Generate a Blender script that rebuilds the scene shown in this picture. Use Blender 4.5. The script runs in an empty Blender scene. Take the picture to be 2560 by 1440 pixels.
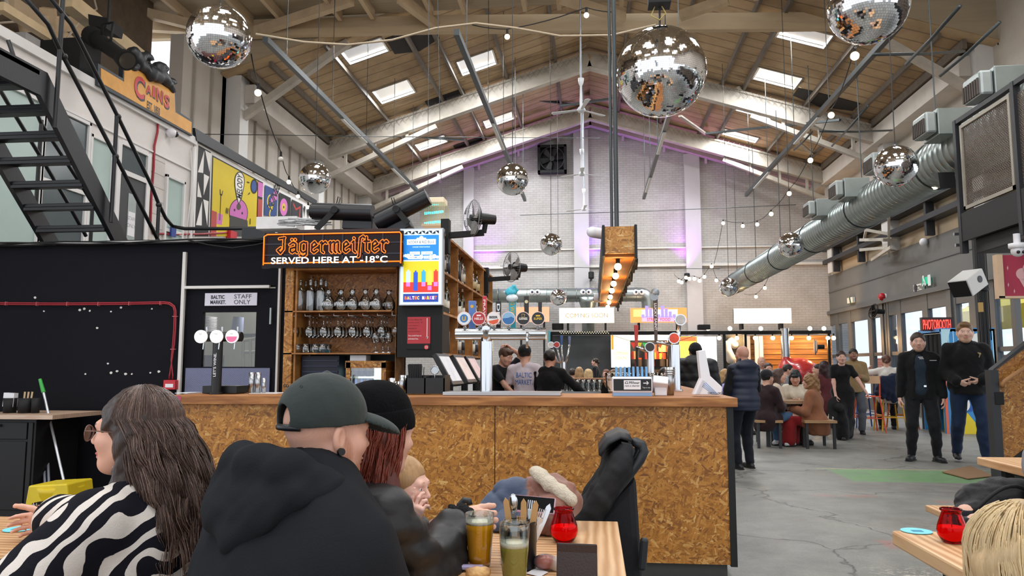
import bpy, bmesh, math, random
import numpy as np
from mathutils import Vector, Matrix, Euler
PI=math.pi; R=math.radians
sc=bpy.context.scene; COL=sc.collection
random.seed(7); np.random.seed(7)
# ---------------- camera, world, light, exposure ----------------
F=1900.0; EYE=Vector((0,0,1.32)); PSI=R(6.04); TH=R(5.86)
cd=bpy.data.cameras.new('camera'); cam=bpy.data.objects.new('camera',cd); COL.objects.link(cam)
cd.sensor_width=36; cd.lens=36*F/2560; cd.clip_start=.05; cd.clip_end=200
cam.location=EYE; cam.rotation_euler=Euler((PI/2+TH,0,PSI),'XYZ'); sc.camera=cam
CR=Euler((PI/2+TH,0,PSI),'XYZ').to_matrix()
w=bpy.data.worlds.new('world'); sc.world=w; w.use_nodes=True
bg=w.node_tree.nodes['Background']; bg.inputs[0].default_value=(.88,.93,1,1); bg.inputs[1].default_value=1.4
sc.view_settings.view_transform='Standard'; sc.view_settings.look='None'
sc.view_settings.exposure=0.28; sc.view_settings.gamma=1; sc.view_settings.use_curve_mapping=False
try:
    sc.cycles.use_denoising=True; sc.cycles.max_bounces=8; sc.cycles.adaptive_threshold=.02; sc.cycles.transparent_max_bounces=16
    sc.cycles.caustics_reflective=False; sc.cycles.caustics_refractive=False; sc.cycles.sample_clamp_indirect=6
except Exception: pass
def area(name,loc,sx,sy,power,rot=(0,0,0),col=(1,1,1)):
    l=bpy.data.lights.new(name,'AREA'); l.shape='RECTANGLE'; l.size=sx; l.size_y=sy; l.energy=power; l.color=col
    o=bpy.data.objects.new(name,l); COL.objects.link(o); o.location=loc; o.rotation_euler=rot; return o
def point(name,loc,power,col,r=.03):
    l=bpy.data.lights.new(name,'POINT'); l.energy=power; l.color=col; l.shadow_soft_size=r
    o=bpy.data.objects.new(name,l); COL.objects.link(o); o.location=loc; return o
RZ=10.75; RS=.316; WX=8.5; WY=28.0; BY=16.7       # ridge height, roof slope, half width, far wall, near truss line
# daylight falling through the roof glazing: one lamp lying in each pane opening
LX=[(-5.98,-4.98),(-3.63,-2.63)]; RXs=[(4.52,5.64)]
LY=[(17.05,17.85),(19.73,20.75),(22.25,23.2),(24.8,25.6)]; RY=[(17.6,18.37),(20.24,21.1),(22.92,23.72),(25.6,26.2)]
holes=[(x,y) for x in LX for y in LY if not(x==LX[1] and y==LY[0])]+[(x,y) for x in RXs for y in RY]+[((1.9,2.7),(19.9,20.5)),((1.9,2.7),(23.0,23.6))]
for (xa,xb),(ya,yb) in holes:
    xm=(xa+xb)/2; area('skylight_or_fill_lamp',(xm,(ya+yb)/2,RZ-RS*abs(xm)+.015),xb-xa,yb-ya,150,(0,math.atan(RS)*(1 if xm>0 else -1),0),(.93,.97,1))
for x,y in((-5.5,0),(-2.0,0),(2.2,0),(5.7,0),(-5.5,5),(-2,5),(2.2,5),(5.7,5),(-3.5,11.5),(.8,11.5),(5.0,11.5)):  # added fill lamps under the unglazed near ceiling, to brighten the foreground
    area('skylight_or_fill_lamp',(x,y,9.25),1.5,2.6,140,(0,0,0),(.96,.98,1))
# ---------------- projection helpers ----------------
def ray(px,py): return CR@Vector(((px-1280)/F,(720-py)/F,-1))
def PY(px,py,Y): d=ray(px,py); return EYE+d*((Y-EYE.y)/d.y)
def PX(px,py,X): d=ray(px,py); return EYE+d*((X-EYE.x)/d.x)
def PZ(px,py,Z): d=ray(px,py); return EYE+d*((Z-EYE.z)/d.z)
def PR(px,py,off=0):          # a point of the main roof
    d=ray(px,py); s=1 if d.x>0 else -1
    return EYE+d*((RZ-off-EYE.z)/(d.z+RS*s*d.x))
def V(*a): return Vector(a)
# ---------------- mesh builder ----------------
class MB:
    def __init__(s): s.v=[]; s.f=[]; s.m=[]; s.sm=[]; s.mi=0; s.smooth=False
    def add(s,vs,fs):
        b=len(s.v); s.v.extend([tuple(x) for x in vs])
        for f in fs: s.f.append(tuple(b+i for i in f)); s.m.append(s.mi); s.sm.append(s.smooth)
        return s
    def box(s,x0,x1,y0,y1,z0,z1,M=None):
        vs=[V(x,y,z) for z in (z0,z1) for y in (y0,y1) for x in (x0,x1)]
        if M is not None: vs=[M@v for v in vs]
        return s.add(vs,[(0,2,3,1),(4,5,7,6),(0,1,5,4),(2,6,7,3),(0,4,6,2),(1,3,7,5)])
    def cbox(s,c,sz,rot=None):
        M=Matrix.Translation(Vector(c))
        if rot is not None: M=M@(rot.to_4x4() if isinstance(rot,Matrix) else Euler(rot).to_matrix().to_4x4())
        a,b,d=sz[0]/2,sz[1]/2,sz[2]/2
        return s.box(-a,a,-b,b,-d,d,M)
    def cyl(s,p0,p1,r0,r1=None,n=12,caps=True):
        r1=r0 if r1 is None else r1
        p0=Vector(p0);p1=Vector(p1);d=(p1-p0)
        if d.length<1e-7: return s
        d.normalize(); u=d.orthogonal().normalized(); w=d.cross(u)
        vs=[];sm=s.smooth;s.smooth=True if n>=8 else sm
        for p,r in((p0,r0),(p1,r1)):
            for i in range(n):
                a=2*PI*i/n; vs.append(p+u*(r*math.cos(a))+w*(r*math.sin(a)))
        b=len(s.v)
        s.add(vs,[(i,(i+1)%n,n+(i+1)%n,n+i) for i in range(n)])
        s.smooth=False
        if caps: s.add(vs[:n],[tuple(range(n-1,-1,-1))]); s.add(vs[n:],[tuple(range(n))])
        s.smooth=sm; return s
    def bar(s,p0,p1,w,h,up=(0,0,1)):
        p0=Vector(p0);p1=Vector(p1);d=(p1-p0);L=d.length
        if L<1e-7: return s
        d.normalize();u=Vector(up)
        if abs(d.dot(u))>.98: u=Vector((0,1,0))
        x=d.cross(u).normalized(); z=x.cross(d)
        vs=[p+x*(a*w/2)+z*(b*h/2) for p in(p0,p1) for b in(-1,1) for a in(-1,1)]
        return s.add(vs,[(0,1,3,2),(4,6,7,5),(0,4,5,1),(2,3,7,6),(0,2,6,4),(1,5,7,3)])
    def tube(s,pts,r,n=8,closed=False):
        pts=[Vector(p) for p in pts]; N=len(pts); sm=s.smooth; s.smooth=True
        rr=r if hasattr(r,'__len__') else [r]*N
        vs=[];u=None
        for i,p in enumerate(pts):
            if closed: t=pts[(i+1)%N]-pts[i-1]
            else: t=pts[min(i+1,N-1)]-pts[max(i-1,0)]
            if t.length<1e-9: t=Vector((0,0,1))
            t.normalize()
            if u is None: u=t.orthogonal().normalized()
            else:
                u=u-t*u.dot(t)
                u=u.normalized() if u.length>1e-6 else t.orthogonal().normalized()
            w=t.cross(u)
            for k in range(n):
                a=2*PI*k/n; vs.append(p+(u*math.cos(a)+w*math.sin(a))*rr[i])
        fs=[]
        for i in range(N if closed else N-1):
            j=(i+1)%N
            for k in range(n): fs.append((i*n+k,i*n+(k+1)%n,j*n+(k+1)%n,j*n+k))
        if not closed: fs.append(tuple(range(n-1,-1,-1))); fs.append(tuple((N-1)*n+k for k in range(n)))
        s.add(vs,fs); s.smooth=sm; return s
    def lathe(s,prof,c=(0,0,0),n=24,M=None,smooth=True):
        c=Vector(c);vs=[];sm=s.smooth;s.smooth=smooth
        for r,z in prof:
            for k in range(n):
                a=2*PI*k/n; v=Vector((r*math.cos(a),r*math.sin(a),z))
                if M is not None: v=M@v
                vs.append(v+c)
        fs=[(i*n+k,i*n+(k+1)%n,(i+1)*n+(k+1)%n,(i+1)*n+k) for i in range(len(prof)-1) for k in range(n)]
        if prof[0][0]>1e-4: fs.append(tuple(range(n-1,-1,-1)))
        if prof[-1][0]>1e-4: fs.append(tuple((len(prof)-1)*n+k for k in range(n)))
        s.add(vs,fs); s.smooth=sm; return s
    def sph(s,c,r,n=16,m=10,sc3=(1,1,1),M=None):
        pr=[(r*math.sin(PI*i/m),-r*math.cos(PI*i/m)) for i in range(m+1)]
        pr[0]=(1e-5,-r);pr[-1]=(1e-5,r)
        S=Matrix.Diagonal(Vector(sc3))
        if M is not None: S=M@S
        return s.lathe(pr,c,n,S)
    def poly(s,pts,depth):           # planar outline extruded along its depth vector
        n=len(pts);pts=[Vector(p) for p in pts];q=[p+Vector(depth) for p in pts]
        return s.add(pts+q,[tuple(range(n-1,-1,-1)),tuple(range(n,2*n))]+[(i,(i+1)%n,n+(i+1)%n,n+i) for i in range(n)])
    def quad(s,a,b,c,d): return s.add([a,b,c,d],[(0,1,2,3)])
def world_of(o):
    if o is None: return Matrix.Identity(4)
    if o.type=='EMPTY': return Matrix.Translation(o.location)@o.rotation_euler.to_matrix().to_4x4()
    return Matrix.Identity(4)
def obj(name,mb,mats,parent=None,bevel=0,label=None,solid=0,sub=0,vcol=None):
    me=bpy.data.meshes.new(name)
    if isinstance(mb,MB):
        me.from_pydata(mb.v,[],mb.f); 
        me.polygons.foreach_set('material_index',mb.m); me.polygons.foreach_set('use_smooth',mb.sm)
    else:
        vs,fs=mb[0],mb[1]; me.from_pydata([tuple(map(float,x)) for x in vs],[],[tuple(map(int,f)) for f in fs])
        me.polygons.foreach_set('use_smooth',[True]*len(me.polygons))
    if not isinstance(mats,(list,tuple)): mats=[mats]
    for m in mats: me.materials.append(m)
    if vcol is not None:
        ca=me.color_attributes.new('Col','FLOAT_COLOR','POINT')
        ca.data.foreach_set('color',np.concatenate([vcol,np.ones((len(vcol),1))],1).ravel())
    me.update()
    o=bpy.data.objects.new(name,me); COL.objects.link(o)
    if parent is not None:
        o.parent=parent; o.matrix_parent_inverse=world_of(parent).inverted()
    if solid:
        md=o.modifiers.new('s','SOLIDIFY'); md.thickness=solid; md.offset=0
    if bevel:
        md=o.modifiers.new('b','BEVEL'); md.width=bevel; md.segments=2; md.limit_method='ANGLE'; md.angle_limit=R(40)
    if sub:
        md=o.modifiers.new('u','SUBSURF'); md.levels=sub; md.render_levels=sub
    if label: o['label']=label
    return o
def tag(o,label,cat,group=None,kind=None):
    o['label']=label; o['category']=cat
    if group: o['group']=group
    if kind: o['kind']=kind
    return o
def thing(name,label,cat,loc=(0,0,0),rz=0,group=None):
    o=bpy.data.objects.new(name,None); COL.objects.link(o); o.empty_display_size=.05
    o.location=loc; o.rotation_euler=(0,0,rz); return tag(o,label,cat,group)
def struct(name,mb,mats,parent=None,**k):
    o=obj(name,mb,mats,parent,**k)
    if parent is None: o['kind']='structure'
    return o
def dup(root,loc,rz=0,label=None,group=None,scale=None,rot=None):
    def cp(o,par):
        c=o.copy(); COL.objects.link(c); c.parent=par
        for ch in KIDS.get(o.name,[]): cp(ch,c)
        return c
    c=cp(root,None); c.location=loc; c.rotation_euler=rot if rot is not None else (0,0,rz)
    if scale: c.scale=scale if hasattr(scale,'__len__') else (scale,)*3
    if label: c['label']=label
    if group: c['group']=group
    return c
KIDS={}
def kids(root):
    for o in COL.objects:
        if o.parent is not None:
            l=KIDS.setdefault(o.parent.name,[])
            if o not in l: l.append(o)
    return root
# ---------------- materials ----------------
def lin(h):
    if isinstance(h,str):
        h=h.lstrip('#'); c=[int(h[i:i+2],16)/255 for i in(0,2,4)]
        return tuple(x/12.92 if x<=.04045 else((x+.055)/1.055)**2.4 for x in c)
    return tuple(h)
_M={}
class NT:
    def __init__(s,name):
        s.m=bpy.data.materials.new(name); s.m.use_nodes=True; s.t=s.m.node_tree; s.b=s.t.nodes['Principled BSDF']; s.out=s.t.nodes['Material Output']
    def n(s,t,**k):
        x=s.t.nodes.new(t)
        for a,b in k.items():
            if a.startswith('i_'):
                key=a[2:]; key=int(key) if key.isdigit() else key.replace('_',' ')
                x.inputs[key].default_value=b
            else: setattr(x,a,b)
        return x
    def l(s,a,b): s.t.links.new(a,b)
    def coord(s,kind='Object',scale=(1,1,1),rot=(0,0,0),loc=(0,0,0)):
        tc=s.n('ShaderNodeTexCoord'); mp=s.n('ShaderNodeMapping'); mp.inputs['Scale'].default_value=scale; mp.inputs['Rotation'].default_value=rot; mp.inputs['Location'].default_value=loc
        s.l(tc.outputs[kind],mp.inputs[0]); return mp.outputs[0]
    def noise(s,vec,scale,detail=3,rough=.5,dist=0):
        x=s.n('ShaderNodeTexNoise'); x.inputs['Scale'].default_value=scale; x.inputs['Detail'].default_value=detail; x.inputs['Roughness'].default_value=rough; x.inputs['Distortion'].default_value=dist
        if vec is not None: s.l(vec,x.inputs['Vector'])
        return x.outputs[0]
    def ramp(s,fac,stops,interp='LINEAR'):
        x=s.n('ShaderNodeValToRGB'); x.color_ramp.interpolation=interp; e=x.color_ramp.elements
        while len(e)<len(stops): e.new(.5)
        for i,(p,c) in enumerate(stops):
            e[i].position=p; e[i].color=(*lin(c),1)
        s.l(fac,x.inputs[0]); return x.outputs[0]
    def mix(s,fac,a,b,blend='MIX'):
        x=s.n('ShaderNodeMix',data_type='RGBA',blend_type=blend)
        for v,i in((fac,0),(a,6),(b,7)):
            if hasattr(v,'is_linked') or hasattr(v,'links'): s.l(v,x.inputs[i])
            elif i==0: x.inputs[0].default_value=v
            else: x.inputs[i].default_value=(*lin(v),1)
        return x.outputs[2]
    def math(s,op,a,b=0):
        x=s.n('ShaderNodeMath',operation=op)
        for v,i in((a,0),(b,1)):
            if hasattr(v,'links'): s.l(v,x.inputs[i])
            else: x.inputs[i].default_value=v
        return x.outputs[0]
    def bump(s,h,st=.3,d=.01):
        x=s.n('ShaderNodeBump'); x.inputs['Strength'].default_value=st; x.inputs['Distance'].default_value=d
        s.l(h,x.inputs['Height']); s.l(x.outputs[0],s.b.inputs['Normal'])
    def base(s,c):
        if hasattr(c,'links'): s.l(c,s.b.inputs['Base Color'])
        else: s.b.inputs['Base Color'].default_value=(*lin(c),1)
def M(col,rough=.5,metal=0,var=.12,vs=6,bump=0,bs=60,emit=0,name=None,coat=0,sheen=0,spec=.5,stretch=(1,1,1)):
    key=(col,rough,metal,var,vs,bump,bs,emit,name,coat,sheen,spec,stretch)
    if key in _M: return _M[key]
    t=NT(name or 'paint'); t.b.inputs['Roughness'].default_value=rough; t.b.inputs['Metallic'].default_value=metal
    t.b.inputs['Specular IOR Level'].default_value=spec
    if coat: t.b.inputs['Coat Weight'].default_value=coat
    if sheen: t.b.inputs['Sheen Weight'].default_value=sheen
    c=lin(col)
    if var>0:
        v=t.coord('Object',stretch); nz=t.noise(v,vs,4,.6)
        t.base(t.mix(nz,tuple(min(1,x*(1-var*1.5)) for x in c),tuple(min(1,x*(1+var*1.5)) for x in c)))
    else: t.base(c)
    if bump:
        v=t.coord('Object',stretch); t.bump(t.noise(v,bs,3,.6),bump,.01)
    if emit:
        t.b.inputs['Emission Color'].default_value=(*c,1); t.b.inputs['Emission Strength'].default_value=emit
    _M[key]=t.m; return t.m
def glass(col='#ffffff',rough=.02,ior=1.45,name='clear_glass',tr=1,thin=False,op=.12,fr=.9):
    key=('g',col,rough,ior,name,tr,thin,op,fr)
    if key in _M: return _M[key]
    t=NT(name)
    if thin:
        g=t.n('ShaderNodeBsdfGlossy'); g.inputs[0].default_value=(1,1,1,1); g.inputs[1].default_value=rough
        tr_=t.n('ShaderNodeBsdfTransparent'); tr_.inputs[0].default_value=(*lin(col),1)
        lw=t.n('ShaderNodeLayerWeight'); lw.inputs[0].default_value=.35
        f=t.math('MULTIPLY_ADD',lw.outputs['Fresnel'],fr); f.node.inputs[2].default_value=op
        mx=t.n('ShaderNodeMixShader'); t.l(f,mx.inputs[0]); t.l(tr_.outputs[0],mx.inputs[1]); t.l(g.outputs[0],mx.inputs[2]); t.l(mx.outputs[0],t.out.inputs[0])
    else:
        t.base(col); t.b.inputs['Roughness'].default_value=rough; t.b.inputs['IOR'].default_value=ior; t.b.inputs['Transmission Weight'].default_value=tr
    _M[key]=t.m; return t.m
def vcmat(name,rough=.6,sss=0,bump=0,bs=80,sheen=0):
    key=('vc',name,rough,sss,bump,bs)
    if key in _M: return _M[key]
    t=NT(name); a=t.n('ShaderNodeVertexColor'); a.layer_name='Col'; 
    v=t.coord('Object'); nz=t.noise(v,30,3,.6); c=t.mix(nz,(.9,.9,.9),(1.1,1.08,1.08)); 
    t.base(t.mix(1.0,a.outputs[0],c,'MULTIPLY')); t.b.inputs['Roughness'].default_value=rough
    if sss: t.b.inputs['Subsurface Weight'].default_value=sss; t.b.inputs['Subsurface Radius'].default_value=(.012,.005,.003)
    if sheen: t.b.inputs['Sheen Weight'].default_value=sheen
    if bump: t.bump(t.noise(v,bs,3,.6),bump,.01)
    _M[key]=t.m; return t.m
# ---- text as mesh ----
_TX={}
def text(s,size=1,off=0,ext=0.001,align='CENTER',space=1,shear=0):
    k=(s,off,align,space,shear)
    if k not in _TX:
        cu=bpy.data.curves.new('t','FONT'); cu.body=s; cu.align_x=align; cu.align_y='CENTER'; cu.offset=off; cu.space_character=space; cu.shear=shear; cu.resolution_u=3
        o=bpy.data.objects.new('t',cu); COL.objects.link(o); dg=bpy.context.evaluated_depsgraph_get()
        me=bpy.data.meshes.new_from_object(o.evaluated_get(dg))
        _TX[k]=([tuple(v.co) for v in me.vertices],[tuple(p.vertices) for p in me.polygons])
        bpy.data.objects.remove(o); bpy.data.meshes.remove(me); bpy.data.curves.remove(cu)
    return _TX[k]
def put_text(mb,s,org,ux,uy,size,width=None,**k):   # flat letters on a surface; size = cap height-ish
    vs,fs=text(s,**k); org=Vector(org);ux=Vector(ux).normalized();uy=Vector(uy).normalized()
    if not vs: return mb
    xs=[v[0] for v in vs]; w0=max(xs)-min(xs); ys=[v[1] for v in vs]; h0=max(ys)-min(ys); cy=(max(ys)+min(ys))/2; cx=(max(xs)+min(xs))/2
    sy=size/h0; sx=(width/w0) if width else sy
    if k.get('align','CENTER')!='CENTER': cx=min(xs)
    mb.add([org+ux*((v[0]-cx)*sx)+uy*((v[1]-cy)*sy) for v in vs],fs); return mb
UX=V(1,0,0);UZ=V(0,0,1);UY=V(0,1,0)
# ---------------- smooth solids grown on a grid ----------------
def axis(segs):   # segs: [(start,end,step)...] contiguous
    out=[]
    for a,b,h in segs:
        n=max(1,int(round((b-a)/h))); out+=list(np.linspace(a,b,n+1)[:-1])
    out.append(segs[-1][1]); return np.array(out)
class SDF:
    def __init__(s,xs,ys,zs,col=(.5,.5,.5)):
        s.ax=[np.asarray(a,dtype=float) for a in(xs,ys,zs)]
        sh=tuple(len(a) for a in s.ax); s.D=np.full(sh,1.0,dtype=np.float32); s.C=np.empty(sh+(3,),dtype=np.float32); s.C[:]=col
    @classmethod
    def box(c,lo,hi,h,col=(.5,.5,.5)): return c(*[np.arange(lo[i]-2*h,hi[i]+3*h,h) for i in range(3)],col)
    def sub(s,lo,hi):
        sl=[]
        for a,l,h in zip(s.ax,lo,hi):
            i=max(0,np.searchsorted(a,l)-1); j=min(len(a),np.searchsorted(a,h)+1); sl.append(slice(i,max(i,j)))
        if any(x.stop-x.start<2 for x in sl): return None
        X,Y,Z=np.meshgrid(*[a[x] for a,x in zip(s.ax,sl)],indexing='ij',sparse=True)
        return tuple(sl),X,Y,Z
    def comb(s,sl,d,k,col,op):
        D=s.D[sl]
        if op=='cut':
            h=np.clip(.5-.5*(D+d)/k,0,1); s.D[sl]=D*(1-h)+(-d)*h+k*h*(1-h)
        elif op=='paint':
            s.C[sl]=np.where((d<0)[...,None],np.array(lin(col)),s.C[sl]); return
        elif op=='blend':
            wt=np.clip(-d/k,0,1)[...,None]; s.C[sl]=s.C[sl]*(1-wt)+np.array(lin(col))*wt; return
        elif op=='keep': s.D[sl]=np.maximum(D,d)
        else:
            h=np.clip(.5+.5*(D-d)/k,0,1); s.D[sl]=D*(1-h)+d*h-k*h*(1-h)
            if col is not None: s.C[sl]=s.C[sl]*(1-h[...,None])+np.array(lin(col))*h[...,None]
    def cone(s,a,b,ra,rb=None,k=.02,col=None,op='add',inf=0):
        rb=ra if rb is None else rb; ra+=inf; rb+=inf
        a=np.array(a,float);b=np.array(b,float);m=max(ra,rb)+k+.03
        q=s.sub(np.minimum(a,b)-m,np.maximum(a,b)+m)
        if q is None: return s
        sl,X,Y,Z=q; ab=b-a; L=ab@ab+1e-12
        t=np.clip(((X-a[0])*ab[0]+(Y-a[1])*ab[1]+(Z-a[2])*ab[2])/L,0,1)
        d=np.sqrt((X-a[0]-t*ab[0])**2+(Y-a[1]-t*ab[1])**2+(Z-a[2]-t*ab[2])**2)-(ra+(rb-ra)*t)
        s.comb(sl,d,k,col,op); return s
    def ell(s,c,r,rot=None,k=.02,col=None,op='add',inf=0):
        c=np.array(c,float);r=np.array(r,float)+inf;m=max(r)+k+.03
        q=s.sub(c-m,c+m)
        if q is None: return s
        sl,X,Y,Z=q;x=X-c[0];y=Y-c[1];z=Z-c[2]
        if rot is not None:
            Mx=np.array(Euler(rot).to_matrix() if not isinstance(rot,Matrix) else rot.to_3x3())
            x,y,z=(Mx[0,0]*x+Mx[1,0]*y+Mx[2,0]*z, Mx[0,1]*x+Mx[1,1]*y+Mx[2,1]*z, Mx[0,2]*x+Mx[1,2]*y+Mx[2,2]*z)
        k0=np.sqrt((x/r[0])**2+(y/r[1])**2+(z/r[2])**2); k1=np.sqrt((x/r[0]**2)**2+(y/r[1]**2)**2+(z/r[2]**2)**2)+1e-9
        s.comb(sl,k0*(k0-1)/k1,k,col,op); return s
    def rbox(s,c,h,rad=.01,rot=None,k=.01,col=None,op='add'):
        c=np.array(c,float);h=np.array(h,float)-rad;m=np.linalg.norm(h)+rad+k+.02
        q=s.sub(c-m,c+m)
        if q is None: return s
        sl,X,Y,Z=q;x=X-c[0];y=Y-c[1];z=Z-c[2]
        if rot is not None:
            Mx=np.array(Euler(rot).to_matrix() if not isinstance(rot,Matrix) else rot.to_3x3())
            x,y,z=(Mx[0,0]*x+Mx[1,0]*y+Mx[2,0]*z, Mx[0,1]*x+Mx[1,1]*y+Mx[2,1]*z, Mx[0,2]*x+Mx[1,2]*y+Mx[2,2]*z)
        x=np.abs(x)-h[0];y=np.abs(y)-h[1];z=np.abs(z)-h[2]
        d=np.sqrt(np.maximum(x,0)**2+np.maximum(y,0)**2+np.maximum(z,0)**2)+np.minimum(np.maximum(np.maximum(x,y),z),0)-rad
        s.comb(sl,d,k,col,op); return s
    def half(s,p,n):       # keep the side the normal points away from
        n=Vector(n).normalized(); X,Y,Z=np.meshgrid(*s.ax,indexing='ij',sparse=True)
        s.D=np.maximum(s.D,((X-p[0])*n[0]+(Y-p[1])*n[1]+(Z-p[2])*n[2]).astype(np.float32)); return s
    def fn(s,f): 
        X,Y,Z=np.meshgrid(*s.ax,indexing='ij',sparse=True); s.D=f(s.D,X,Y,Z).astype(np.float32); return s
    def mesh(s):
        D=s.D; nx,ny,nz=D.shape; ins=D<0
        for a in range(3):   # keep the border outside
            sl=[slice(None)]*3; sl[a]=0; ins[tuple(sl)]=False; sl[a]=-1; ins[tuple(sl)]=False
        D=np.where(ins,D,np.maximum(D,1e-5))
        cs=(nx-1,ny-1,nz-1); acc=np.zeros(cs+(3,),np.float32); cnt=np.zeros(cs,np.int16)
        faces=[]; G=s.ax
        edges=[]
        for a in range(3):
            lo=[slice(None)]*3;hi=[slice(None)]*3;lo[a]=slice(0,-1);hi[a]=slice(1,None)
            c=ins[tuple(lo)]!=ins[tuple(hi)]; I=np.argwhere(c)
            if len(I)==0: continue
            d0=D[I[:,0],I[:,1],I[:,2]];J=I.copy();J[:,a]+=1;d1=D[J[:,0],J[:,1],J[:,2]]
            t=d0/(d0-d1); P=np.stack([G[q][I[:,q]] for q in range(3)],1); P[:,a]+=t*(G[a][J[:,a]]-G[a][I[:,a]])
            b,e=[q for q in range(3) if q!=a]
            for db in(0,-1):
                for de in(0,-1):
                    K=I.copy();K[:,b]+=db;K[:,e]+=de
                    np.add.at(acc,(K[:,0],K[:,1],K[:,2]),P); np.add.at(cnt,(K[:,0],K[:,1],K[:,2]),1)
            edges.append((a,b,e,I,d0<0))
        idx=np.full(cs,-1,np.int64); W=np.argwhere(cnt>0); idx[W[:,0],W[:,1],W[:,2]]=np.arange(len(W))
        vs=acc[W[:,0],W[:,1],W[:,2]]/cnt[W[:,0],W[:,1],W[:,2]][:,None]
        cl=s.C[W[:,0],W[:,1],W[:,2]]
        for a,b,e,I,neg in edges:
            q=[]
            for db,de in((0,0),(-1,0),(-1,-1),(0,-1)):
                K=I.copy();K[:,b]+=db;K[:,e]+=de; q.append(idx[K[:,0],K[:,1],K[:,2]])
            q=np.stack(q,1); flip=neg if a!=1 else ~neg
            q=np.where(flip[:,None],q,q[:,::-1]); faces.append(q)
        return vs,np.concatenate(faces),cl
def waves(vs,amp,fr=18,seed=0):
    r=np.random.RandomState(seed); d=np.zeros(len(vs))
    for i in range(7):
        k=r.normal(size=3); k=k/np.linalg.norm(k)*fr*(.6+1.2*r.rand()); d+=np.sin(vs@k+r.rand()*6+1.5*np.sin(vs@(k[::-1]*.7)))/(7**.5)
    return d*amp
def wrinkle(ms,amp,fr=18,seed=0):
    vs,fs,cl=ms; n=np.zeros_like(vs); p=vs[fs]; fn=np.cross(p[:,2]-p[:,0],p[:,3]-p[:,1])
    for i in range(4): np.add.at(n,fs[:,i],fn)
    n/=np.linalg.norm(n,axis=1)[:,None]+1e-9
    return vs+n*waves(vs,amp,fr,seed)[:,None],fs,cl
def sobj(name,s,mat,parent=None,wr=0,fr=18,seed=0,vc=False):
    ms=s.mesh()
    if wr:
        ms=wrinkle(ms,wr,fr,seed)
        if wr>.0039: ms=wrinkle(ms,wr*.4,fr*2.4,seed+9)
    return obj(name,(ms[0],ms[1]),mat,parent,vcol=ms[2] if vc else None)
# ================= setting =================
def m_brick(name,c1,c2,rel=.5,scale=1.0,mort=None,rot=(0,0,0),stain=.5):
    t=NT(name); v=t.coord('Object',(1,1,1),rot)
    b=t.n('ShaderNodeTexBrick'); b.inputs['Scale'].default_value=scale; b.inputs['Brick Width'].default_value=.24; b.inputs['Row Height'].default_value=.085; b.inputs['Mortar Size'].default_value=.010; b.inputs['Mortar Smooth'].default_value=.4
    b.inputs['Color1'].default_value=(*lin(c1),1); b.inputs['Color2'].default_value=(*lin(c2),1); b.inputs['Mortar'].default_value=(*lin(mort or c2),1)
    t.l(v,b.inputs['Vector'])
    nz=t.noise(v,.9,5,.7); st=t.ramp(nz,[(.35,(1,1,1)),(.72,(.72,.69,.66))])
    n2=t.noise(v,7,5,.8); fl=t.ramp(n2,[(.62,(1,1,1)),(.68,(.62,.55,.5))])
    c=t.mix(stain,b.outputs[0],t.mix(1,b.outputs[0],st,'MULTIPLY')); c=t.mix(stain*.7,c,t.mix(1,c,fl,'MULTIPLY'))
    t.base(c); t.b.inputs['Roughness'].default_value=.75
    h=t.math('ADD',b.outputs['Fac'],t.math('MULTIPLY',t.noise(v,20,4,.7),-.8)); 
    t.bump(t.math('MULTIPLY',h,-1),rel,.02); return t.m
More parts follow.
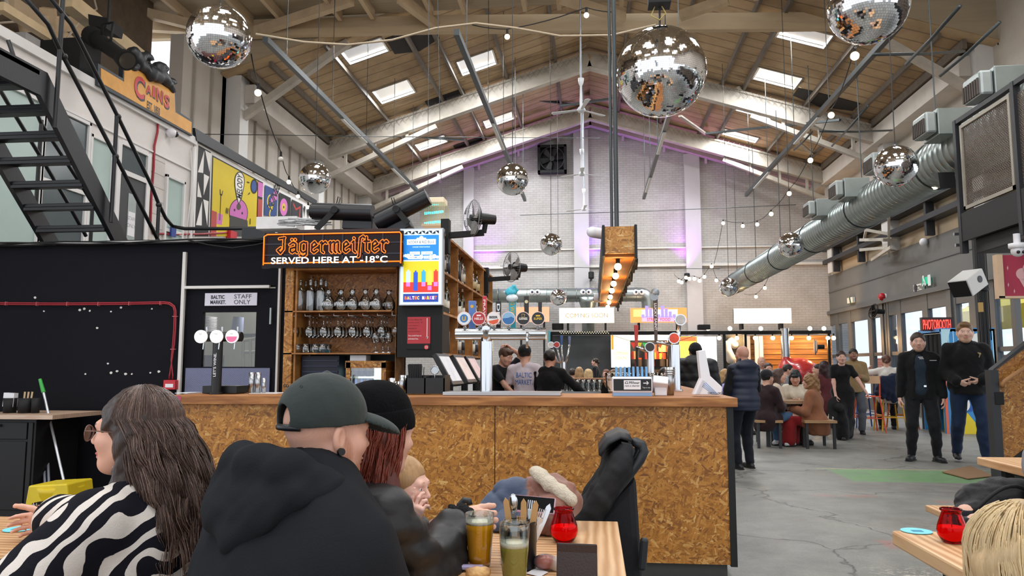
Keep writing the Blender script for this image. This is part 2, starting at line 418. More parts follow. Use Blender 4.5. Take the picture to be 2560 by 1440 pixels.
def m_floor():
    t=NT('worn_concrete'); v=t.coord('Object')
    big=t.noise(v,.35,5,.6,.6); mid=t.noise(v,2.2,6,.7,.3); fine=t.noise(v,60,4,.8)
    c=t.ramp(big,[(.35,'#6f6e69'),(.5,'#84847d'),(.62,'#787570'),(.75,'#5e5b57')])
    c=t.mix(t.ramp(mid,[(.42,(0,0,0)),(.7,(1,1,1))]),c,'#8f8e87')
    c=t.mix(t.math('MULTIPLY',t.ramp(fine,[(.45,(0,0,0)),(.62,(1,1,1))]),.35),c,'#5c5855')
    # cracks
    vo=t.n('ShaderNodeTexVoronoi',feature='DISTANCE_TO_EDGE'); vo.inputs['Scale'].default_value=.42
    wv=t.n('ShaderNodeVectorMath',operation='ADD'); nn=t.n('ShaderNodeTexNoise'); nn.inputs['Scale'].default_value=1.6; nn.inputs['Detail'].default_value=6; t.l(v,nn.inputs['Vector'])
    sc_=t.n('ShaderNodeVectorMath',operation='SCALE'); sc_.inputs['Scale'].default_value=.7; t.l(nn.outputs['Color'],sc_.inputs[0]); t.l(v,wv.inputs[0]); t.l(sc_.outputs[0],wv.inputs[1]); t.l(wv.outputs[0],vo.inputs['Vector'])
    cr=t.ramp(vo.outputs['Distance'],[(0,(1,1,1)),(.006,(0,0,0))]); c=t.mix(t.math('MULTIPLY',cr,.75),c,'#3b3836')
    sp=t.n('ShaderNodeSeparateXYZ'); t.l(v,sp.inputs[0]); ns=t.noise(v,3.5,6,.8); nx=t.noise(v,9,5,.75)
    def boxm(x0,x1,y0,y1,edge=.12,skew=0):
        def band(s_,a,b):
            p=t.math('SMOOTH_MIN',t.math('DIVIDE',t.math('SUBTRACT',s_,a),edge),t.math('DIVIDE',t.math('SUBTRACT',b,s_),edge)); p.node.inputs[2].default_value=.01; return p
        xx=t.math('ADD',sp.outputs[0],t.math('MULTIPLY',sp.outputs[1],skew))
        q=t.math('MINIMUM',band(xx,x0,x1),band(sp.outputs[1],y0,y1)); q=t.math('MULTIPLY',q,1); q.node.use_clamp=True; return q
    g=t.math('MULTIPLY',boxm(2.95,4.9,9.25,10.35,.05),t.ramp(ns,[(.3,(.2,.2,.2)),(.55,(.95,.95,.95))])); c=t.mix(g,c,'#6f9a66')
    y=t.math('MULTIPLY',boxm(2.85,5.2,10.35,10.42,.02),t.ramp(nx,[(.4,(.2,.2,.2)),(.55,(.9,.9,.9))])); c=t.mix(y,c,'#b5b27a')
    for q in((2.2,2.9,8.15,8.35),(1.35,1.6,8.4,8.5),(3.3,4.4,7.9,8.15),(2.1,3.6,5.9,6.25),(1.7,2.0,6.9,7.0)):
        r_=t.math('MULTIPLY',boxm(*q,.06),t.ramp(ns,[(.4,(0,0,0)),(.6,(.7,.7,.7))])); c=t.mix(r_,c,'#a46a62')
    dk=t.math('MULTIPLY',boxm(.8,2.2,5.6,7.3,.5,-.2),t.ramp(nx,[(.42,(0,0,0)),(.6,(.8,.8,.8))])); c=t.mix(dk,c,'#6a605b')
    pb=t.math('MULTIPLY',boxm(1.7,3.2,4.9,5.5,.3),t.ramp(t.noise(v,22,4,.8),[(.5,(0,0,0)),(.6,(.8,.8,.8))])); c=t.mix(pb,c,'#cdc6ba')
    rd=boxm(-9,-2.6,4.6,6.75,.1); c=t.mix(t.math('MULTIPLY',rd,.75),c,'#6b2a26')
    t.base(c)
    t.l(t.ramp(t.noise(v,1.2,5,.7),[(.35,(.34,.34,.34)),(.7,(.62,.62,.62))]),t.b.inputs['Roughness'])
    t.bump(t.math('ADD',fine,t.math('MULTIPLY',cr,-3)),.25,.01); return t.m
def m_roof():
    t=NT('stained_roof_lining'); v=t.coord('Object')
    w=t.n('ShaderNodeTexWave',wave_type='BANDS',bands_direction='Y'); w.inputs['Scale'].default_value=.72; w.inputs['Distortion'].default_value=.5; w.inputs['Detail'].default_value=2; t.l(v,w.inputs[0])
    seam=t.ramp(w.outputs[0],[(0,(1,1,1)),(.05,(0,0,0))]); nz=t.noise(v,.7,5,.65,.5)
    c=t.ramp(nz,[(.3,'#94795a'),(.5,'#b0946f'),(.68,'#bda382'),(.8,'#7d664e')])
    t.base(t.mix(t.math('MULTIPLY',seam,.55),c,'#5a4a3a')); t.b.inputs['Roughness'].default_value=.8
    t.bump(t.math('SUBTRACT',t.noise(v,3,4,.6),seam),.6,.04); return t.m
mBrickFar=m_brick('painted_brick','#bfbcbb','#b8b5b3',.3,1,'#aaa6a2',(PI/2,0,0),.7)
mBrickR=m_brick('painted_brick_side','#e0dbd2','#dad4ca',.25,1,'#cdc5b9',(PI/2,0,PI/2),.6)
mWhite=M('#d9d5cf',.7,var=.1,vs=1.5,bump=.15,name='white_paint')
mWhite2=M('#dfdcda',.55,var=.05,vs=2,bump=.1,name='white_timber_paint')
mSteelW=M('#b5ac9f',.55,var=.28,vs=3,bump=.3,bs=30,name='grimy_cream_paint')
mDark=M('#2b2c2f',.5,var=.12,name='dark_grey_paint')
mBlack=M('#09090a',.55,var=.1,name='black_paint')
mGreyBand=M('#6a6966',.75,var=.06,vs=2,name='grey_render')
mFrame=M('#5b5c5c',.45,var=.05,name='grey_frame_paint')
mTimber=M('#c8af8e',.7,var=.25,vs=3,bump=.2,name='pale_roof_timber',stretch=(1,.15,1))
mTimberX=M('#c2aa88',.7,var=.25,vs=3,bump=.2,name='pale_roof_beam',stretch=(.15,1,1))
mSoff=M('#ab9a80',.8,var=.2,vs=4,bump=.2,name='roof_boarding',stretch=(.1,6,1))
mGalv=M('#9aa2a0',.32,.85,var=.12,vs=4,name='galvanised_steel')
mPipe=M('#4c5152',.4,.6,var=.1,name='grey_conduit')
# floor
f=MB(); f.box(-12,20,-7,32,-.2,0); struct('floor',f,m_floor())
# far gable wall with pilasters
f=MB(); zt=lambda x:RZ-RS*abs(x)
f.poly([(-9,WY,0),(9,WY,0),(9,WY,zt(9)+.1),(0,WY,RZ+.1),(-9,WY,zt(9)+.1)],(0,.3,0)); struct('wall_back',f,mBrickFar)
for i,(px,w_) in enumerate([(1172,.38),(1455,.55),(1735,.55)]):
    p=PY(px,700,WY); f=MB(); f.box(p.x-w_/2,p.x+w_/2,WY-.18,WY,0,zt(p.x)-.5); struct('trim_%d'%(i+1),f,M('#c2bfc1',.75,var=.08,vs=1.2,bump=.2,name='pilaster_paint'))
f=MB(); f.box(-8.5,8.5,WY-.1,WY,4.93,5.02); f.box(-8.5,8.5,WY-.06,WY,5.6,5.64); struct('trim_4',f,mWhite)
# ---- side walls ----
f=MB(); f.box(-8.8,-8.5,14.6,28.3,0,8.3); struct('wall_left',f,M('#b9b1a7',.7,var=.12,vs=.8,bump=.25,name='left_wall_cladding',stretch=(1,4,.3)))
f=MB()
for y in np.arange(15,28,.75): f.box(-8.5,-8.44,y,y+.05,5.5,8.2)
struct('trim_5',f,M('#a39b90',.7,name='cladding_batten'))
f=MB(); f.box(8.5,8.8,-7,16.6,4.5,9.4); f.box(8.5,8.8,16.6,28.3,4.5,8.6); struct('wall_right',f,mBrickR)
f=MB(); f.box(8.4,8.7,13.8,28,3.22,4.5); 
struct('wall_right_band',f,mGreyBand)
f=MB(); f.box(8.38,8.5,13.8,28,3.9,3.93); f.box(8.3,8.5,13.8,28,3.12,3.24); struct('trim_6',f,mFrame)
# ledge with steel above the band
f=MB(); f.box(8.1,8.5,13.8,27.6,5.32,5.5); f.box(8.1,8.5,13.8,27.6,4.86,5.0)
for y in np.arange(14.5,27.8,2.4): f.box(8.15,8.35,y,y+.12,4.5,5.4)
struct('trim_7',f,mDark)
f=MB(); f.box(8.44,8.5,13.8,27.6,4.5,5.32); struct('trim_8',f,M('#b7a58a',.7,var=.25,vs=1.5,name='bare_board'))
# columns along both sides
n=9
for s in(-1,1):
    for y in(16.7,21.9,26.9):
        f=MB(); w_=.28; x=s*8.35
        f.box(x-w_/2-.08,x+w_/2+.08,y-.22,y+.22,4.5 if s>0 else 0,zt(8.5)+.05); struct('trim_%d'%n,f,M('#cfccc8',.6,var=.12,vs=1.5,bump=.15,name='column_paint')); n+=1
    f=MB(); f.box(min(s*8.5,s*7.9),max(s*8.5,s*7.9),16.7,28,zt(8.5)-.55,zt(8.5)-.1); struct('trim_%d'%n,f,M('#c2bab0',.7,var=.2,vs=1.2,bump=.2,name='eaves_lining')); n+=1
# ---- main roof with real openings for the glazing ----
def inh(cx,cy): return any(a<cx<b and c<cy<d for (a,b),(c,d) in holes)
f=MB(); f.smooth=True
for s in(-1,1):
    xs=sorted(set([0,s*8.9]+[v for (a,b),_ in holes for v in(a,b) if v*s>0]+[s*q for q in np.arange(.6,8.9,.6)])); ys=sorted(set([16.2,28.3]+[v for _,yy in holes for v in yy]+list(np.arange(16.6,28.2,.45))))
    vs=[];ix={}
    for i,x in enumerate(xs):
        for j,y in enumerate(ys):
            ix[i,j]=len(vs); vs.append((x,y,zt(x)+.025*math.sin(y*7)*math.sin(x*5.2)))
    fs=[(ix[i,j],ix[i+1,j],ix[i+1,j+1],ix[i,j+1]) for i in range(len(xs)-1) for j in range(len(ys)-1) if not inh((xs[i]+xs[i+1])/2,(ys[j]+ys[j+1])/2)]
    f.add(vs,fs)
struct('ceiling',f,m_roof(),solid=.04)
# glazing panes
gl=glass('#f4f8ff',.25,thin=True,name='roof_glazing',op=.05)
for i,((a,b),(c,d)) in enumerate(holes):
    f=MB(); f.add([(x,y,zt(x)+.03) for x,y in((a,c),(b,c),(b,d),(a,d))],[(0,1,2,3)]); o=struct('window_%d'%(i+20),f,gl)
    g=MB()
    for x in(a,b): g.bar((x,c,zt(x)-.01),(x,d,zt(x)-.01),.05,.06)
    for y in(c,d): g.bar((a,y,zt(a)-.01),(b,y,zt(b)-.01),.05,.06)
    struct('window_frame',g,M('#8d8478',.6,name='pane_edge'),o)
# purlins, torn dark lining
f=MB(); f2=MB()
for s in(-1,1):
    for x in(1.0,2.45,3.8,4.4,6.1,7.4): 
        if (s==1 and x in(4.4,6.1)) or (s==-1 and x==4.4) or x in(1.0,2.45,3.8,6.1,7.4): f.bar((s*x,16.4,zt(x)-.09),(s*x,28,zt(x)-.09),.07,.14)
    f.bar((s*7.9,16.4,zt(7.9)-.15),(s*7.9,28,zt(7.9)-.15),.09,.2)
struct('trim_30',f,M('#6a5f53',.7,var=.3,name='roof_purlin'))
f=MB()
for (a,b,y0,y1) in((-4.9,-3.75,17.2,18.1),(-4.9,-3.75,21.6,22.3),(-4.9,-3.75,26.2,26.6),(5.7,7.3,20.9,21.5)):
    f.add([(a,y0,zt(a)-.03),(b,y0,zt(b)-.03),(b,y1,zt(b)-.03),((a+b)/2,y1+.3,zt((a+b)/2)-.03),(a,y1,zt(a)-.03)],[(0,1,2,3,4)])
struct('trim_31',f,M('#2a241f',.8,bump=.4,name='exposed_dark_sheeting'),solid=.02)
# ---- trusses ----
def truss(i,y,gy):
    f=MB()
    for s in(-1,1):
        f.bar((s*8.3,y,zt(8.3)-.42),(0,y,zt(0)-.42),.22,.5)
        f.bar((s*8.3,y-.13,zt(8.3)-.66),(0,y-.13,zt(0)-.66),.05,.06)
        f.bar((s*8.3,y-.13,zt(8.3)-.2),(0,y-.13,zt(0)-.2),.05,.06)
        f.bar((s*8.3,y,zt(8.3)-1.25),(s*4.6,y,zt(4.6)-.8),.14,.14)
        for x in(7.4,6.5,5.5): f.bar((s*x,y,zt(8.3)-1.25+(8.3-x)*.42),(s*x,y,zt(x)-.5),.08,.08)
    struct('trim_%d'%i,f,mSteelW)
    # wire netting wrapped over the rafters
    f=MB()
    for s in(-1,1):
        for x in np.arange(.3,8,.18): f.bar((s*x,y-.16,zt(x)-.18),(s*(x+.18),y-.16,zt(x)-.42),.008,.008); f.bar((s*(x+.18),y-.16,zt(x)-.18),(s*x,y-.16,zt(x)-.42),.008,.008)
    struct('trim_%d'%(i+1),f,M('#8b8176',.6,name='wire_netting'))
truss(34,21.9,0); truss(36,26.6,0)
f=MB()
for s in(-1,1):
    f.bar((s*8.4,WY-.25,zt(8.4)-.35),(0,WY-.25,zt(0)-.35),.3,.35)
    for x in np.arange(1.2,8,1.5): f.bar((s*x,WY-.3,zt(x)-.2),(s*x,WY-.1,zt(x)-.7),.08,.1)
struct('trim_38',f,M('#b9a3ae',.6,var=.15,name='gable_rafter_paint'))
# bracing struts seen under the rafters
f=MB(); g=MB()
for a,b,y0,y1 in(((1070,240),(1005,318),21.5,22.6),((1462,112),(1170,345),21.6,26.3),((1050,280),(895,425),22,26.3),((1845,218),(1935,300),21.6,23.5),((1700,290),(1765,335),22,26),((1995,355),(2035,388),23,26)):
    f.bar(PY(*a,y0),PY(*b,y1),.1,.05)
for a,b,y0,y1 in(((832,330),(1158,350),22.5,25.5),((1120,224),(1440,262),22.2,26),((1765,334),(1945,315),24,22.4),((1955,315),(2100,300),22.4,21),((1400,265),(1540,245),24,23)):
    g.bar(PY(*a,y0),PY(*b,y1),.08,.06)
struct('trim_39',f,mSteelW); struct('trim_40',g,mPipe)
f=MB()
for s in(-1,1): f.bar((s*8.3,16.75,7.1),(s*5.6,16.6,8.85),.16,.16); f.bar((s*8.3,16.75,8.3),(s*6.6,16.6,8.9),.2,.3)
struct('trim_32',f,mSteelW)
# ---- lower timber roof over the near part ----
f=MB(); f.box(-13,9.2,-7,16.2,9.32,9.4); struct('ceiling_near',f,mSoff)
f=MB(); p0=PZ(-80,104,8.9);p1=PZ(1090,74,8.9);p2=PZ(2640,62,8.9)
for z,w_,hh in((8.9,.16,.16),(9.1,.1,.24)): 
    f.bar((p0.x,p0.y,z),(p1.x,p1.y,z),w_,hh); f.bar((p1.x,p1.y,z),(p2.x,p2.y,z),w_,hh)
struct('trim_41',f,mTimberX)
f=MB()
for x in np.arange(-11,9,1.05): f.bar((x+.15*math.sin(x*3),-6.8,9.2),(x+.15*math.sin(x*3),16.0,9.2),.09,.22)
struct('trim_42',f,mTimber)
f=MB()
for s in(-1,1): f.poly([(s*4.2,16.25,zt(4.2)+.02),(s*8.5,16.25,zt(8.5)+.0),(s*8.5,16.25,9.4),(s*4.2,16.25,9.4)],(0,.04,0))
f.box(8.5,9.3,16.25,16.3,8,9.4)
struct('trim_44',f,mSoff)
f=MB()
for a,b,z0,z1 in(((640,79),(880,0),8.95,9.1),((215,-5),(480,62),9.1,8.95),((1000,-5),(1105,75),9.1,8.95),((1400,-5),(1560,45),9.05,8.95),((1820,-2),(1700,40),9.1,8.95),((270,60),(640,84),8.95,8.95)):
    f.bar(PZ(*a,z0),PZ(*b,z1),.16,.2)
struct('trim_43',f,mTimber)
# end wall strips beside the opening on the left, timbers of the loft
f=MB(); f.box(-9.3,-8.5,16.3,16.5,5.7,8.9); f.box(-9.8,-9.6,4,15.2,5.0,9.35); f.box(-9.8,-8.4,4,4.2,5,9.35); struct('wall_loft',f,M('#6b5c4c',.8,var=.3,name='loft_boarding'))
# right wall doors: grey frames, tall panes
def yR(px): return PX(px,900,8.5).y
k=1
for bay in([2074,2104,2136,2188,2222],[2232,2262,2330,2392,2402,2452,2500,2560]):
    for a,b in zip(bay[:-1],bay[1:]):
        if b-a<12: 
            f=MB(); f.box(8.35,8.6,yR(b),yR(a),0,3.11); struct('trim_%d'%(50+k),f,mFrame); k+=1; continue
        y1,y0=yR(a),yR(b); fr=MB()
        t_=min(.16,(y1-y0)*.16)
        fr.box(8.39,8.51,y0,y0+t_,0,3.12); fr.box(8.39,8.51,y1-t_,y1,0,3.12); fr.box(8.4,8.5,y0,y1,2.75,3.13); fr.box(8.4,8.5,y0,y1,0,.35); fr.box(8.42,8.48,y0,y1,1.62,1.72)
        o=struct('door_%d'%k,fr,mFrame)
        g=MB(); g.box(8.44,8.455,y0+t_,y1-t_,.35,2.75); struct('door_pane',g,glass('#eef4fa',.03,thin=True,name='door_glazing',op=.02,fr=.18),o)
        h_=MB(); h_.cyl((8.36,y1-t_*.5,.95),(8.36,y1-t_*.5,1.3),.012); struct('door_handle',h_,mGalv,o); k+=1
f=MB(); f.box(8.47,8.52,13.8,28,2.8,3.2); f.box(8.47,8.52,13.8,28,0,.3); f.box(8.42,8.7,22.9+.0,23.35,0,3.2); struct('trim_75',f,mFrame)
# outside, seen through the doors
f=MB(); f.box(14,14.3,26,40,0,1.7); o=tag(obj('boundary_wall',f,m_brick('red_brick','#9a4a3a','#85402f',.4,1,'#b0a090',(PI/2,0,PI/2),.2)),'red brick wall outside beyond the far glazed doors','wall')
f=MB(); f.poly([(11,20.5,2.9),(11,24.5,2.9),(12.6,24.5,3.7),(12.6,20.5,3.7)],(0,0,.03)); f.box(10.95,11.02,20.5,24.5,2.3,2.92)
t=thing('market_gazebo','yellow market gazebo standing outside the glazed doors','gazebo',(12,22.5,0))
obj('canopy',f,M('#e8d23a',.7,name='yellow_canvas'),t)
for y in(20.6,24.4):
    for x in(11,14): g=MB(); g.cyl((x,y,0),(x,y,2.95),.03); obj('leg',g,mGalv,t)
g=MB(); g.box(15.2,15.3,16,25,0,3.0); tag(obj('cabin',g,M('#d8dde0',.6,name='white_cabin')),'white cabin wall standing outside behind the gazebo','cabin')
g=MB()
for i,y in enumerate(np.arange(16.6,20.2,.42)): g.mi=i%3; g.box(12.4,12.5,y,y+.42,0,3.3)
tag(obj('striped_hoarding',g,[M('#c8452e',.6,name='orange_red'),M('#f3efe6',.6,name='cream'),M('#9fd0e6',.6,name='pale_blue')]),'red, cream and pale blue striped hoarding outside the doors','hoarding')
# ---- black partition, staff door ----
mNavy=M('#0c0c14',.75,var=.25,vs=1.3,bump=.1,name='black_matt_paint',spec=.2)
f=MB(); f.box(-12,-3.78,6.7,6.85,0,2.47); f.box(-3.78,-2.9,6.7,6.85,2.06,2.47); f.box(-2.9,-2.72,6.7,6.85,0,2.47); struct('wall_partition',f,mNavy)
f=MB(); f.box(-12,-2.6,6.8,9.2,2.40,2.47); struct('trim_90',f,mDark)
f=MB(); f.box(-3.80,-3.77,6.67,6.7,0,2.38); f.box(-3.77,-2.95,6.67,6.7,2.035,2.06); f.box(-2.86,-2.84,6.66,6.7,.5,2.4); struct('trim_91',f,mWhite)
f=MB(); f.box(-12,-2.7,6.62,6.85,2.47,2.485); struct('trim_92',f,mWhite)
W0=PY(505,780,6.7);W1=PY(634,917,6.7)
f=MB(); f.box(-3.77,W0.x,6.72,6.77,.02,2.035); f.box(W1.x,-2.9,6.72,6.77,.02,2.035); f.box(W0.x,W1.x,6.72,6.77,W0.z,2.035); f.box(W0.x,W1.x,6.72,6.77,.02,W1.z); dr=struct('door_20',f,mNavy)
f=MB(); f.box(W0.x,W1.x,6.74,6.75,W1.z,W0.z); struct('door_pane',f,glass(thin=True,name='door_glass',op=.03,fr=.3),dr)
t=NT('chequer_plate'); v=t.coord('Object',(1,1,1),(0,R(45),0)); ck=t.n('ShaderNodeTexChecker'); ck.inputs['Scale'].default_value=26; t.l(v,ck.inputs[0]); t.base('#6d6f86'); t.b.inputs['Metallic'].default_value=.6; t.b.inputs['Roughness'].default_value=.4
wv=t.n('ShaderNodeTexWave'); wv.inputs['Scale'].default_value=28; t.l(v,wv.inputs[0]); t.bump(t.math('ADD',ck.outputs[1],wv.outputs[0]),.2,.005)
p=PY(467,920,6.7);q=PY(682,1010,6.7); f=MB(); f.box(-3.74,-2.93,6.70,6.72,p.z-.5,p.z); struct('door_kick_plate',f,t.m,dr)
f=MB(); f.cyl((-2.93,6.68,1.7),(-2.93,6.68,1.85),.012); struct('door_hinge',f,mGalv,dr)
# plaster chips on the partition
f=MB(); random.seed(3)
for (px,py) in((110,778),(278,779),(243,820),(214,935),(270,909),(278,932),(293,928),(314,935),(330,935),(376,932),(397,929),(380,772),(200,775),(211,772),(225,777),(303,769),(193,1041),(176,1067),(176,1090),(193,1092),(88,744)):
    p=PY(px,py,6.7); r_=.008+random.random()*.008; f.poly([(p.x+r_*math.cos(a)*random.uniform(.7,1.2),6.699,p.z+r_*.8*math.sin(a)) for a in np.linspace(0,5.4,7)],(0,-.002,0))
struct('trim_93',f,mWhite)
point('store_lamp',(-3.5,7.7,2.2),22,(1,.97,.9),.15)
# room seen through the staff door pane
f=MB(); f.box(-4.4,-2.6,8.6,8.65,0,2.4); f.box(-4.42,-4.4,6.86,8.6,0,2.4); f.box(-2.6,-2.58,6.86,8.6,0,2.4); struct('wall_store',f,M('#8d8d80',.7,var=.1,name='store_wall'))
# ================= people =================
RING=[]
def ik(a,t,l1,l2,pole):
    a=Vector(a);t=Vector(t);d=t-a;L=min(d.length,(l1+l2)*.998);d.normalize();t=a+d*L
    x=(l1*l1-l2*l2+L*L)/(2*L);h=math.sqrt(max(l1*l1-x*x,1e-6));p=Vector(pole);p=(p-d*p.dot(d))
    p=p.normalized() if p.length>1e-5 else d.orthogonal().normalized()
    return a+d*x+p*h,t
SKIN='#d4a68f'
def hair_mat(c,rough=.42): return M(c,rough,var=.3,vs=70,bump=.35,bs=120,name='hair_strands',stretch=(1,1,.06),spec=.4)
def cloth(c,bump=.25,rough=.85,var=.1,name='woven_cloth'): return M(c,rough,var=var,vs=8,bump=bump,bs=40,name=name,sheen=.1,spec=.25)
def head_prims(S,H,Rh,hs,skin,sp):
    lip=sp.get('lip','#b57a6c')
    def e(c,r,k=.02,col=skin,op='add',rot=None): S.ell(H(c),[x*hs for x in r],Rh@Euler(rot).to_matrix() if rot else Rh,k*hs,col,op)
    def cn(a,b,ra,rb,k=.02,col=skin,op='add'): S.cone(H(a),H(b),ra*hs,rb*hs,k*hs,col,op)
    e((0,-.014,.025),(.076,.096,.090)); e((0,.028,-.035),(.059,.060,.080),.03)
    e((0,.052,-.090),(.030,.028,.022),.03)
    for s in(-1,1):
        cn((s*.056,.0,-.045),(s*.022,.058,-.088),.020,.018,.03); e((s*.038,.058,-.026),(.026,.026,.024),.03)
    cn((-.032,.080,.020),(.032,.080,.020),.013,.013,.02)
    for s in(-1,1): e((s*.031,.099,.002),(.019,.013,.011),.010,skin,'cut')
    cn((0,.086,.010),(0,.106,-.026),.0075,.0115,.010)
    for s in(-1,1): e((s*.0105,.097,-.031),(.008,.010,.007),.006)
    e((0,.091,-.060),(.023,.008,.0055),.006,lip); e((0,.089,-.070),(.019,.008,.0065),.006,lip); e((0,.098,-.0652),(.022,.006,.0015),.003,None,'cut')
    e((0,.093,-.0655),(.021,.010,.008),.010,lip,'blend')
    if sp.get('ears',1):
        for s in(-1,1):
            e((s*.079,-.008,-.010),(.009,.019,.031),.008,skin,'add',(0,0,s*.35)); e((s*.086,-.002,-.008),(.006,.010,.018),.004,skin,'cut',(0,0,s*.35))
    bc=sp.get('brow',sp.get('haircol','#4a3628'))
    for s in(-1,1):
        e((s*.032,.090,.0235),(.018,.012,.0042),.004,bc,'blend',(0,s*.12,0)); e((s*.0105,.100,-.0365),(.004,.006,.003),.003,'#5a2e26','blend')
        e((s*.045,.075,-.03),(.025,.03,.022),.03,sp.get('cheek','#cc9684'),'blend')
    if sp.get('beard'):
        e((0,.045,-.085),(.062,.062,.045),.014,sp['beard'],'blend'); 
        for s in(-1,1): e((s*.06,.012,-.05),(.022,.03,.05),.012,sp['beard'],'blend')
        e((0,.102,-.050),(.026,.012,.007),.004,sp['beard'],'blend')
def hand_mesh(w,d,n,side,skin,curl=.35,spread=.12,hs=1,h=.0035,thumb=.6,curls=None):
    """fingers, thumb and palm grown from the wrist; d = direction of the hand, n = back-of-hand normal"""
    w=Vector(w);d=Vector(d).normalized();n=Vector(n);n=(n-d*n.dot(d)).normalized();x=d.cross(n)*side    # x towards the thumb
    def L(a,b,c): return w+(x*a+d*b+n*c)*hs
    lo=w-V(.2,.2,.2)*hs;hi=w+V(.2,.2,.2)*hs
    pts=[]
    S=SDF.box(lo,hi,h*max(hs,.6),lin(skin))
    S.cone(L(0,-.03,0),L(0,.02,0),.026*hs,.026*hs,.01); 
    for a,r in((-.028,.013),(-.01,.014),(.01,.014),(.028,.013)): S.cone(L(a*.7,.01,0),L(a,.085,0),.015*hs,r*hs,.012)
    S.cone(L(.02,.02,-.006),L(.034,.05,-.008),.017*hs,.014*hs,.012)
    F_=[(.030,.088,.072,.0088),(.010,.092,.080,.0092),(-.010,.090,.074,.0088),(-.029,.084,.058,.0078)]
    for i,(a,b,ln,r) in enumerate(F_):
        c=curls[i] if curls else curl*(1+.12*i); p=L(a,b,0); ang=0; sp_=spread*(1.5-i)*.8
        for j,fr in enumerate((.45,.3,.25)):
            ang+=c*(.8 if j==0 else 1.1); dd=(d*math.cos(ang)-n*math.sin(ang)+x*math.sin(sp_)*.6).normalized(); q=p+dd*(ln*fr*hs)
            S.cone(p,q,r*hs*(1-.08*j),r*hs*(1-.08*(j+1)),.004*hs); p=q
    p=L(.036,.035,-.008); dd=(x*math.sin(thumb)+d*math.cos(thumb)-n*.3).normalized()
    for j,ln in enumerate((.038,.030,.022)):
        q=p+dd*ln*hs; S.cone(p,q,(.0115-.001*j)*hs,(.0105-.001*j)*hs,.006*hs); p=q; dd=(dd-n*.25+d*.15).normalized()
    return S.mesh()
def person(label,loc,face,sp,group=None,cat='person'):
    """sp: h, sit, lean, twist, head(yaw,pitch,roll), hl/hr wrist targets, fl/fr ankle targets, top, legs, shoe, hair ..."""
    s=sp.get('h',1.75)/1.75; st=sp.get('step',.016); hst=sp.get('hstep',st*.6); fat=sp.get('fat',1.0); fem=sp.get('fem',0); hs=s*sp.get('hs',1.07)
    root=thing('person',label,cat,loc,face,group); B=Matrix.Translation(Vector(loc))@Matrix.Rotation(face,4,'Z'); kid=sp.get('kid',0)
    skin=sp.get('skin',SKIN)
    hz=sp.get('seat',.45)/s+.08 if sp.get('sit') else .94+sp.get('dz',0)
    base=V(sp.get('px',0),sp.get('py',0),hz); T=Matrix.Rotation(sp.get('twist',0),3,'Z')@Matrix.Rotation(-sp.get('lean',0),3,'X')@Matrix.Rotation(sp.get('side',0),3,'Y')
    def tp(x,y,z): return base+T@V(x,y,z)
    sw=.178*(1-.1*fem)*(1+.35*(fat-1))
    J={'hip':base,'waist':tp(0,.0,.15),'chest':tp(0,.0,.34),'neck':tp(0,-.015,.52),'sl':tp(-sw,-.01,.452-sp.get('drop',0)),'sr':tp(sw,-.01,.452-sp.get('drop',0))}
    hy,hp,hr_=sp.get('head',(0,0,0)); Rh=Matrix.Rotation(hy,3,'Z')@Matrix.Rotation(-hp,3,'X')@Matrix.Rotation(hr_,3,'Y')
    hc=J['neck']+T@V(0,.012,.045)+Rh@V(0,.022,.105); hc=Vector(hc)
    for sd,k_,x in(('l','hl',-1),('r','hr',1)):
        tg=sp.get(k_); S_=J['s'+sd]
        if tg is None: tg=(x*(sw+.06),.03,hz-.06)
        J['e'+sd],J['w'+sd]=ik(S_,V(*tg),.285,.255,sp.get('pole'+sd,(x*.5,-.8,-.35)))
        hp_=base+V(x*.095,0,-.02)
        if sp.get('sit'): ft=sp.get('f'+sd,(x*.12,.44,.09)); pole=(x*.1,.6,1)
        else: ft=sp.get('f'+sd,(x*.11,-.01,.085)); pole=(x*.08,1,0)
        J['h'+sd]=hp_; J['k'+sd],J['a'+sd]=ik(hp_,V(*ft),.435,.43,pole)
    if 'at' in sp:     # put the head where it belongs; the seat follows
        tgt=Vector(sp['at']); hw=Matrix.Rotation(face,3,'Z')@(hc*s); loc=(tgt.x-hw.x,tgt.y-hw.y,0); dz=(tgt.z-hw.z)/s
        root.location=loc; B=Matrix.Translation(Vector(loc))@Matrix.Rotation(face,4,'Z')
        for k_ in list(J): 
            if k_[0] not in 'ka' : J[k_]=J[k_]+V(0,0,dz)
        hc=hc+V(0,0,dz); base=base+V(0,0,dz)
        for sd in 'lr':
            x=-1 if sd=='l' else 1
            tg=sp.get('H'+sd)
            if tg is not None:
                J['e'+sd],J['w'+sd]=ik(J['s'+sd],(B.inverted()@Vector(tg))/s,.285,.255,sp.get('pole'+sd,(x*.5,-.8,-.35)))
            ft=sp.get('f'+sd,(x*.12,.44,.09) if sp.get('sit') else (x*.11,-.01,.085)); J['k'+sd],J['a'+sd]=ik(J['h'+sd],V(*ft),.435,.43,(x*.1,.6,1) if sp.get('sit') else (x*.08,1,0))
    # everything into world space
    def W(p): return B@(Vector(p)*s)
    def Wd(d): return (B.to_3x3()@Vector(d)).normalized()
    w={k:W(v) for k,v in J.items()}; TW=B.to_3x3()@T; RW=B.to_3x3()@Rh; hcW=W(hc)
    def H(p): return hcW+RW@(Vector(p)*hs)
    q=[v for v in w.values()]+[H((0,0,.14))]
    lo=[min(p[i] for p in q)-.24*s for i in range(3)]; hi=[max(p[i] for p in q)+.24*s for i in range(3)]; lo[2]=max(lo[2],loc[2]-.02); hi[2]=H((0,0,.14)).z+.06
    nf=J['neck']; hb0=[hcW[i]-.15*hs for i in range(3)]; hb1=[hcW[i]+.15*hs for i in range(3)]
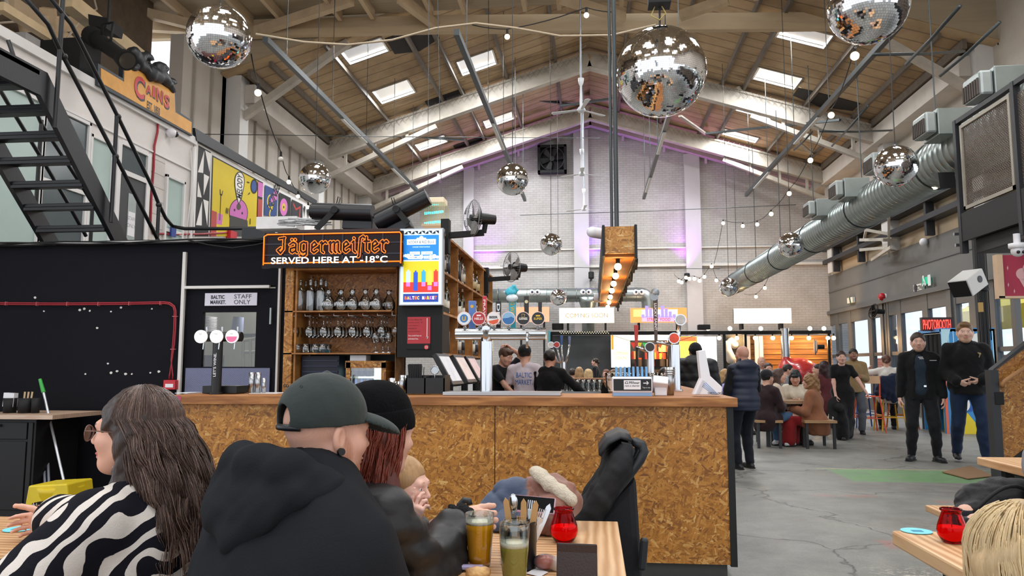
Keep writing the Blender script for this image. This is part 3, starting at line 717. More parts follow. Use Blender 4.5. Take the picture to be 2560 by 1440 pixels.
    def grid(step,fine=True,pad=0):
        ax=[]
        for i in range(3):
            a,b=lo[i]-pad,hi[i]+pad
            if fine and sp.get('hstep'): ax.append(axis([(a,hb0[i],step),(hb0[i],hb1[i],hst)]+([(hb1[i],b,step)] if b>hb1[i]+step else [])))
            else: ax.append(np.arange(a,b,step))
        return ax
    BW=sp.get('bw',1)
    def torso(S,inf,col,k=.05,low=True):
        f_=fat
        if low: S.ell(w['hip']+TW@V(0,0,.02)*s,[.165*s*f_,.115*s*f_,.12*s],TW,k,col,inf=inf+(.008 if col is None else 0))
        S.ell(w['waist'],[(.137-.012*fem)*s*f_,.102*s*f_**1.5,.14*s],TW,k,col,inf=inf)
        S.ell(w['chest'],[(.160-.012*fem)*s*f_,.112*s*f_,.17*s],TW,k,col,inf=inf)
        if fem: 
            for x in(-1,1): S.ell(w['chest']+TW@V(x*.068,.074,.01)*s,[.048*s]*3,TW,.04,col,inf=inf*.6)
        for x,q_ in(('l',-1),('r',1)): S.cone(w['neck']+TW@V(q_*.035,-.01,-.015)*s,w['s'+x]+TW@V(0,0,.006)*s,.045*s,.044*s,.025,col,inf=inf*.7)
    def arm(S,x,inf,col,to=1.0,k=.03,r=1):
        S.cone(w['s'+x],w['e'+x],.050*s*r,.039*s*r,k if col is None else min(k,.02),col,inf=inf)
        if to>.5: e_=w['e'+x]; t_=w['w'+x]; en=e_+(t_-e_)*((to-.5)*2); S.cone(e_,en,.040*s*r,.028*s*r,k,col,inf=inf)
        elif to<.5:
            pass
    def leg(S,x,inf,col,to=1.0,k=.03,r0=.088,r1=.058,r2=.036):
        S.cone(w['h'+x],w['k'+x],r0*s*fat,r1*s,k,col,inf=inf)
        a=w['k'+x];b=w['a'+x];m=a+(b-a)*.35; en=a+(b-a)*to
        S.cone(a,m,r1*.9*s,(r1*.5+r2*.6)*s,k,col,inf=inf); S.cone(m,en,(r1*.5+r2*.6)*s,r2*s,k,col,inf=inf)
    # body
    S=SDF(*grid(st),col=lin(skin))
    torso(S,-.004,skin)
    for x in 'lr':
        arm(S,x,-.002,skin); leg(S,x,-.004,skin)
        fd=V(*(B.to_3x3()@Vector(sp.get('fd'+x,(0,1,0))))).normalized(); S.cone(w['a'+x]-V(0,0,.03)*s,w['a'+x]+fd*.13*s-V(0,0,.055)*s,.035*s,.026*s,.02,skin)
    S.cone(w['neck']-TW@V(0,0,.05)*s,H((0,-.022,-.06)),.060*hs*(1-.12*fem),.054*hs*(1-.12*fem)*(1.1 if fat>1.05 else 1),.03,skin)
    head_prims(S,H,RW,hs,skin,sp)
    if sp.get('buzz'):
        S.ell(H((0,-.02,.036)),[.086*hs,.104*hs,.088*hs],RW,.02,sp['buzz'],'blend')
    vs,fs,cl=S.mesh(); 
    hm=[]
    for x,sd in(('l',-1),('r',1)):
        if sp.get('h_'+x,1)==0: continue
        ho=sp.get('hand'+x,{}); d_=w['w'+x]-w['e'+x]; d_=d_.normalized() if 'd' not in ho else Wd(ho['d'])
        if 'D' in ho: d_=Vector(ho['D']).normalized()
        n_=Wd(ho.get('n',(sd,0,.1))) if 'n' in ho else Wd((sd,.05,.2))
        a=hand_mesh(w['w'+x]+d_*.008,d_,n_,-sd if True else sd,skin,ho.get('curl',.4),ho.get('spread',.08),s*sp.get('hands',1)*.98,sp.get('fstep',.006),ho.get('thumb',.6),ho.get('curls'))
        b=len(vs); vs=np.concatenate([vs,a[0]]); fs=np.concatenate([fs,a[1]+b]); cl=np.concatenate([cl,a[2]])
    obj('body',(vs,fs),vcmat('skin',.5,sss=.08),root,vcol=cl)
    if sp.get('eyes',1):
        for x in(-1,1):
            e=MB(); e.smooth=True; e.sph(H((x*.031,.0775,.001)),.0112*hs,12,8); e.mi=1; e.sph(H((x*.031,.0832,.0008)),.0064*hs,10,6)
            obj('eye',e,[M('#e4dedb',.2,var=0,name='eye_white'),M(sp.get('iris','#2b2420'),.15,var=0,name='iris')],root)
    # clothes
    tops=sp.get('tops') or [sp.get('top',{})]
    for tt in tops:
        if not tt: continue
        S=SDF(*grid(tt.get('step',st*.9),False)); inf=tt.get('inf',.014); to={'long':.97,'short':.5,'none':0}.get(tt.get('sleeve','long'),tt.get('sleeve'))
        torso(S,inf,None,.05)
        for x in 'lr':
            if to>=.5: arm(S,x,inf+tt.get('ainf',0),None,to,tt.get('k',.03),tt.get('ar',1))
            elif to>0:
                a=w['s'+x];b=w['e'+x]; S.cone(a,a+(b-a)*to*2,.055*s,.052*s,.03,None,inf=inf)
        if to==.5:
            for x in 'lr':
                d=(w['e'+x]-w['s'+x]).normalized(); p=w['s'+x]+(w['e'+x]-w['s'+x])*.78
                S.cone(p+d*.05,p+d*.2,.085*s,.085*s,.004,None,'cut')
        if tt.get('hem'):   # lengthen below the hips
            S.cone(w['hip'],w['hip']-TW@V(0,0,tt['hem'])*s,(.13*fat)*s,(.14*fat+tt.get('flare',0))*s,.05,None,inf=inf+.01)
            if sp.get('sit'):
                for x in 'lr': S.cone(w['h'+x],w['h'+x]+(w['k'+x]-w['h'+x])*tt.get('lap',.35),.09*s,.085*s,.05,None,inf=inf+.008)
        if tt.get('collar'):
            S.cone(w['neck']-TW@V(0,0,.04)*s,w['neck']+TW@V(0,.008,.035*tt['collar'])*s,.072*s,.066*s,.02,None,inf=inf*.5)
        if tt.get('hood'):
            hk=tt['hood']
            S.ell(w['neck']+TW@V(0,-.085,-.02)*s,[.135*s*hk,.075*s*hk,.085*s*hk],TW,.03)
            for x in(-1,1): S.cone(w['neck']+TW@V(x*.10,-.05,.0)*s,w['neck']+TW@V(x*.05,.075,-.045)*s,.04*s*hk,.028*s*hk,.03)
            S.ell(w['neck']+TW@V(0,-.055,.055)*s,[.085*s,.05*s,.05*s],TW,.02,None,'cut')
        if tt.get('bulk'): S.ell(w['waist']+TW@V(0,-.02,tt.get('bz',.12))*s,[x*s for x in tt['bulk']],TW,.08)
        if tt.get('ring'): RING.append((w['neck'].copy(),TW.copy(),s))
        if tt.get('puff'):
            z0=w['hip'].z; pf=tt['puff']; S.fn(lambda D,X,Y,Z:D-.010*np.abs(np.sin((Z-z0)*PI/pf))+.004)
        # neckline, hem
        S.cone(w['neck']+TW@V(0,.01,.02 if not tt.get('collar') else .045*tt['collar'])*s,H((0,0,0)),.058*hs,.075*hs,.008,None,'cut')
        S.half(w['hip']-TW@V(0,0,tt.get('hem',.04)+.02)*s if not sp.get('sit') or not tt.get('hem') else w['hip']-V(0,0,.2),-(TW@V(0,0,1)) if not sp.get('sit') or not tt.get('hem') else V(0,0,-1))
        if tt.get('open'):   # coat left open at the front
            a=w['neck']+TW@V(0,.13,-.04)*s; b=w['hip']+TW@V(0,.20*fat,-.1)*s; S.cone(a,b,.055*s,.10*s*tt['open'],.008,None,'cut')
        o=sobj(tt.get('name','jumper'),S,tt.get('mat') or cloth(tt.get('col','#222222')),root,wr=tt.get('wr',.005),fr=tt.get('fr',22),seed=tt.get('seed',1))
    lg=sp.get('legs',{'col':'#1c1d22'})
    if lg:
        S=SDF(*grid(st*.9,False)); inf=lg.get('inf',.010); wd=lg.get('wide',1)
        S.ell(w['hip']+V(0,0,.0),[.168*s*fat,.12*s*fat,.12*s],TW,.03,inf=inf)
        for x in 'lr': leg(S,x,inf,None,lg.get('to',.97),.03,.09*max(1,wd*.9),.062*wd,.044*wd*lg.get('flare',1))
        if lg.get('skirt'): S.cone(w['hip'],(w['al']+w['ar'])/2+V(0,0,.05),.15*s,.13*s*lg['skirt'],.05,inf=inf)
        S.half(w['hip']+V(0,0,.10)*s,V(0,0,1))
        sobj(lg.get('name','trousers'),S,lg.get('mat') or cloth(lg.get('col','#1c1d22')),root,wr=lg.get('wr',.005),fr=20,seed=4)
    shc=sp.get('shoe','#16161a')
    if shc:
        for x in 'lr':
            fd=V(*(B.to_3x3()@Vector(sp.get('fd'+x,(0,1,0))))).normalized(); a=w['a'+x]; m=.17*s; h_=min(st*.8,.009)
            up=V(0,0,1); S=SDF.box(a-V(m,m,.12),a+V(m,m,.1)+V(0,0,0),h_); g=a-V(0,0,.085*s)
            tip=sp.get('tip'+x,0)   # raised heel
            S.cone(g+fd*-.05*s+V(0,0,.034*s+tip),g+fd*.13*s+V(0,0,.030*s),.038*s,.040*s,.02); S.cone(a,g+fd*.02+V(0,0,.05*s+tip*.6),.042*s,.045*s,.03)
            S.half(g+V(0,0,.002),V(0,0,-1))
            sh=sobj('shoe',S,M(shc,.5,name='shoe_upper'),root)
            f=MB(); f.cbox(g+fd*.042*s+V(0,0,.009),(.082*s,.245*s,.018),Matrix.Rotation(math.atan2(-fd.x,fd.y),3,'Z')); obj('sole',f,M(sp.get('sole','#1a1a1a'),.7,name='shoe_sole'),sh,bevel=.008)
    hr=sp.get('hair',{'style':'short','col':'#3a2a20'})
    if hr:
        col=hr.get('col','#3a2a20'); hh=hr.get('step',hst*.9); L_=hr.get('len',.3)
        lo_=hcW-V(.2,.2,.16)*hs; hi_=hcW+V(.2,.2,.2)*hs
        if hr['style']=='long': lo_=lo_-V(.06,.06,L_)
        S=SDF.box(lo_,hi_,hh); e=lambda c,r,k=.02,op='add': S.ell(H(c),[x*hs for x in r],RW,k*hs,None,op)
        v=hr.get('vol',1)
        e((0,-.020,.032),(.084*v,.102*v,.092*v))
        if hr['style'] in('short','bun'):
            e((0,.095,-.03),(.075,.068,.082),.01,'cut'); e((0,.04,-.13),(.11,.12,.105),.01,'cut')
            if hr.get('quiff'): e((0,.06,.085),(.055,.04,.03),.02)
            for x in(-1,1): e((x*.085,.0,-.015),(.02,.025,.035),.006,'cut')
        if hr['style']=='bun': e((0,-.115,.03 if not hr.get('low') else -.02),(.038,.034,.036),.01)
        if hr['style']=='long':
            e((0,.095,-.035),(.062,.062,.088),.012,'cut')
            e((0,-.05,-.04),(.08*v,.06*v,.09),.03)
            for x in(-1,1):
                S.cone(H((x*.062*v,-.02,.0)),H((x*.075*v,-.02+hr.get('fwd',0),-.16)),.034*hs,.036*hs,.03*hs)
                if L_>.2: S.cone(H((x*.075*v,-.02+hr.get('fwd',0),-.16)),H((x*.085*v,-.03+hr.get('fwd',0)*1.5,-L_)),.036*hs,.024*hs,.03*hs)
            S.cone(H((0,-.075,-.06)),H((0,-.095,-L_*.9)),.06*hs*v,.045*hs*v,.04*hs)
            if hr.get('fringe'): e((0,.075,.045),(.055,.024,.03),.01)
        o=sobj('hair',S,hair_mat(col),root,wr=hr.get('wr',.003),fr=60,seed=2)
    if sp.get('cap'):
        S=SDF.box(hcW-V(.17,.17,.17),hcW+V(.17,.17,.2),hst*.9); S.ell(H((0,-.018,.042)),[.088*hs,.108*hs,.090*hs],RW,.01); S.half(H((0,0,.022)),-(RW@V(0,-.15,1)))
        sg=sp.get('capdir',1); S.cone(H((-.03,sg*.10,.035)),H((.03,sg*.10,.035)),.006*hs,.006*hs,.01)
        S.ell(H((0,sg*.115,.028)),[.062*hs,.062*hs,.009*hs],RW,.008)
        sobj('cap',S,cloth(sp['cap'],.1),root)
    if sp.get('beanie'):
        S=SDF.box(hcW-V(.17,.17,.17),hcW+V(.17,.17,.2),hst*.9); S.ell(H((0,-.018,.045)),[.090*hs,.110*hs,.095*hs],RW,.01); S.ell(H((0,-.018,.035)),[.096*hs,.116*hs,.05*hs],RW,.01); S.half(H((0,0,.012)),-(RW@V(0,-.2,1)))
        sobj('beanie',S,cloth(sp['beanie'],.3),root)
    root['_']=0; del root['_']
    return root,w,H,RW,TW

def strands(root,H,hs,n,L,col,spread=.06,seed=0,phi=(-2.3,2.3),start=1.25,w=.0016,back=.05,wavy=.010,side=0,name='loose_strands',zr=.02,y0=-.018,lo=.15):
    rs=np.random.RandomState(seed); f=MB(); f.smooth=True
    for i in range(n):
        ph=rs.uniform(*phi); th0=rs.uniform(lo,start); r=1.03+rs.rand()*.10; pts=[]; q=rs.uniform(.6,1.05)*L; cl=int((ph+3)*9+rs.rand()*1.4); w1=cl*2.1;w2=18+(cl%5)*4
        a=Vector((math.sin(ph)*.086*r,y0-math.cos(ph)*.108*r,0))
        for th in np.linspace(th0,1.45,5): pts.append(Vector((a.x*math.sin(th),y0+(a.y-y0)*math.sin(th),.032+.094*r*math.cos(th))))
        e=pts[-1]; k=10
        for j in range(1,k+1):
            t_=j/k; z=e.z-q*t_
            o=spread*t_; wv=wavy*math.sin(w1+w2*q*t_)*min(1,t_*3); pts.append(Vector((e.x*(1+o*3)+side*t_+wv+rs.normal()*.002,e.y-back*t_**.7+wv*.6*math.cos(w1),z)))
        m=len(pts); f.tube([H(p) for p in pts],[w*hs*(1-.6*abs(j/m-.3)) *1.0 for j in range(m)],3)
    f.m=[0]*len(f.f); return obj(name,f,hair_mat(col,.36),root)
def decal(mb,txt,ob,c,ux,uy,dr,size,width,off=.004,**k):
    from mathutils.bvhtree import BVHTree
    bv=BVHTree.FromPolygons([v.co[:] for v in ob.data.vertices],[p.vertices[:] for p in ob.data.polygons]); t=MB(); put_text(t,txt,c,ux,uy,size,width,**k); dr=Vector(dr).normalized()
    vs=[]
    for v in t.v:
        h=bv.ray_cast(Vector(v)-dr*.4,dr); vs.append((h[0]-dr*off) if h[0] else Vector(v))
    mb.add(vs,t.f); return mb
def kid(root,nm): return [o for o in root.children if o.name.split('.')[0]==nm][0]
# ================= bar =================
def m_osb(name,cs,rot,sc_=1.0,rough=.45):
    t=NT(name); best=None;val=None
    for i,(a,off) in enumerate([(0,0),(.7,3.1),(-.6,7.7),(1.35,12.3)]):
        rr=list(rot); 
        v0=t.coord('Object',(1,1,1),rot); mp=t.n('ShaderNodeMapping'); mp.inputs['Rotation'].default_value=(0,0,a); t.l(v0,mp.inputs[0])
        nn=t.n('ShaderNodeTexNoise'); nn.inputs['Scale'].default_value=14*sc_; nn.inputs['Detail'].default_value=2; t.l(mp.outputs[0],nn.inputs['Vector'])
        ad=t.n('ShaderNodeVectorMath',operation='MULTIPLY_ADD'); t.l(nn.outputs['Color'],ad.inputs[0]); ad.inputs[1].default_value=(.05,.03,0); t.l(mp.outputs[0],ad.inputs[2])
        m2=t.n('ShaderNodeMapping'); m2.inputs['Scale'].default_value=(20*sc_,84*sc_,.02); m2.inputs['Location'].default_value=(off,off*2,0); t.l(ad.outputs[0],m2.inputs[0])
        vo=t.n('ShaderNodeTexVoronoi'); vo.inputs['Scale'].default_value=1; vo.inputs['Randomness'].default_value=1; t.l(m2.outputs[0],vo.inputs['Vector'])
        sp=t.n('ShaderNodeSeparateColor'); t.l(vo.outputs['Color'],sp.inputs[0])
        pr=sp.outputs[0]; co=sp.outputs[1]
        if best is None: best,val=pr,co
        else:
            g=t.math('GREATER_THAN',pr,best); mx=t.n('ShaderNodeMix',data_type='FLOAT'); t.l(g,mx.inputs[0]); t.l(val,mx.inputs[2]); t.l(co,mx.inputs[3]); val=mx.outputs[0]; best=t.math('MAXIMUM',pr,best)
    c=t.ramp(val,[(0,cs[0]),(.25,cs[1]),(.6,cs[2]),(.9,cs[3]),(1,cs[4])])
    v=t.coord('Object'); fn=t.noise(v,140,3,.7); c=t.mix(t.math('MULTIPLY',t.ramp(fn,[(.35,(1,1,1)),(.5,(0,0,0))]),.45),c,cs[0])
    bg_=t.noise(v,1.6,3,.6); c=t.mix(1,c,t.ramp(bg_,[(.3,(.82,.8,.78)),(.7,(1.1,1.1,1.1))]),'MULTIPLY')
    t.base(c); t.b.inputs['Roughness'].default_value=rough; t.bump(val,.25,.004); return t.m
OC=('#7a4a1c','#9c6424','#b5782c','#c48a40','#d9ac68')
mOSB=m_osb('oriented_strand_board',OC,(PI/2,0,0)); mOSBy=m_osb('oriented_strand_board_side',OC,(PI/2,0,PI/2))
def m_wood(name,c1,c2,c3,st=(1,9,9),sc_=2.2,rough=.5,bd='Y',rot=(0,0,0)):
    t=NT(name); v=t.coord('Object',st,rot); w=t.n('ShaderNodeTexWave',bands_direction=bd); w.inputs['Scale'].default_value=sc_; w.inputs['Distortion'].default_value=5; w.inputs['Detail'].default_value=4; w.inputs['Detail Scale'].default_value=1.4; t.l(v,w.inputs[0])
    c=t.ramp(w.outputs[0],[(0,c1),(.5,c2),(1,c3)]); n_=t.noise(v,1.2,4,.6); c=t.mix(t.ramp(n_,[(.45,(0,0,0)),(.8,(.8,.8,.8))]),c,c1)
    t.base(c); t.b.inputs['Roughness'].default_value=rough; t.bump(w.outputs[0],.12,.003); return t.m
mTop=m_wood('varnished_worktop','#8a5427','#a86e38','#bd8348')
mShelf=m_wood('varnished_ply','#94602c','#ac7438','#bf8846',(6,1,6),1.2)
mChrome=M('#c9ccd0',.14,1,var=0,name='polished_steel'); mBrush=M('#b4b6b8',.28,1,var=.05,name='brushed_steel')
mBlkP=M('#0b0b0d',.4,var=.05,name='black_plastic'); mBlkM=M('#070708',.7,var=.05,name='matt_black_plastic'); mWhP=M('#e9e7ea',.35,var=.02,name='white_plastic')
gThin=glass('#eef2f2',.02,thin=True,name='drinking_glass',op=.10)
def bx(mb,a,b,c,d,Y0,Y1):   # rectangle seen at pixels (a..b, c..d) on the plane Y0, as deep as Y1
    p=PY(a,d,Y0);q=PY(b,c,Y0); mb.box(p.x,q.x,Y0,Y1,p.z,q.z); return mb
YB=4.92; ZT=1.122
BL=PY(430,1100,YB+.03).x; BR=.853; SEAM=PY(1237,1200,YB+.03).x
t=thing('bar_counter','long bar counter clad in brown strand board with a varnished wood top','bar',((BL+BR)/2,5.25,0))
f=MB(); f.box(BL,SEAM-.003,YB+.03,YB+.05,.10,1.065); obj('front_panel',f,mOSB,t)
f=MB(); f.box(SEAM+.003,BR-.02,YB+.03,YB+.05,.10,1.065); obj('front_panel',f,mOSB,t)
f=MB(); f.box(-2.885,.895,YB-.02,5.62,1.065,ZT); obj('worktop',f,mTop,t,bevel=.004)
f=MB(); f.box(BR-.02,BR+.02,YB+.02,5.6,.09,1.065); obj('edge_trim',f,mBlack,t); f=MB(); f.box(SEAM-.004,SEAM+.004,YB+.032,YB+.048,.1,1.06); obj('edge_trim',f,mBlack,t)
f=MB(); f.box(BL+.05,BR-.03,YB+.1,5.5,0,.10); obj('plinth',f,M('#4c4a48',.6,name='worn_metal'),t)
f=MB(); f.box(BL+.02,BR-.03,YB+.06,5.55,.1,1.06); obj('carcass',f,mBlack,t)
f=MB(); 
for q in(BL+.02,): f.box(BL-.01,BL+.0,YB+.03,5.5,.1,1.065)
obj('side_panel',f,mOSBy,t)
for px,c in((428,'#1c1815'),(446,'#b4476a')):
    p=PY(px,996,YB-.02); f=MB(); f.cyl((p.x,YB-.0205,p.z),(p.x,YB-.022,p.z),.016 if px<440 else .02,n=20); 
    tag(obj('sticker',f,M(c,.5,name='sticker_print')),'round %s sticker on the left end of the bar edge'%('black' if px<440 else 'pink'),'sticker')
t=thing('bar_return','wood topped side counter running back from the right end of the bar','bar',(.55,7.5,0))
f=MB(); f.box(.15,.895,5.622,10.55,1.065,ZT-.001); obj('worktop',f,mTop,t,bevel=.004)
f=MB(); f.box(.2,.85,5.65,10.5,0,1.065); obj('carcass',f,mBlack,t)
t=thing('back_bar','wood topped counter along the far side of the bar with glasses on it','bar',(-.3,10.8,0))
f=MB(); f.box(-1.6,.895,10.6,11.1,1.09,1.15); obj('worktop',f,mTop,t); f=MB(); f.box(-1.6,.85,10.65,11.05,0,1.09); obj('carcass',f,mBlack,t)
f=MB(); f.box(-.5,.1,9.7,10.5,.96,1.0); obj('steel_shelf',f,mBrush,t)
# ---- shelving unit with glassware ----
Yu=6.3
t=thing('glass_cabinet','open strand board cabinet of bar glasses under the orange neon sign','cabinet',(-2.15,6.5,0))
cb=MB(); bx(cb,705,735,668,985,Yu,6.68); obj('side_post',cb,mOSB,t)
for a_,b_ in((735,740),(986,992)): cb=MB(); bx(cb,a_,b_,672,1010,Yu+.02,6.66); obj('side_panel',cb,mShelf,t)
cb=MB(); bx(cb,735,990,664,676,Yu+.01,6.66); obj('top_board',cb,mShelf,t)
S1=PY(860,776,Yu).z; S2=PY(860,882,Yu).z
for z in(S1,S2): cb=MB(); cb.box(PY(735,0,Yu).x,PY(990,0,Yu).x,Yu,6.64,z-.012,z); obj('shelf',cb,mShelf,t)
cb=MB(); p=PY(735,1000,Yu);q=PY(992,664,Yu); cb.box(p.x,q.x,6.64,6.66,S2,q.z); obj('back_board',cb,m_osb('oiled_strand_board',('#6a3c16','#935a24','#a86a30','#b87a3c','#c8924e'),(PI/2,0,0)),t)
cb=MB(); cb.box(p.x,q.x,6.64,6.66,.3,S2); obj('lower_back',cb,mBlack,t)
cb=MB(); bx(cb,700,1000,570,668,6.34,6.68); obj('fascia',cb,M('#3a1c14',.5,var=.2,name='dark_stained_board'),t)
X0=PY(740,0,Yu).x; X1=PY(986,0,Yu).x
for i in range(8):
    x=X0+.03+i*.128; g=MB(); g.tube([(x,6.32,S1-.012),(x,6.32,S1-.045),(x+.045,6.32,S1-.045)],.003,6); g.tube([(x+.045,6.32,S1-.045),(x+.045,6.6,S1-.045)],.003,6); g.tube([(x,6.32,S1-.045),(x,6.6,S1-.045)],.003,6); obj('glass_rack',g,mBrush,t)
def glass_thing(name,label,prof,extra=None,mat=gThin,n=18):
    r=thing(name,label,'glass'); f=MB(); f.lathe(prof,(0,0,0),n); obj('bowl' if name!='carafe' else 'body',f,mat,r)
    if extra: extra(r)
    return r
def carafe_x(r):
    f=MB(); f.lathe([(.001,.255),(.018,.255),(.013,.27),(.018,.285),(.001,.287)],(0,0,0),12); obj('stopper',f,gThin,r)
tall=glass_thing('carafe','x',[(.001,.004),(.042,.004),(.044,.01),(.044,.17),(.040,.19),(.016,.215),(.014,.25),(.019,.26)],carafe_x)
rnd=glass_thing('carafe','x',[(.001,.003),(.040,.003),(.055,.03),(.056,.07),(.040,.11),(.020,.14),(.017,.17),(.026,.19)])
f=MB(); put_text(f,'#VICE',(0,-.0575,.06),UX,UZ,.036,.085); obj('lettering',f,M('#f0f0f0',.6,var=0,name='white_lettering'),rnd)
wine=glass_thing('wine_glass','x',[(.030,0),(.040,.04),(.036,.085),(.006,.10),(.004,.17),(.033,.178),(.034,.18)])
tumb=glass_thing('tumbler','x',[(.001,.004),(.030,.004),(.034,.008),(.040,.075),(.038,.075)])
for o in(tall,rnd,wine,tumb): kids(o)
def many(root,locs,label,group,**k):
    for l in locs: dup(root,l,label=label,group=group,**k)
many(tall,[(PY(x,0,6.4).x,y,S1+.001) for x in(750,774,798,823) for y in(6.38,6.5)],'tall square-shouldered clear carafe on the top shelf of the glass cabinet','tall carafes on the top shelf')
many(rnd,[(PY(x,0,6.42).x,y,S1+.001) for x,y in((844,6.38),(872,6.4),(901,6.38),(930,6.4),(958,6.38),(979,6.5),(858,6.52),(887,6.52),(944,6.53))],'round clear carafe with white lettering on the top cabinet shelf','round lettered carafes')
many(wine,[(X0+.055+i*.128,y,S1-.045-.18) for i in range(8) for y in(6.36,6.45,6.54)],'stemmed glass hanging upside down from the cabinet rack','hanging stemmed glasses')
many(tumb,[(PY(x,0,6.4).x,y,S2+.001) for x in(750,772,792,815,832) for y in(6.37,6.48)],'plain tumbler on the lower cabinet shelf','tumblers on the lower shelf')
many(wine,[(PY(x,0,6.4).x,6.4,S2+.182) for x in(955,972,985)],'stemmed glass standing at the right of the lower cabinet shelf','stemmed glasses on the lower shelf',rot=(PI,0,0))
def rm(root):
    for c in list(KIDS.get(root.name,[])): bpy.data.objects.remove(c)
    bpy.data.objects.remove(root)
for o in(tall,rnd,wine,tumb): rm(o)
p=PY(800,875,6.42); S=SDF.box((p.x-.09,6.36,S2-.02),(p.x+.12,6.5,S2+.09),.008); 
for a in range(6): S.ell((p.x-.04+a*.02,6.42,S2+.012),(.03,.02,.012+.006*math.sin(a*2)),None,.02)
S.ell((p.x+.03,6.42,S2+.02),(.03,.02,.025)); tag(sobj('bar_cloth',S,cloth('#1f5a6a'),None,wr=.004,fr=80),'crumpled teal and black cloth on the lower cabinet shelf','cloth')
f=MB(); bx(f,752,848,890,1000,6.42,6.62); t=thing('crate','dark blue stacked plastic crates inside the glass cabinet','crate',(PY(800,0,6.5).x,6.5,.95)); obj('crate_body',f,M('#11152a',.5,name='navy_plastic'),t)
f=MB(); 
for y in range(900,990,14): bx(f,756,844,y,y+3,6.41,6.425)
obj('rib',f,M('#1c2340',.4,name='navy_plastic_edge'),t)
# ice chest / mini fridge with cans
f=MB(); bx(f,863,876,906,990,6.33,6.6); bx(f,952,965,906,990,6.33,6.6); bx(f,863,965,902,920,6.33,6.6)
t=thing('mini_fridge','small strand board cased drinks fridge with lit cans on the back counter','fridge',(PY(915,0,6.4).x,6.4,.9)); obj('case',f,mOSB,t)
f=MB(); bx(f,876,952,920,990,6.56,6.6); obj('lit_back',f,M('#bff0ef',.5,var=0,emit=1.6,name='fridge_light'),t)
f=MB(); bx(f,876,952,920,990,6.338,6.342); obj('door_pane',f,glass(thin=True,name='fridge_door',op=.05),t)
can=thing('drink_can','x','can'); f=MB(); f.lathe([(.001,0),(.022,0),(.026,.006),(.026,.125),(.021,.134),(.001,.134)],(0,0,0),16); obj('can_body',f,M('#4a7fc4',.3,.7,var=0,name='blue_can'),can); 
f=MB(); f.lathe([(.0262,.05),(.0262,.09)],(0,0,0),16); obj('can_print',f,M('#d8dde2',.3,.4,var=0,name='silver_print'),can); kids(can)
zc=PY(915,985,6.42).z; many(can,[(PY(x,0,6.42).x,y,z) for x in(912,926,941) for y in(6.4,6.48) for z in(zc,zc+.15)],'blue and silver slim can inside the lit mini fridge','cans in the mini fridge'); rm(can)
f=MB(); bx(f,875,915,888,902,6.36,6.5); tag(obj('glove_box',f,M('#d9dde2',.6,name='printed_card')),'white cardboard glove box on top of the mini fridge','box')
# ---- neon sign ----
Yn=6.12; a=PY(652,664,Yn);b=PY(1005,575,Yn); t=thing('neon_sign','black framed neon sign with orange blackletter outline and white words','sign',((a.x+b.x)/2,Yn,a.z)); W_=b.x-a.x;Hh=b.z-a.z
f=MB(); f.box(a.x,b.x,Yn+.05,Yn+.07,a.z-.005,b.z+.005); f.box(a.x,b.x,Yn+.02,Yn+.06,a.z-.02,a.z+.02); obj('backing',f,M('#160a0c',.25,var=0,name='dark_acrylic',spec=.2),t)
f=MB()
for i in range(1,7): f.bar((a.x+W_*i/7,Yn+.045,a.z),(a.x+W_*i/7,Yn+.045,b.z),.012,.006)
for i in(1,2): f.bar((a.x,Yn+.045,a.z+Hh*i/3),(b.x,Yn+.045,a.z+Hh*i/3),.006,.012)
obj('grid',f,M('#1b1f30',.5,name='dark_grid'),t)
mNeon=M('#ff6410',.5,var=0,emit=1.9,name='orange_neon'); mNeonW=M('#fff8ee',.5,var=0,emit=1.6,name='white_neon')
f=MB(); e=.012; pts=[(a.x+e,a.z+.015),(a.x+e+.01,a.z+.022),(b.x-e-.01,a.z+.022),(b.x-e,a.z+.005),(b.x-e,b.z-.03),(b.x-e-.012,b.z-.014),(a.x+.04,b.z-.014),(a.x+e,b.z-.03),(a.x+e,a.z+.005)]
f.tube([(x,Yn+.02,z) for x,z in pts],.0055,6); obj('border_tube',f,mNeon,t)
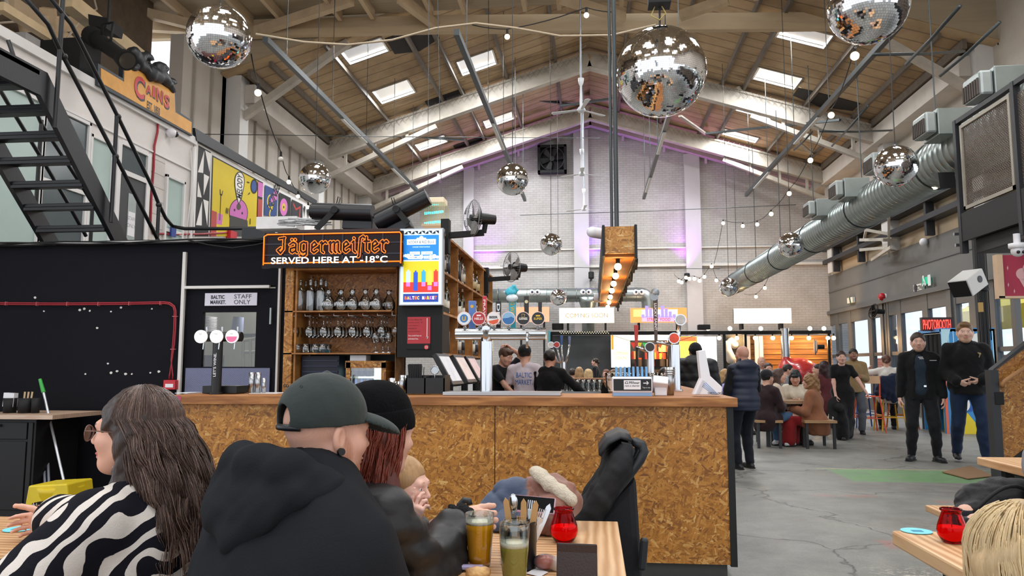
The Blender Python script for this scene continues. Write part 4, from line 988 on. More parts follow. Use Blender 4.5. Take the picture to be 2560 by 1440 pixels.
# blackletter: broken strokes; the tube follows their common outline
GL={'J':([[(.5,1),(.15,.95)],[(.45,1.0),(.45,.25)],[(.45,.25),(.25,.0)],[(.25,0),(.05,.2)],[(.05,.2),(.25,.35)]],.75),
'a':([[(.1,.55),(.3,.7)],[(.3,.7),(.5,.6)],[(.5,.6),(.5,.1)],[(.5,.1),(.6,.02)],[(.5,.38),(.15,.3)],[(.15,.3),(.15,.1)],[(.15,.1),(.28,.02)],[(.28,.02),(.5,.15)],[(.22,.88),(.24,.86)],[(.44,.88),(.46,.86)]],.7),
'g':([[(.3,.7),(.12,.6)],[(.12,.6),(.12,.15)],[(.12,.15),(.28,.02)],[(.28,.02),(.5,.12)],[(.3,.7),(.5,.62)],[(.5,.66),(.5,-.1)],[(.5,-.1),(.3,-.25)],[(.3,-.25),(.1,-.14)]],.7),
'e':([[(.15,.55),(.15,.12)],[(.15,.12),(.3,.0)],[(.3,0),(.5,.15)],[(.15,.55),(.32,.7)],[(.32,.7),(.48,.52)],[(.48,.52),(.18,.32)]],.62),
'r':([[(.08,.62),(.18,.7)],[(.18,.7),(.18,.1)],[(.18,.1),(.3,.0)],[(.18,.5),(.4,.7)],[(.4,.7),(.5,.6)]],.58),
'm':([[(.08,.62),(.16,.7)],[(.16,.7),(.16,.1)],[(.16,.1),(.26,.0)],[(.16,.55),(.36,.7)],[(.42,.66),(.42,.1)],[(.42,.1),(.52,.0)],[(.42,.55),(.62,.7)],[(.68,.66),(.68,.1)],[(.68,.1),(.78,.0)]],.88),
'i':([[(.08,.62),(.18,.7)],[(.18,.7),(.18,.1)],[(.18,.1),(.3,.0)],[(.18,.9),(.2,.88)]],.38),
's':([[(.15,-.25),(.22,.9)],[(.22,.9),(.4,1.02)],[(.4,1.02),(.48,.92)],[(.15,-.25),(.1,-.3)]],.42),
't':([[(.2,.95),(.2,.1)],[(.2,.1),(.34,.0)],[(.05,.68),(.4,.68)]],.45)}
zx=a.z+Hh*.375; sc1=.132; wtot=sum(GL[c][1] for c in 'Jagermeister'); kx=(W_*.80)/wtot
S=SDF(np.arange(a.x+.05,b.x-.03,.0024),np.arange(Yn+.012,Yn+.030,.0024),np.arange(zx-.06,b.z+.02,.0024))
X_,Y_,Z_=np.meshgrid(*S.ax,indexing='ij',sparse=True); D2=np.full((len(S.ax[0]),1,len(S.ax[2])),1.,np.float32); cx=a.x+W_*.105
for c in 'Jagermeister':
    for (p1,p2) in GL[c][0]:
        A=np.array([cx+p1[0]*kx,zx+p1[1]*sc1]);Bq=np.array([cx+p2[0]*kx,zx+p2[1]*sc1]);d=Bq-A;L=d@d+1e-9
        i0,i1=np.searchsorted(S.ax[0],[min(A[0],Bq[0])-.03,max(A[0],Bq[0])+.03]); xx=X_[i0:i1]
        tt=np.clip(((xx-A[0])*d[0]+(Z_-A[1])*d[1])/L,0,1); q=np.sqrt((xx-A[0]-tt*d[0])**2+(Z_-A[1]-tt*d[1])**2)-.0112
        D2[i0:i1]=np.minimum(D2[i0:i1],q)
    cx+=GL[c][1]*kx
S.D=(np.sqrt(D2**2+(Y_-(Yn+.021))**2)-.0032).astype(np.float32); sobj('lettering_tube',S,mNeon,t)
f=MB(); put_text(f,'SERVED HERE AT -18°C',((a.x+b.x)/2-.02,Yn+.012,a.z+.043),UX,UZ,.058,W_*.83,off=.012); 
obj('white_letters',f,mNeonW,t)
# ---- menu screen ----
a=PY(996,764,6.22);b=PY(1108,569,6.22); cx=(a.x+b.x)/2; t=thing('menu_screen','tall lit drinks menu screen beside the neon sign','screen',(cx,6.25,a.z)); W_=b.x-a.x;Hh=b.z-a.z
f=MB(); f.box(a.x,b.x,6.23,6.30,a.z,b.z); obj('frame',f,M('#a9adb3',.3,.6,var=0,name='silver_frame'),t,bevel=.003)
def pan(name,col,u0,u1,v0,v1,y=6.228,em=.4,mb=None):
    g=mb or MB(); g.add([(a.x+W_*u0,y,b.z-Hh*v0),(a.x+W_*u1,y,b.z-Hh*v0),(a.x+W_*u1,y,b.z-Hh*v1),(a.x+W_*u0,y,b.z-Hh*v1)],[(0,3,2,1)])
    if mb is None: obj(name,g,M(col,.4,var=0,emit=em,name='lit_'+name),t)
pan('screen_border','#d4ecff',.03,.97,.015,.985,6.2285); pan('screen_blue','#1b86e0',.10,.90,.09,.41,6.227); pan('screen_yellow','#e2cf1c',.10,.90,.43,.70,6.227); pan('screen_red','#d8301c',.10,.90,.70,.83,6.227); pan('screen_navy','#1a3fa0',.10,.90,.85,.955,6.227)
g=MB()
for i in range(5): 
    u=.1+i*.16; g.add([(a.x+W_*u,6.2265,b.z-Hh*.075),(a.x+W_*(u+.08),6.2265,b.z-Hh*.035),(a.x+W_*(u+.08),6.2265,b.z-Hh*.075)],[(0,2,1)]); g.add([(a.x+W_*(u+.08),6.2265,b.z-Hh*.035),(a.x+W_*(u+.16),6.2265,b.z-Hh*.035),(a.x+W_*(u+.16),6.2265,b.z-Hh*.075)],[(0,1,2)])
obj('triangle_pattern',g,M('#10141c',.5,var=0,name='screen_black'),t)
g=MB()
for u,v,r in((.5,.13,.05),(.42,.145,.035),(.58,.145,.035),(.2,.36,.05),(.14,.355,.035),(.3,.37,.045),(.8,.37,.05),(.87,.38,.035),(.72,.38,.05),(.5,.375,.05)):
    g.cyl((a.x+W_*u,6.2268,b.z-Hh*v),(a.x+W_*u,6.2262,b.z-Hh*v),W_*r,n=20)
obj('cloud_print',g,M('#f2f7fa',.5,var=0,emit=.9,name='screen_white'),t)
g=MB(); pan('','',.17,.83,.145,.215,6.2255,mb=g); pan('','',.24,.47,.305,.345,6.2255,mb=g); pan('','',.5,.76,.305,.345,6.2255,mb=g); pan('','',.2,.52,.36,.4,6.2255,mb=g); pan('','',.56,.8,.36,.4,6.2255,mb=g); obj('label_box',g,M('#e8f4fa',.5,var=0,emit=.9,name='screen_label'),t)
g=MB(); 
for s_,u,v,h_,w2 in(('VODKA & RED BULL',.5,.18,.036,.6),('ENERGY',.355,.325,.018,.17),('SUGARFREE',.63,.325,.018,.2),('WATERMELON',.36,.38,.018,.26),('TROPICAL',.68,.38,.018,.2)): put_text(g,s_,(a.x+W_*u,6.2245,b.z-Hh*v),UX,UZ,Hh*h_,W_*w2,off=.01)
obj('menu_text',g,M('#152030',.5,var=0,name='screen_text'),t)
g=MB(); put_text(g,'CHOOSE YOUR FLAVOUR',(a.x+W_*.5,6.2245,b.z-Hh*.245),UX,UZ,Hh*.018,W_*.4); obj('menu_subtext',g,M('#cfeaff',.5,var=0,emit=.8,name='screen_pale'),t)
g=MB()
for i,c in enumerate('BALTIC MARKET'): g.mi=i%4; put_text(g,c,(a.x+W_*(.16+i*.057),6.2245,b.z-Hh*.902),UX,UZ,Hh*.042,W_*.048,off=.04) if c!=' ' else 0
obj('menu_brand',g,[M(c,.5,var=0,emit=1,name='brand_colour') for c in('#ff5a2a','#ffd23a','#ff7ad0','#e8f2ff')],t)
for u,v0,v1,c in((.21,.56,.70,'#bfe6f4'),(.38,.57,.81,'#2352c8'),(.56,.56,.70,'#37a6dc'),(.70,.56,.74,'#dfe14c'),(.84,.56,.70,'#d83a2c')):
    g=MB(); pan('','',u-.05,u+.05,v0,v1,6.2262,mb=g); pan('','',u-.02,u+.02,v0-.02,v0,6.2262,mb=g); obj('can_print',g,M(c,.4,var=0,emit=.5,name='printed_can'),t)
g=MB()
for u,v in((.21,.70),(.56,.70),(.70,.75),(.84,.70)): pan('','',u-.045,u+.045,v,v+.055,6.2258,mb=g)
obj('pink_block',g,M('#e07ad0',.4,var=0,emit=.5,name='printed_pink'),t)
# panel under the screen with the red notice
f=MB(); bx(f,992,1106,764,893,6.3,6.62); tag(obj('end_panel',f,mBlkM),'black end panel of the bottle shelving below the lit menu screen','panel')
t=thing('notice','red licensing notice with white arrow on the black end panel','notice',PY(1045,870,6.29))
f=MB(); bx(f,1018,1076,792,859,6.292,6.298); obj('red_sheet',f,M('#b7343c',.6,var=.03,name='red_print'),t)
f=MB(); bx(f,1016,1076,859,873,6.292,6.298); obj('black_strip',f,mBlkM,t)
f=MB(); 
for i,(s_,w2) in enumerate((('It is an offence for',.12),('anyone under 18 ',.12),('to purchase or',.09),('attempt to',.07),('purchase alcohol.',.10))): 
    p=PY(1021,799+i*7.5,6.291); put_text(f,s_,p,UX,UZ,.012,w2,align='LEFT')
obj('dark_text',f,M('#5a1418',.6,var=0,name='dark_red_print'),t)
f=MB(); p=PY(1020,839,6.291); put_text(f,'You could face an',p,UX,UZ,.013,.115,align='LEFT',off=.01); p=PY(1020,847,6.291); put_text(f,'unlimited fine.',p,UX,UZ,.013,.09,align='LEFT',off=.01)
p=PY(1068,795,6.291);q=PY(1068,845,6.291); f.box(p.x-.003,p.x+.003,6.29,6.292,q.z,p.z); f.add([(q.x-.01,6.29,q.z+.012),(q.x+.01,6.29,q.z+.012),(q.x,6.29,q.z-.01)],[(0,2,1)]); obj('white_text',f,M('#f2e4e4',.6,var=0,name='white_print'),t)
p=PY(1066,868,6.29); f=MB(); f.cyl((p.x,6.292,p.z),(p.x,6.287,p.z),.019,n=20); obj('age_badge',f,M('#d03a3a',.5,var=0,name='red_badge'),t); f=MB(); put_text(f,'25',(p.x,6.286,p.z),UX,UZ,.018); obj('age_number',f,mWhP,t)
# ---- bottle shelving running away from us ----
SX=-1.26; ys=[PX(px,800,SX).y for px in(1109,1150,1185,1212,1236)]; ys=[6.34,7.05,7.95,8.75,9.55]
SZ=[1.42,1.77,2.12,2.45]
t=thing('bottle_shelves','ply bottle shelving stepping back behind the bar, open bays of spirits','shelves',(SX-.13,8,0))
for y in ys: f=MB(); f.box(SX-.28,SX,y-.01,y+.01,1.40,2.45); obj('divider',f,mShelf,t)
for z in SZ: f=MB(); f.box(SX-.28,SX+.004,ys[0],ys[-1],z-.012,z+.008); obj('shelf',f,mShelf,t)
f=MB(); f.box(SX-.3,SX-.28,ys[0],ys[-1],1.40,2.45); obj('back_board',f,m_wood('shelf_back_board','#8a5626','#a56c34','#b87e44',(1,5,5),1.5),t)
f=MB()
for y in np.arange(6.45,7.2,.09): f.tube([(SX-.1,y,1.40),(SX+.01,y,1.37),(SX+.01,y,1.33)],.003,6)
obj('rack_hook',f,mChrome,t)
def bottle(label,col,liq,lab,prof,cap):
    r=thing('bottle',label,'bottle'); f=MB(); f.lathe(prof,(0,0,0),14); obj('bottle_glass',f,glass(col,.03,thin=True,name='bottle_glass',op=.16),r)
    f=MB(); zz=[p for p in prof if p[1]<liq]; f.lathe([(x*.93,z+.003) for x,z in zz]+[(.001,liq)],(0,0,0),12); obj('liquid',f,M(lab[1],.15,var=0,name='spirit'),r)
    f=MB(); rr=prof[3][0]*1.01; f.lathe([(rr,.05),(rr,.13)],(0,0,0),14); obj('bottle_label',f,M(lab[0],.6,var=.1,vs=40,name='bottle_label'),r)
    f=MB(); zt_=prof[-1][1]; f.cyl((0,0,zt_),(0,0,zt_+.035),.012,.010,10); obj('pourer',f,M(cap,.3,var=0,name='bottle_top'),r); kids(r); return r
P1=[(.001,.002),(.034,.002),(.036,.01),(.036,.17),(.030,.20),(.014,.225),(.013,.28)]
P2=[(.001,.002),(.040,.002),(.042,.012),(.042,.14),(.036,.165),(.015,.19),(.014,.25)]
P3=[(.001,.002),(.030,.002),(.032,.01),(.032,.19),(.027,.225),(.012,.25),(.012,.30)]
BT=[bottle('b','#f4f8f6',.10,('#d9d3c4','#cfd6d6'),P1,'#202020'),bottle('b','#e8dcc0',.13,('#c9b68a','#8a4a18'),P2,'#b89a50'),bottle('b','#dfeadf',.15,('#e9e4d8','#c9a24a'),P3,'#d8d8d8'),bottle('b','#7a9a80',.12,('#e4dfd0','#28402a'),P1,'#303030'),bottle('b','#cfd4d6',.12,('#2c2c34','#3a1c12'),P3,'#c0c0c0')]
random.seed(11); bayn=['nearest bay','second bay','third bay','furthest bay']; rown=['bottom','middle','top']
for r_ in range(3):
    for b_ in range(4):
        y0,y1=ys[b_]+.07,ys[b_+1]-.06; nb=[6,6,5,5][b_]
        for i in range(nb):
            k=random.randrange(5); y=y0+(y1-y0)*(i+.5)/nb; 
            dup(BT[k],(SX-.07-.09*(i%2),y+random.uniform(-.02,.02),SZ[r_]+.009),label='spirit bottle on the %s shelf of the bottle shelving, in its %s'%(rown[r_],bayn[b_]),group='spirit bottles, %s shelf, %s'%(rown[r_],bayn[b_]))
for o in BT: rm(o)
# ---- beer font ----
Yf=5.2; ZB=ZT+.001; cA=PY(1140,835,Yf);cB=PY(1365,835,Yf); cz=(cA.z+cB.z)/2; col=PY(1216,900,Yf).x
t=thing('beer_font','polished steel T-shaped beer font with six badge taps on the bar','beer font',(col,Yf,ZT))
f=MB(); f.cyl((col,Yf,ZB),(col,Yf,cz),.043,n=32); f.cyl((col,Yf,ZB),(col,Yf,ZB+.012),.06,n=32); obj('column',f,mChrome,t)
f=MB(); f.lathe([(.041,-.05),(.041,.05),(.036,.075),(.001,.082)],(col,Yf-.005,cz),32); obj('column_cap',f,mChrome,t)
f=MB(); f.cyl((cA.x,Yf,cz),(cB.x,Yf,cz),.042,n=36); obj('crossbar',f,mChrome,t,bevel=.003)
BAD=[('#3f78b4','U','#e8b64a','#dfe8ee'),('#b3262c','HELLS','#f4e4e0','#c03a3e'),('#e05a34','BEER','#1c1c1c','#e9e4e2'),('#4b86bd','','#e9f1f6','#8ab4d2'),('#17110f','GUINNESS','#e9e4d8','#c9a860'),('#15120f','SUPER','#e2b62c','#2a3a2a')]
mRim=M('#d8b8ae',.25,.6,var=0,name='badge_rim')
for i,px in enumerate((1160,1197,1234,1271,1308,1345)):
    p=PY(px,796,Yf-.06); c,tx,tc,c2=BAD[i]
    f=MB(); f.cyl((p.x,Yf-.06,p.z),(p.x,Yf-.04,p.z),.047,n=32); bd=obj('tap_badge',f,mRim,t,bevel=.003)
    f=MB(); f.cyl((p.x,Yf-.0625,p.z),(p.x,Yf-.06,p.z),.042,n=32); obj('badge_face',f,M(c2 if i in(0,2,3) else c,.3,var=0,name='badge_print'),bd)
    f=MB()
    if i==0: f.cyl((p.x,Yf-.0635,p.z),(p.x,Yf-.0625,p.z),.028,n=28)
    elif i==2: f.add([(p.x-.036,Yf-.063,p.z-.018),(p.x+.036,Yf-.063,p.z-.004),(p.x+.028,Yf-.063,p.z-.03),(p.x,Yf-.063,p.z-.0415),(p.x-.026,Yf-.063,p.z-.033)],[(0,4,3,2,1)])
    elif i==3: f.add([(p.x+.04*math.cos(a_),Yf-.063,p.z+.04*math.sin(a_)-.0) for a_ in np.linspace(PI,2*PI,14)]+[(p.x+.02,Yf-.063,p.z+.012),(p.x,Yf-.063,p.z+.004)],[tuple(range(16))])
    elif i==4: f.tube([(p.x-.008,Yf-.063,p.z+.008),(p.x-.010,Yf-.063,p.z+.03),(p.x+.01,Yf-.063,p.z+.028),(p.x+.008,Yf-.063,p.z+.008)],.0025,5,True)
    else: f.cbox((p.x,Yf-.063,p.z+(.018 if i==5 else .02)),(.03,.001,.01))
    obj('badge_mark',f,M({0:'#3f78b4',2:'#e05a34',3:'#2f6aa6',4:'#c9a860'}.get(i,tc),.4,var=0,name='badge_mark'),bd)
    if tx: f=MB(); put_text(f,tx,(p.x,Yf-.0642,p.z+(.008 if i==2 else -.002)),UX,UZ,.016 if len(tx)>1 else .03,None if len(tx)==1 else .058,off=.03); obj('badge_text',f,M(tc,.4,var=0,name='badge_text'),bd)
    f=MB(); f.cyl((p.x,Yf-.03,cz+.03),(p.x,Yf-.045,p.z-.045),.008,.004,10); f.lathe([(.014,0),(.010,.02),(.004,.03)],(p.x,Yf-.02,cz+.038),12); obj('badge_stem',f,mChrome,t)
    f=MB(); f.tube([(p.x+.03,Yf-.03,cz),(p.x+.03,Yf-.09,cz+.005),(p.x+.03,Yf-.11,cz-.03),(p.x+.03,Yf-.11,cz-.10)],.009,10); f.cyl((p.x+.03,Yf+.02,cz),(p.x+.03,Yf+.1,cz),.012)
    obj('spout',f,mChrome,t) if i in(4,) else bpy.data.meshes.remove(bpy.data.meshes.new('x'))
for px,y0,y1,w_,c,c2,tx in((1180,752,822,20,'#5478b8','#d8a83a',''),(1211,740,816,11,'#c32430','#f0d8d4','PRAVHA'),(1246,752,810,14,'#111111','#f0f0f0','DELI'),(1281,738,800,20,'#35a5b8','#d9b23a','BIG WAVE'),(1316,740,778,13,'#1a1512','#e0d0a0',''),(1350,754,778,10,'#221714','#221714','')):
    p=PY(px,y0,Yf+.1);q=PY(px,y1+25,Yf+.1); f=MB(); wd=w_/1900*5.3/2
    f.poly([(p.x-wd*.8,Yf+.1,q.z),(p.x+wd*.8,Yf+.1,q.z),(p.x+wd,Yf+.1,p.z),(p.x-wd,Yf+.1,p.z)],(0,.02,0)); h_=obj('tap_handle',f,M(c,.35,var=0,name='tap_handle_paint'),t,bevel=.004)
    f=MB(); 
    if tx: put_text(f,tx,(p.x,Yf+.0985,(p.z*.6+q.z*.4)),(0,0,-1),UX,wd*1.1,(p.z-q.z)*.62,off=.02)
    else: f.cyl((p.x,Yf+.0985,p.z-.04),(p.x,Yf+.1,p.z-.04),.012,n=16)
    obj('handle_print',f,M(c2,.4,var=0,name='handle_print'),h_)
p=PY(1281,728,Yf+.1); S=SDF.box((p.x-.07,Yf+.04,p.z-.06),(p.x+.07,Yf+.16,p.z+.06),.005)
S.ell((p.x-.01,Yf+.1,p.z-.01),(.042,.025,.026)); S.cone((p.x-.03,Yf+.1,p.z),(p.x+.01,Yf+.1,p.z+.03),.016,.012); S.cone((p.x+.01,Yf+.1,p.z+.03),(p.x+.04,Yf+.1,p.z+.008),.012,.006)
sobj('wave_topper',S,M('#3fb0c4',.35,name='turquoise_resin'),t,wr=.002,fr=150)
f=MB(); f.lathe([(.001,0),(.04,0),(.042,.005),(.001,.008)],(p.x,Yf+.085,p.z-.05),24,Matrix.Diagonal((1,1,.65)).to_3x3()@Matrix.Rotation(PI/2,3,'X')); obj('wave_plaque',f,M('#dfe8ea',.3,var=.2,vs=40,name='plaque_print'),t)
p=PY(1110,984,5.1);q=PY(1402,975,5.1); f=MB(); f.box(p.x,q.x,5.05,5.3,ZB,ZB+.025); tag(obj('drip_tray',f,mBrush,bevel=.004),'long steel drip tray under the beer font on the bar','tray')
# ---- wine tap ----
Yw=5.15; p=PY(540,985,Yw); t=thing('wine_font','black three-tap wine font lettered up its column on the bar','wine font',(p.x,Yw,ZT)); zz=PY(540,842,Yw).z
f=MB(); f.cyl((p.x,Yw,ZB),(p.x,Yw,zz),.034,n=24); f.cyl((p.x,Yw,ZB),(p.x,Yw,ZB+.015),.045,n=24); obj('column',f,mBlkP,t)
f=MB(); a_=PY(492,842,Yw).x;b_=PY(604,842,Yw).x; f.cyl((a_,Yw,zz),(b_,Yw,zz),.034,n=24); obj('crossbar',f,mBlkP,t,bevel=.004)
for px,c in((501,'#f3f1ea'),(540,'#f6e6ea'),(579,'#d0678e')):
    x=PY(px,842,Yw-.05).x; f=MB(); f.cyl((x,Yw-.05,zz),(x,Yw-.035,zz),.046,n=28); bd=obj('tap_badge',f,M('#f2f0ee',.4,var=0,emit=.55,name='lit_badge'),t,bevel=.002)
    f=MB(); f.add([(x+.04*math.cos(q_),Yw-.0508,zz+.04*math.sin(q_)) for q_ in np.linspace(PI,2*PI,16)],[tuple(range(16))]); obj('badge_colour',f,M(c,.4,var=0,emit=.4,name='lit_badge_colour'),bd)
    f=MB(); put_text(f,'RSE',(x,Yw-.0515,zz+.018),UX,UZ,.01); obj('badge_text',f,M('#444444',.5,var=0,name='grey_print'),bd)
    f=MB(); f.cyl((x+.012,Yw-.02,zz-.03),(x+.012,Yw-.03,zz-.09),.006,.004); f.cyl((x+.02,Yw,zz+.03),(x+.02,Yw,zz+.07),.006,.009); obj('spout',f,mChrome,t)
f=MB(); put_text(f,"LET'S WINE.",(p.x,Yw-.0352,PY(543,912,Yw).z),UZ,(-1,0,0),.020,.165,off=.015); obj('column_text',f,mWhP,t)
f=MB(); bx(f,505,592,965,984,5.2,5.4); tag(obj('spirit_tray',f,mBlkP,bevel=.004),'black plastic tray behind the wine font','tray')
f=MB(); f.box(PY(630,985,5.3).x,PY(700,985,5.3).x,5.25,5.45,ZB,ZB+.004); f.box(PY(490,0,5.3).x,PY(520,0,5.3).x,5.25,5.45,ZB,ZB+.004); tag(obj('bar_mat',f,M('#e4e6e8',.5,name='white_mat')),'white paper laid flat on the bar near the wine font','mat')
def cup(px,y0,y1,w_,Y,label,r1=.8,mat=None,n=1,nm='shaker_tin',cat='tin',grp=None):
    p=PY(px,y1,Y);q=PY(px,y0,Y); r=w_/2/1900*Y; p.z=ZB; t=thing(nm,label,cat,(p.x,Y,ZB),group=grp); h=(q.z-ZB)
    f=MB(); f.lathe([(.001,0),(r*r1,0),(r,h),(r*.94,h),(r*r1*.92,.006),(.001,.006)],(p.x,Y,ZB),24); obj('wall',f,mat or mBrush,t)
    if n>1:
        for i in range(1,n):
            f=MB(); f.lathe([(r*1.01,h-.01*i*1.4),(r*1.06,h-.01*i*1.4-.004),(r*1.01,h-.01*i*1.4-.008)],(p.x,Y,ZB),24); obj('rim',f,mat or mBrush,t)
for px,y0,w_,lb in((628,931,15,'leftmost'),(644,931,15,'middle'),(659,945,10,'short')): cup(px,y0,985,w_,5.3,'steel tumbler stack on the bar left of the cabinet, %s of three'%lb,.95)
cup(979,945,985,17,5.35,'straight steel cup on the bar left of the flared steel tin',.95); cup(1006,938,985,18,5.3,'flared steel shaker tin on the bar beside the black caddy',.85)
# caddy
t=thing('bar_caddy','black plastic bar caddy holding straws and napkins','caddy',(PY(1060,985,5.25).x,5.25,ZB)); f=MB(); bx(f,1014,1112,945,984,5.2,5.22); bx(f,1014,1018,945,984,5.2,5.4); bx(f,1108,1112,938,984,5.2,5.4); bx(f,1014,1112,938,984,5.38,5.4); bx(f,1060,1064,940,984,5.2,5.4)
obj('caddy_body',f,mBlkP,t); f=MB(); bx(f,1020,1052,910,980,5.26,5.3); obj('napkin_holder',f,mBlkM,t)
for i in range(9): f=MB(); p=PY(1024+i*4,980,5.24);q=PY(1020+i*5,912+3*(i%3),5.24); f.cyl(p,q,.003,n=6); st_=obj('straw',f,mBlkP); tag(st_,'thin black straw standing in the black bar caddy','straw','straws in the caddy')
p=PY(1087,925,5.32); t=thing('strainer','round steel cocktail strainer standing in the caddy','strainer',p); f=MB(); f.tube([(p.x+.028*math.cos(a_),p.y,p.z+.028*math.sin(a_)) for a_ in np.linspace(0,2*PI,20)[:-1]],.004,6,True); obj('hoop',f,mChrome,t); f=MB(); f.cyl((p.x,p.y+.002,p.z),(p.x,p.y+.004,p.z),.025,n=20); obj('mesh_disc',f,mBrush,t); f=MB(); f.cyl((p.x,p.y,p.z-.028),(p.x,p.y,p.z-.11),.004); obj('handle',f,mChrome,t)
# ---- tills ----
for i,(px,Y,lb) in enumerate(((1122,5.95,'nearest'),(1160,6.7,'middle'),(1188,7.5,'furthest'))):
    p=PY(px,985,Y); p.z=.95; t=thing('till','black touchscreen till tilted back on the back counter, %s of three'%lb,'till',p); Mx=Matrix.Translation(p+V(0,0,.33))@Matrix.Rotation(R(86),4,'Z')@Matrix.Rotation(R(-30),4,'X')
    f=MB(); f.box(-.18,.18,-.02,.02,-.13,.15,Mx); obj('screen_case',f,mBlkP,t,bevel=.006)
    f=MB(); f.box(-.15,.15,-.0225,-.0205,-.10,.12,Mx); obj('screen_glass',f,M(['#dfe3ea','#f2d9cf','#e9c8c4'][i],.2,var=.2,vs=8,emit=.15,name='till_screen'),t)
    f=MB(); f.box(-.16,.16,-.12,.14,0,.03,Matrix.Translation(p)); f.cyl(p+V(0,.04,.02),p+V(0,.02,.3),.03); obj('stand',f,mBlkP,t,bevel=.006)
f=MB(); f.box(-1.58,-.95,5.7,9.5,.90,.945); f.box(-1.58,-1.0,5.75,9.5,0,.90); tag(obj('back_counter',f,M('#3c3b3c',.5,name='dark_laminate')),'dark back counter under the bottle shelving carrying the tills','counter')
f=MB(); f.box(-2.64,-1.58,5.95,6.62,.90,.945); f.box(-2.62,-1.6,6.0,6.6,0,.90); tag(obj('back_counter',f,M('#3c3b3c',.5,name='dark_laminate')),'dark back counter below the glass cabinet','counter')
# bright lit strip and glassware behind the caddy
t=thing('blender_jug','clear jug and lit bottle cluster on the back counter behind the caddy','jug',(PY(1020,985,6.2).x,6.1,.945)); f=MB(); f.lathe([(.001,0),(.05,0),(.055,.02),(.06,.25),(.055,.25)],(PY(1012,0,6.1).x,6.1,.945),18); obj('jug_body',f,glass('#f2eecb',.05,thin=True,name='jug_glass',op=.2),t)
f=MB(); f.lathe([(.03,0),(.03,.12),(.012,.16),(.012,.2)],(PY(1028,0,6.1).x,6.1,1.02),14); obj('lemon_bottle',f,M('#d8d23c',.4,name='yellow_plastic'),t)
# ---- charger, tins, tip terminal ----
t=thing('charger_dock','white power bank rental dock with pale blue base on the bar','charger dock',(PY(1585,985,5.15).x,5.15,ZB))
a=PY(1531,984,5.1);b=PY(1631,940,5.1); f=MB(); f.box(a.x,b.x,5.1,5.3,ZB+.02,ZB+.125); obj('dock_body',f,mWhP,t,bevel=.012); f=MB(); f.box(a.x+.004,b.x-.004,5.105,5.295,ZB,ZB+.022); obj('dock_base',f,M('#86a8d0',.4,name='pale_blue_plastic'),t)
f=MB(); f.box(a.x+.008,b.x-.008,5.096,5.1,ZB+.035,ZB+.112); obj('dock_panel',f,mBlkP,t); f=MB(); f.box(a.x+.075,a.x+.185,5.094,5.096,ZB+.043,ZB+.104); obj('price_card',f,mWhP,t)
f=MB(); put_text(f,'£2.99/hour',(a.x+.130,5.0935,ZB+.088),UX,UZ,.018,.096,off=.02); put_text(f,'rent a charger',(a.x+.130,5.0935,ZB+.066),UX,UZ,.014,.096,off=.02); obj('price_text',f,M('#1a1a1a',.5,var=0,name='black_print'),t)
f=MB(); c_=V(a.x+.222,5.0945,ZB+.085); f.box(c_.x-.02,c_.x+.012,5.094,5.0955,c_.z-.003,c_.z+.003); f.tube([c_+V(.002,0,.012),c_+V(.014,0,0),c_+V(.002,0,-.012)],.003,5); put_text(f,'Tap to rent',(a.x+.222,5.0945,ZB+.055),UX,UZ,.011,.05); obj('arrow_print',f,mWhP,t)
for i in range(8):
    x=a.x+.03+i*.0285; f=MB(); f.cbox((x,5.2,ZB+.15),(.014,.07,.085),(0,.0,0)); o=obj('power_bank',f,M('#6ea6d4',.35,var=0,name='sky_blue_plastic'),bevel=.004); tag(o,'sky blue power bank slotted upright in the white dock','power bank','power banks in the dock')
t=thing('card_terminal','small white payment terminal with dark screen beside the charger dock','terminal',(PY(1650,985,5.25).x,5.2,ZB)); f=MB(); x=PY(1655,985,5.2).x; Mx=Matrix.Translation((x-.01,5.2,ZB+.075))@Matrix.Rotation(R(-35),4,'X')@Matrix.Rotation(R(8),4,'Y'); f.box(-.05,.05,-.06,.07,-.03,.03,Mx); obj('terminal_case',f,mWhP,t,bevel=.008); f=MB(); f.box(-.032,.034,-.02,.055,.0305,.032,Mx); obj('terminal_screen',f,M('#22262a',.2,var=0,name='dark_screen'),t)
f=MB(); f.box(x-.05,x+.03,5.17,5.24,ZB,ZB+.055); obj('terminal_foot',f,mWhP,t,bevel=.006)
cup(1676,918,985,24,5.3,'tall stack of flared steel shaker tins beside the card terminal',.72,n=4)
t=thing('tip_terminal','white angular contactless tip stand on the right end of the bar','tip stand',(PY(1768,985,5.15).x,5.15,ZB))
def pxp(l,Y,z=0): return [PY(x,y,Y) for x,y in l]
f=MB(); f.poly(pxp([(1733,987),(1752,945),(1745,877),(1763,874),(1776,940),(1806,968),(1804,987)],5.08),(0,.1,0)); obj('tip_body',f,mWhP,t,bevel=.005)
f=MB(); 
for i in range(4): f.tube(pxp([(1752+i*4,962-i*2),(1784+i*4,987)],5.078),.0018,5)
obj('stripe_print',f,M('#7fa8d8',.4,var=0,name='blue_stripe'),t)
f=MB(); put_text(f,'TAP TO TIP',PY(1786,983,5.0785),UX,UZ,.011,.085,off=.02); obj('tip_text',f,M('#222222',.5,var=0,name='dark_print'),t)
f=MB(); f.poly(pxp([(1741,985),(1757,950),(1761,952),(1747,985)],5.077),(0,-.006,0)); obj('tip_slot',f,M('#c9c8cc',.4,name='grey_plastic'),t)
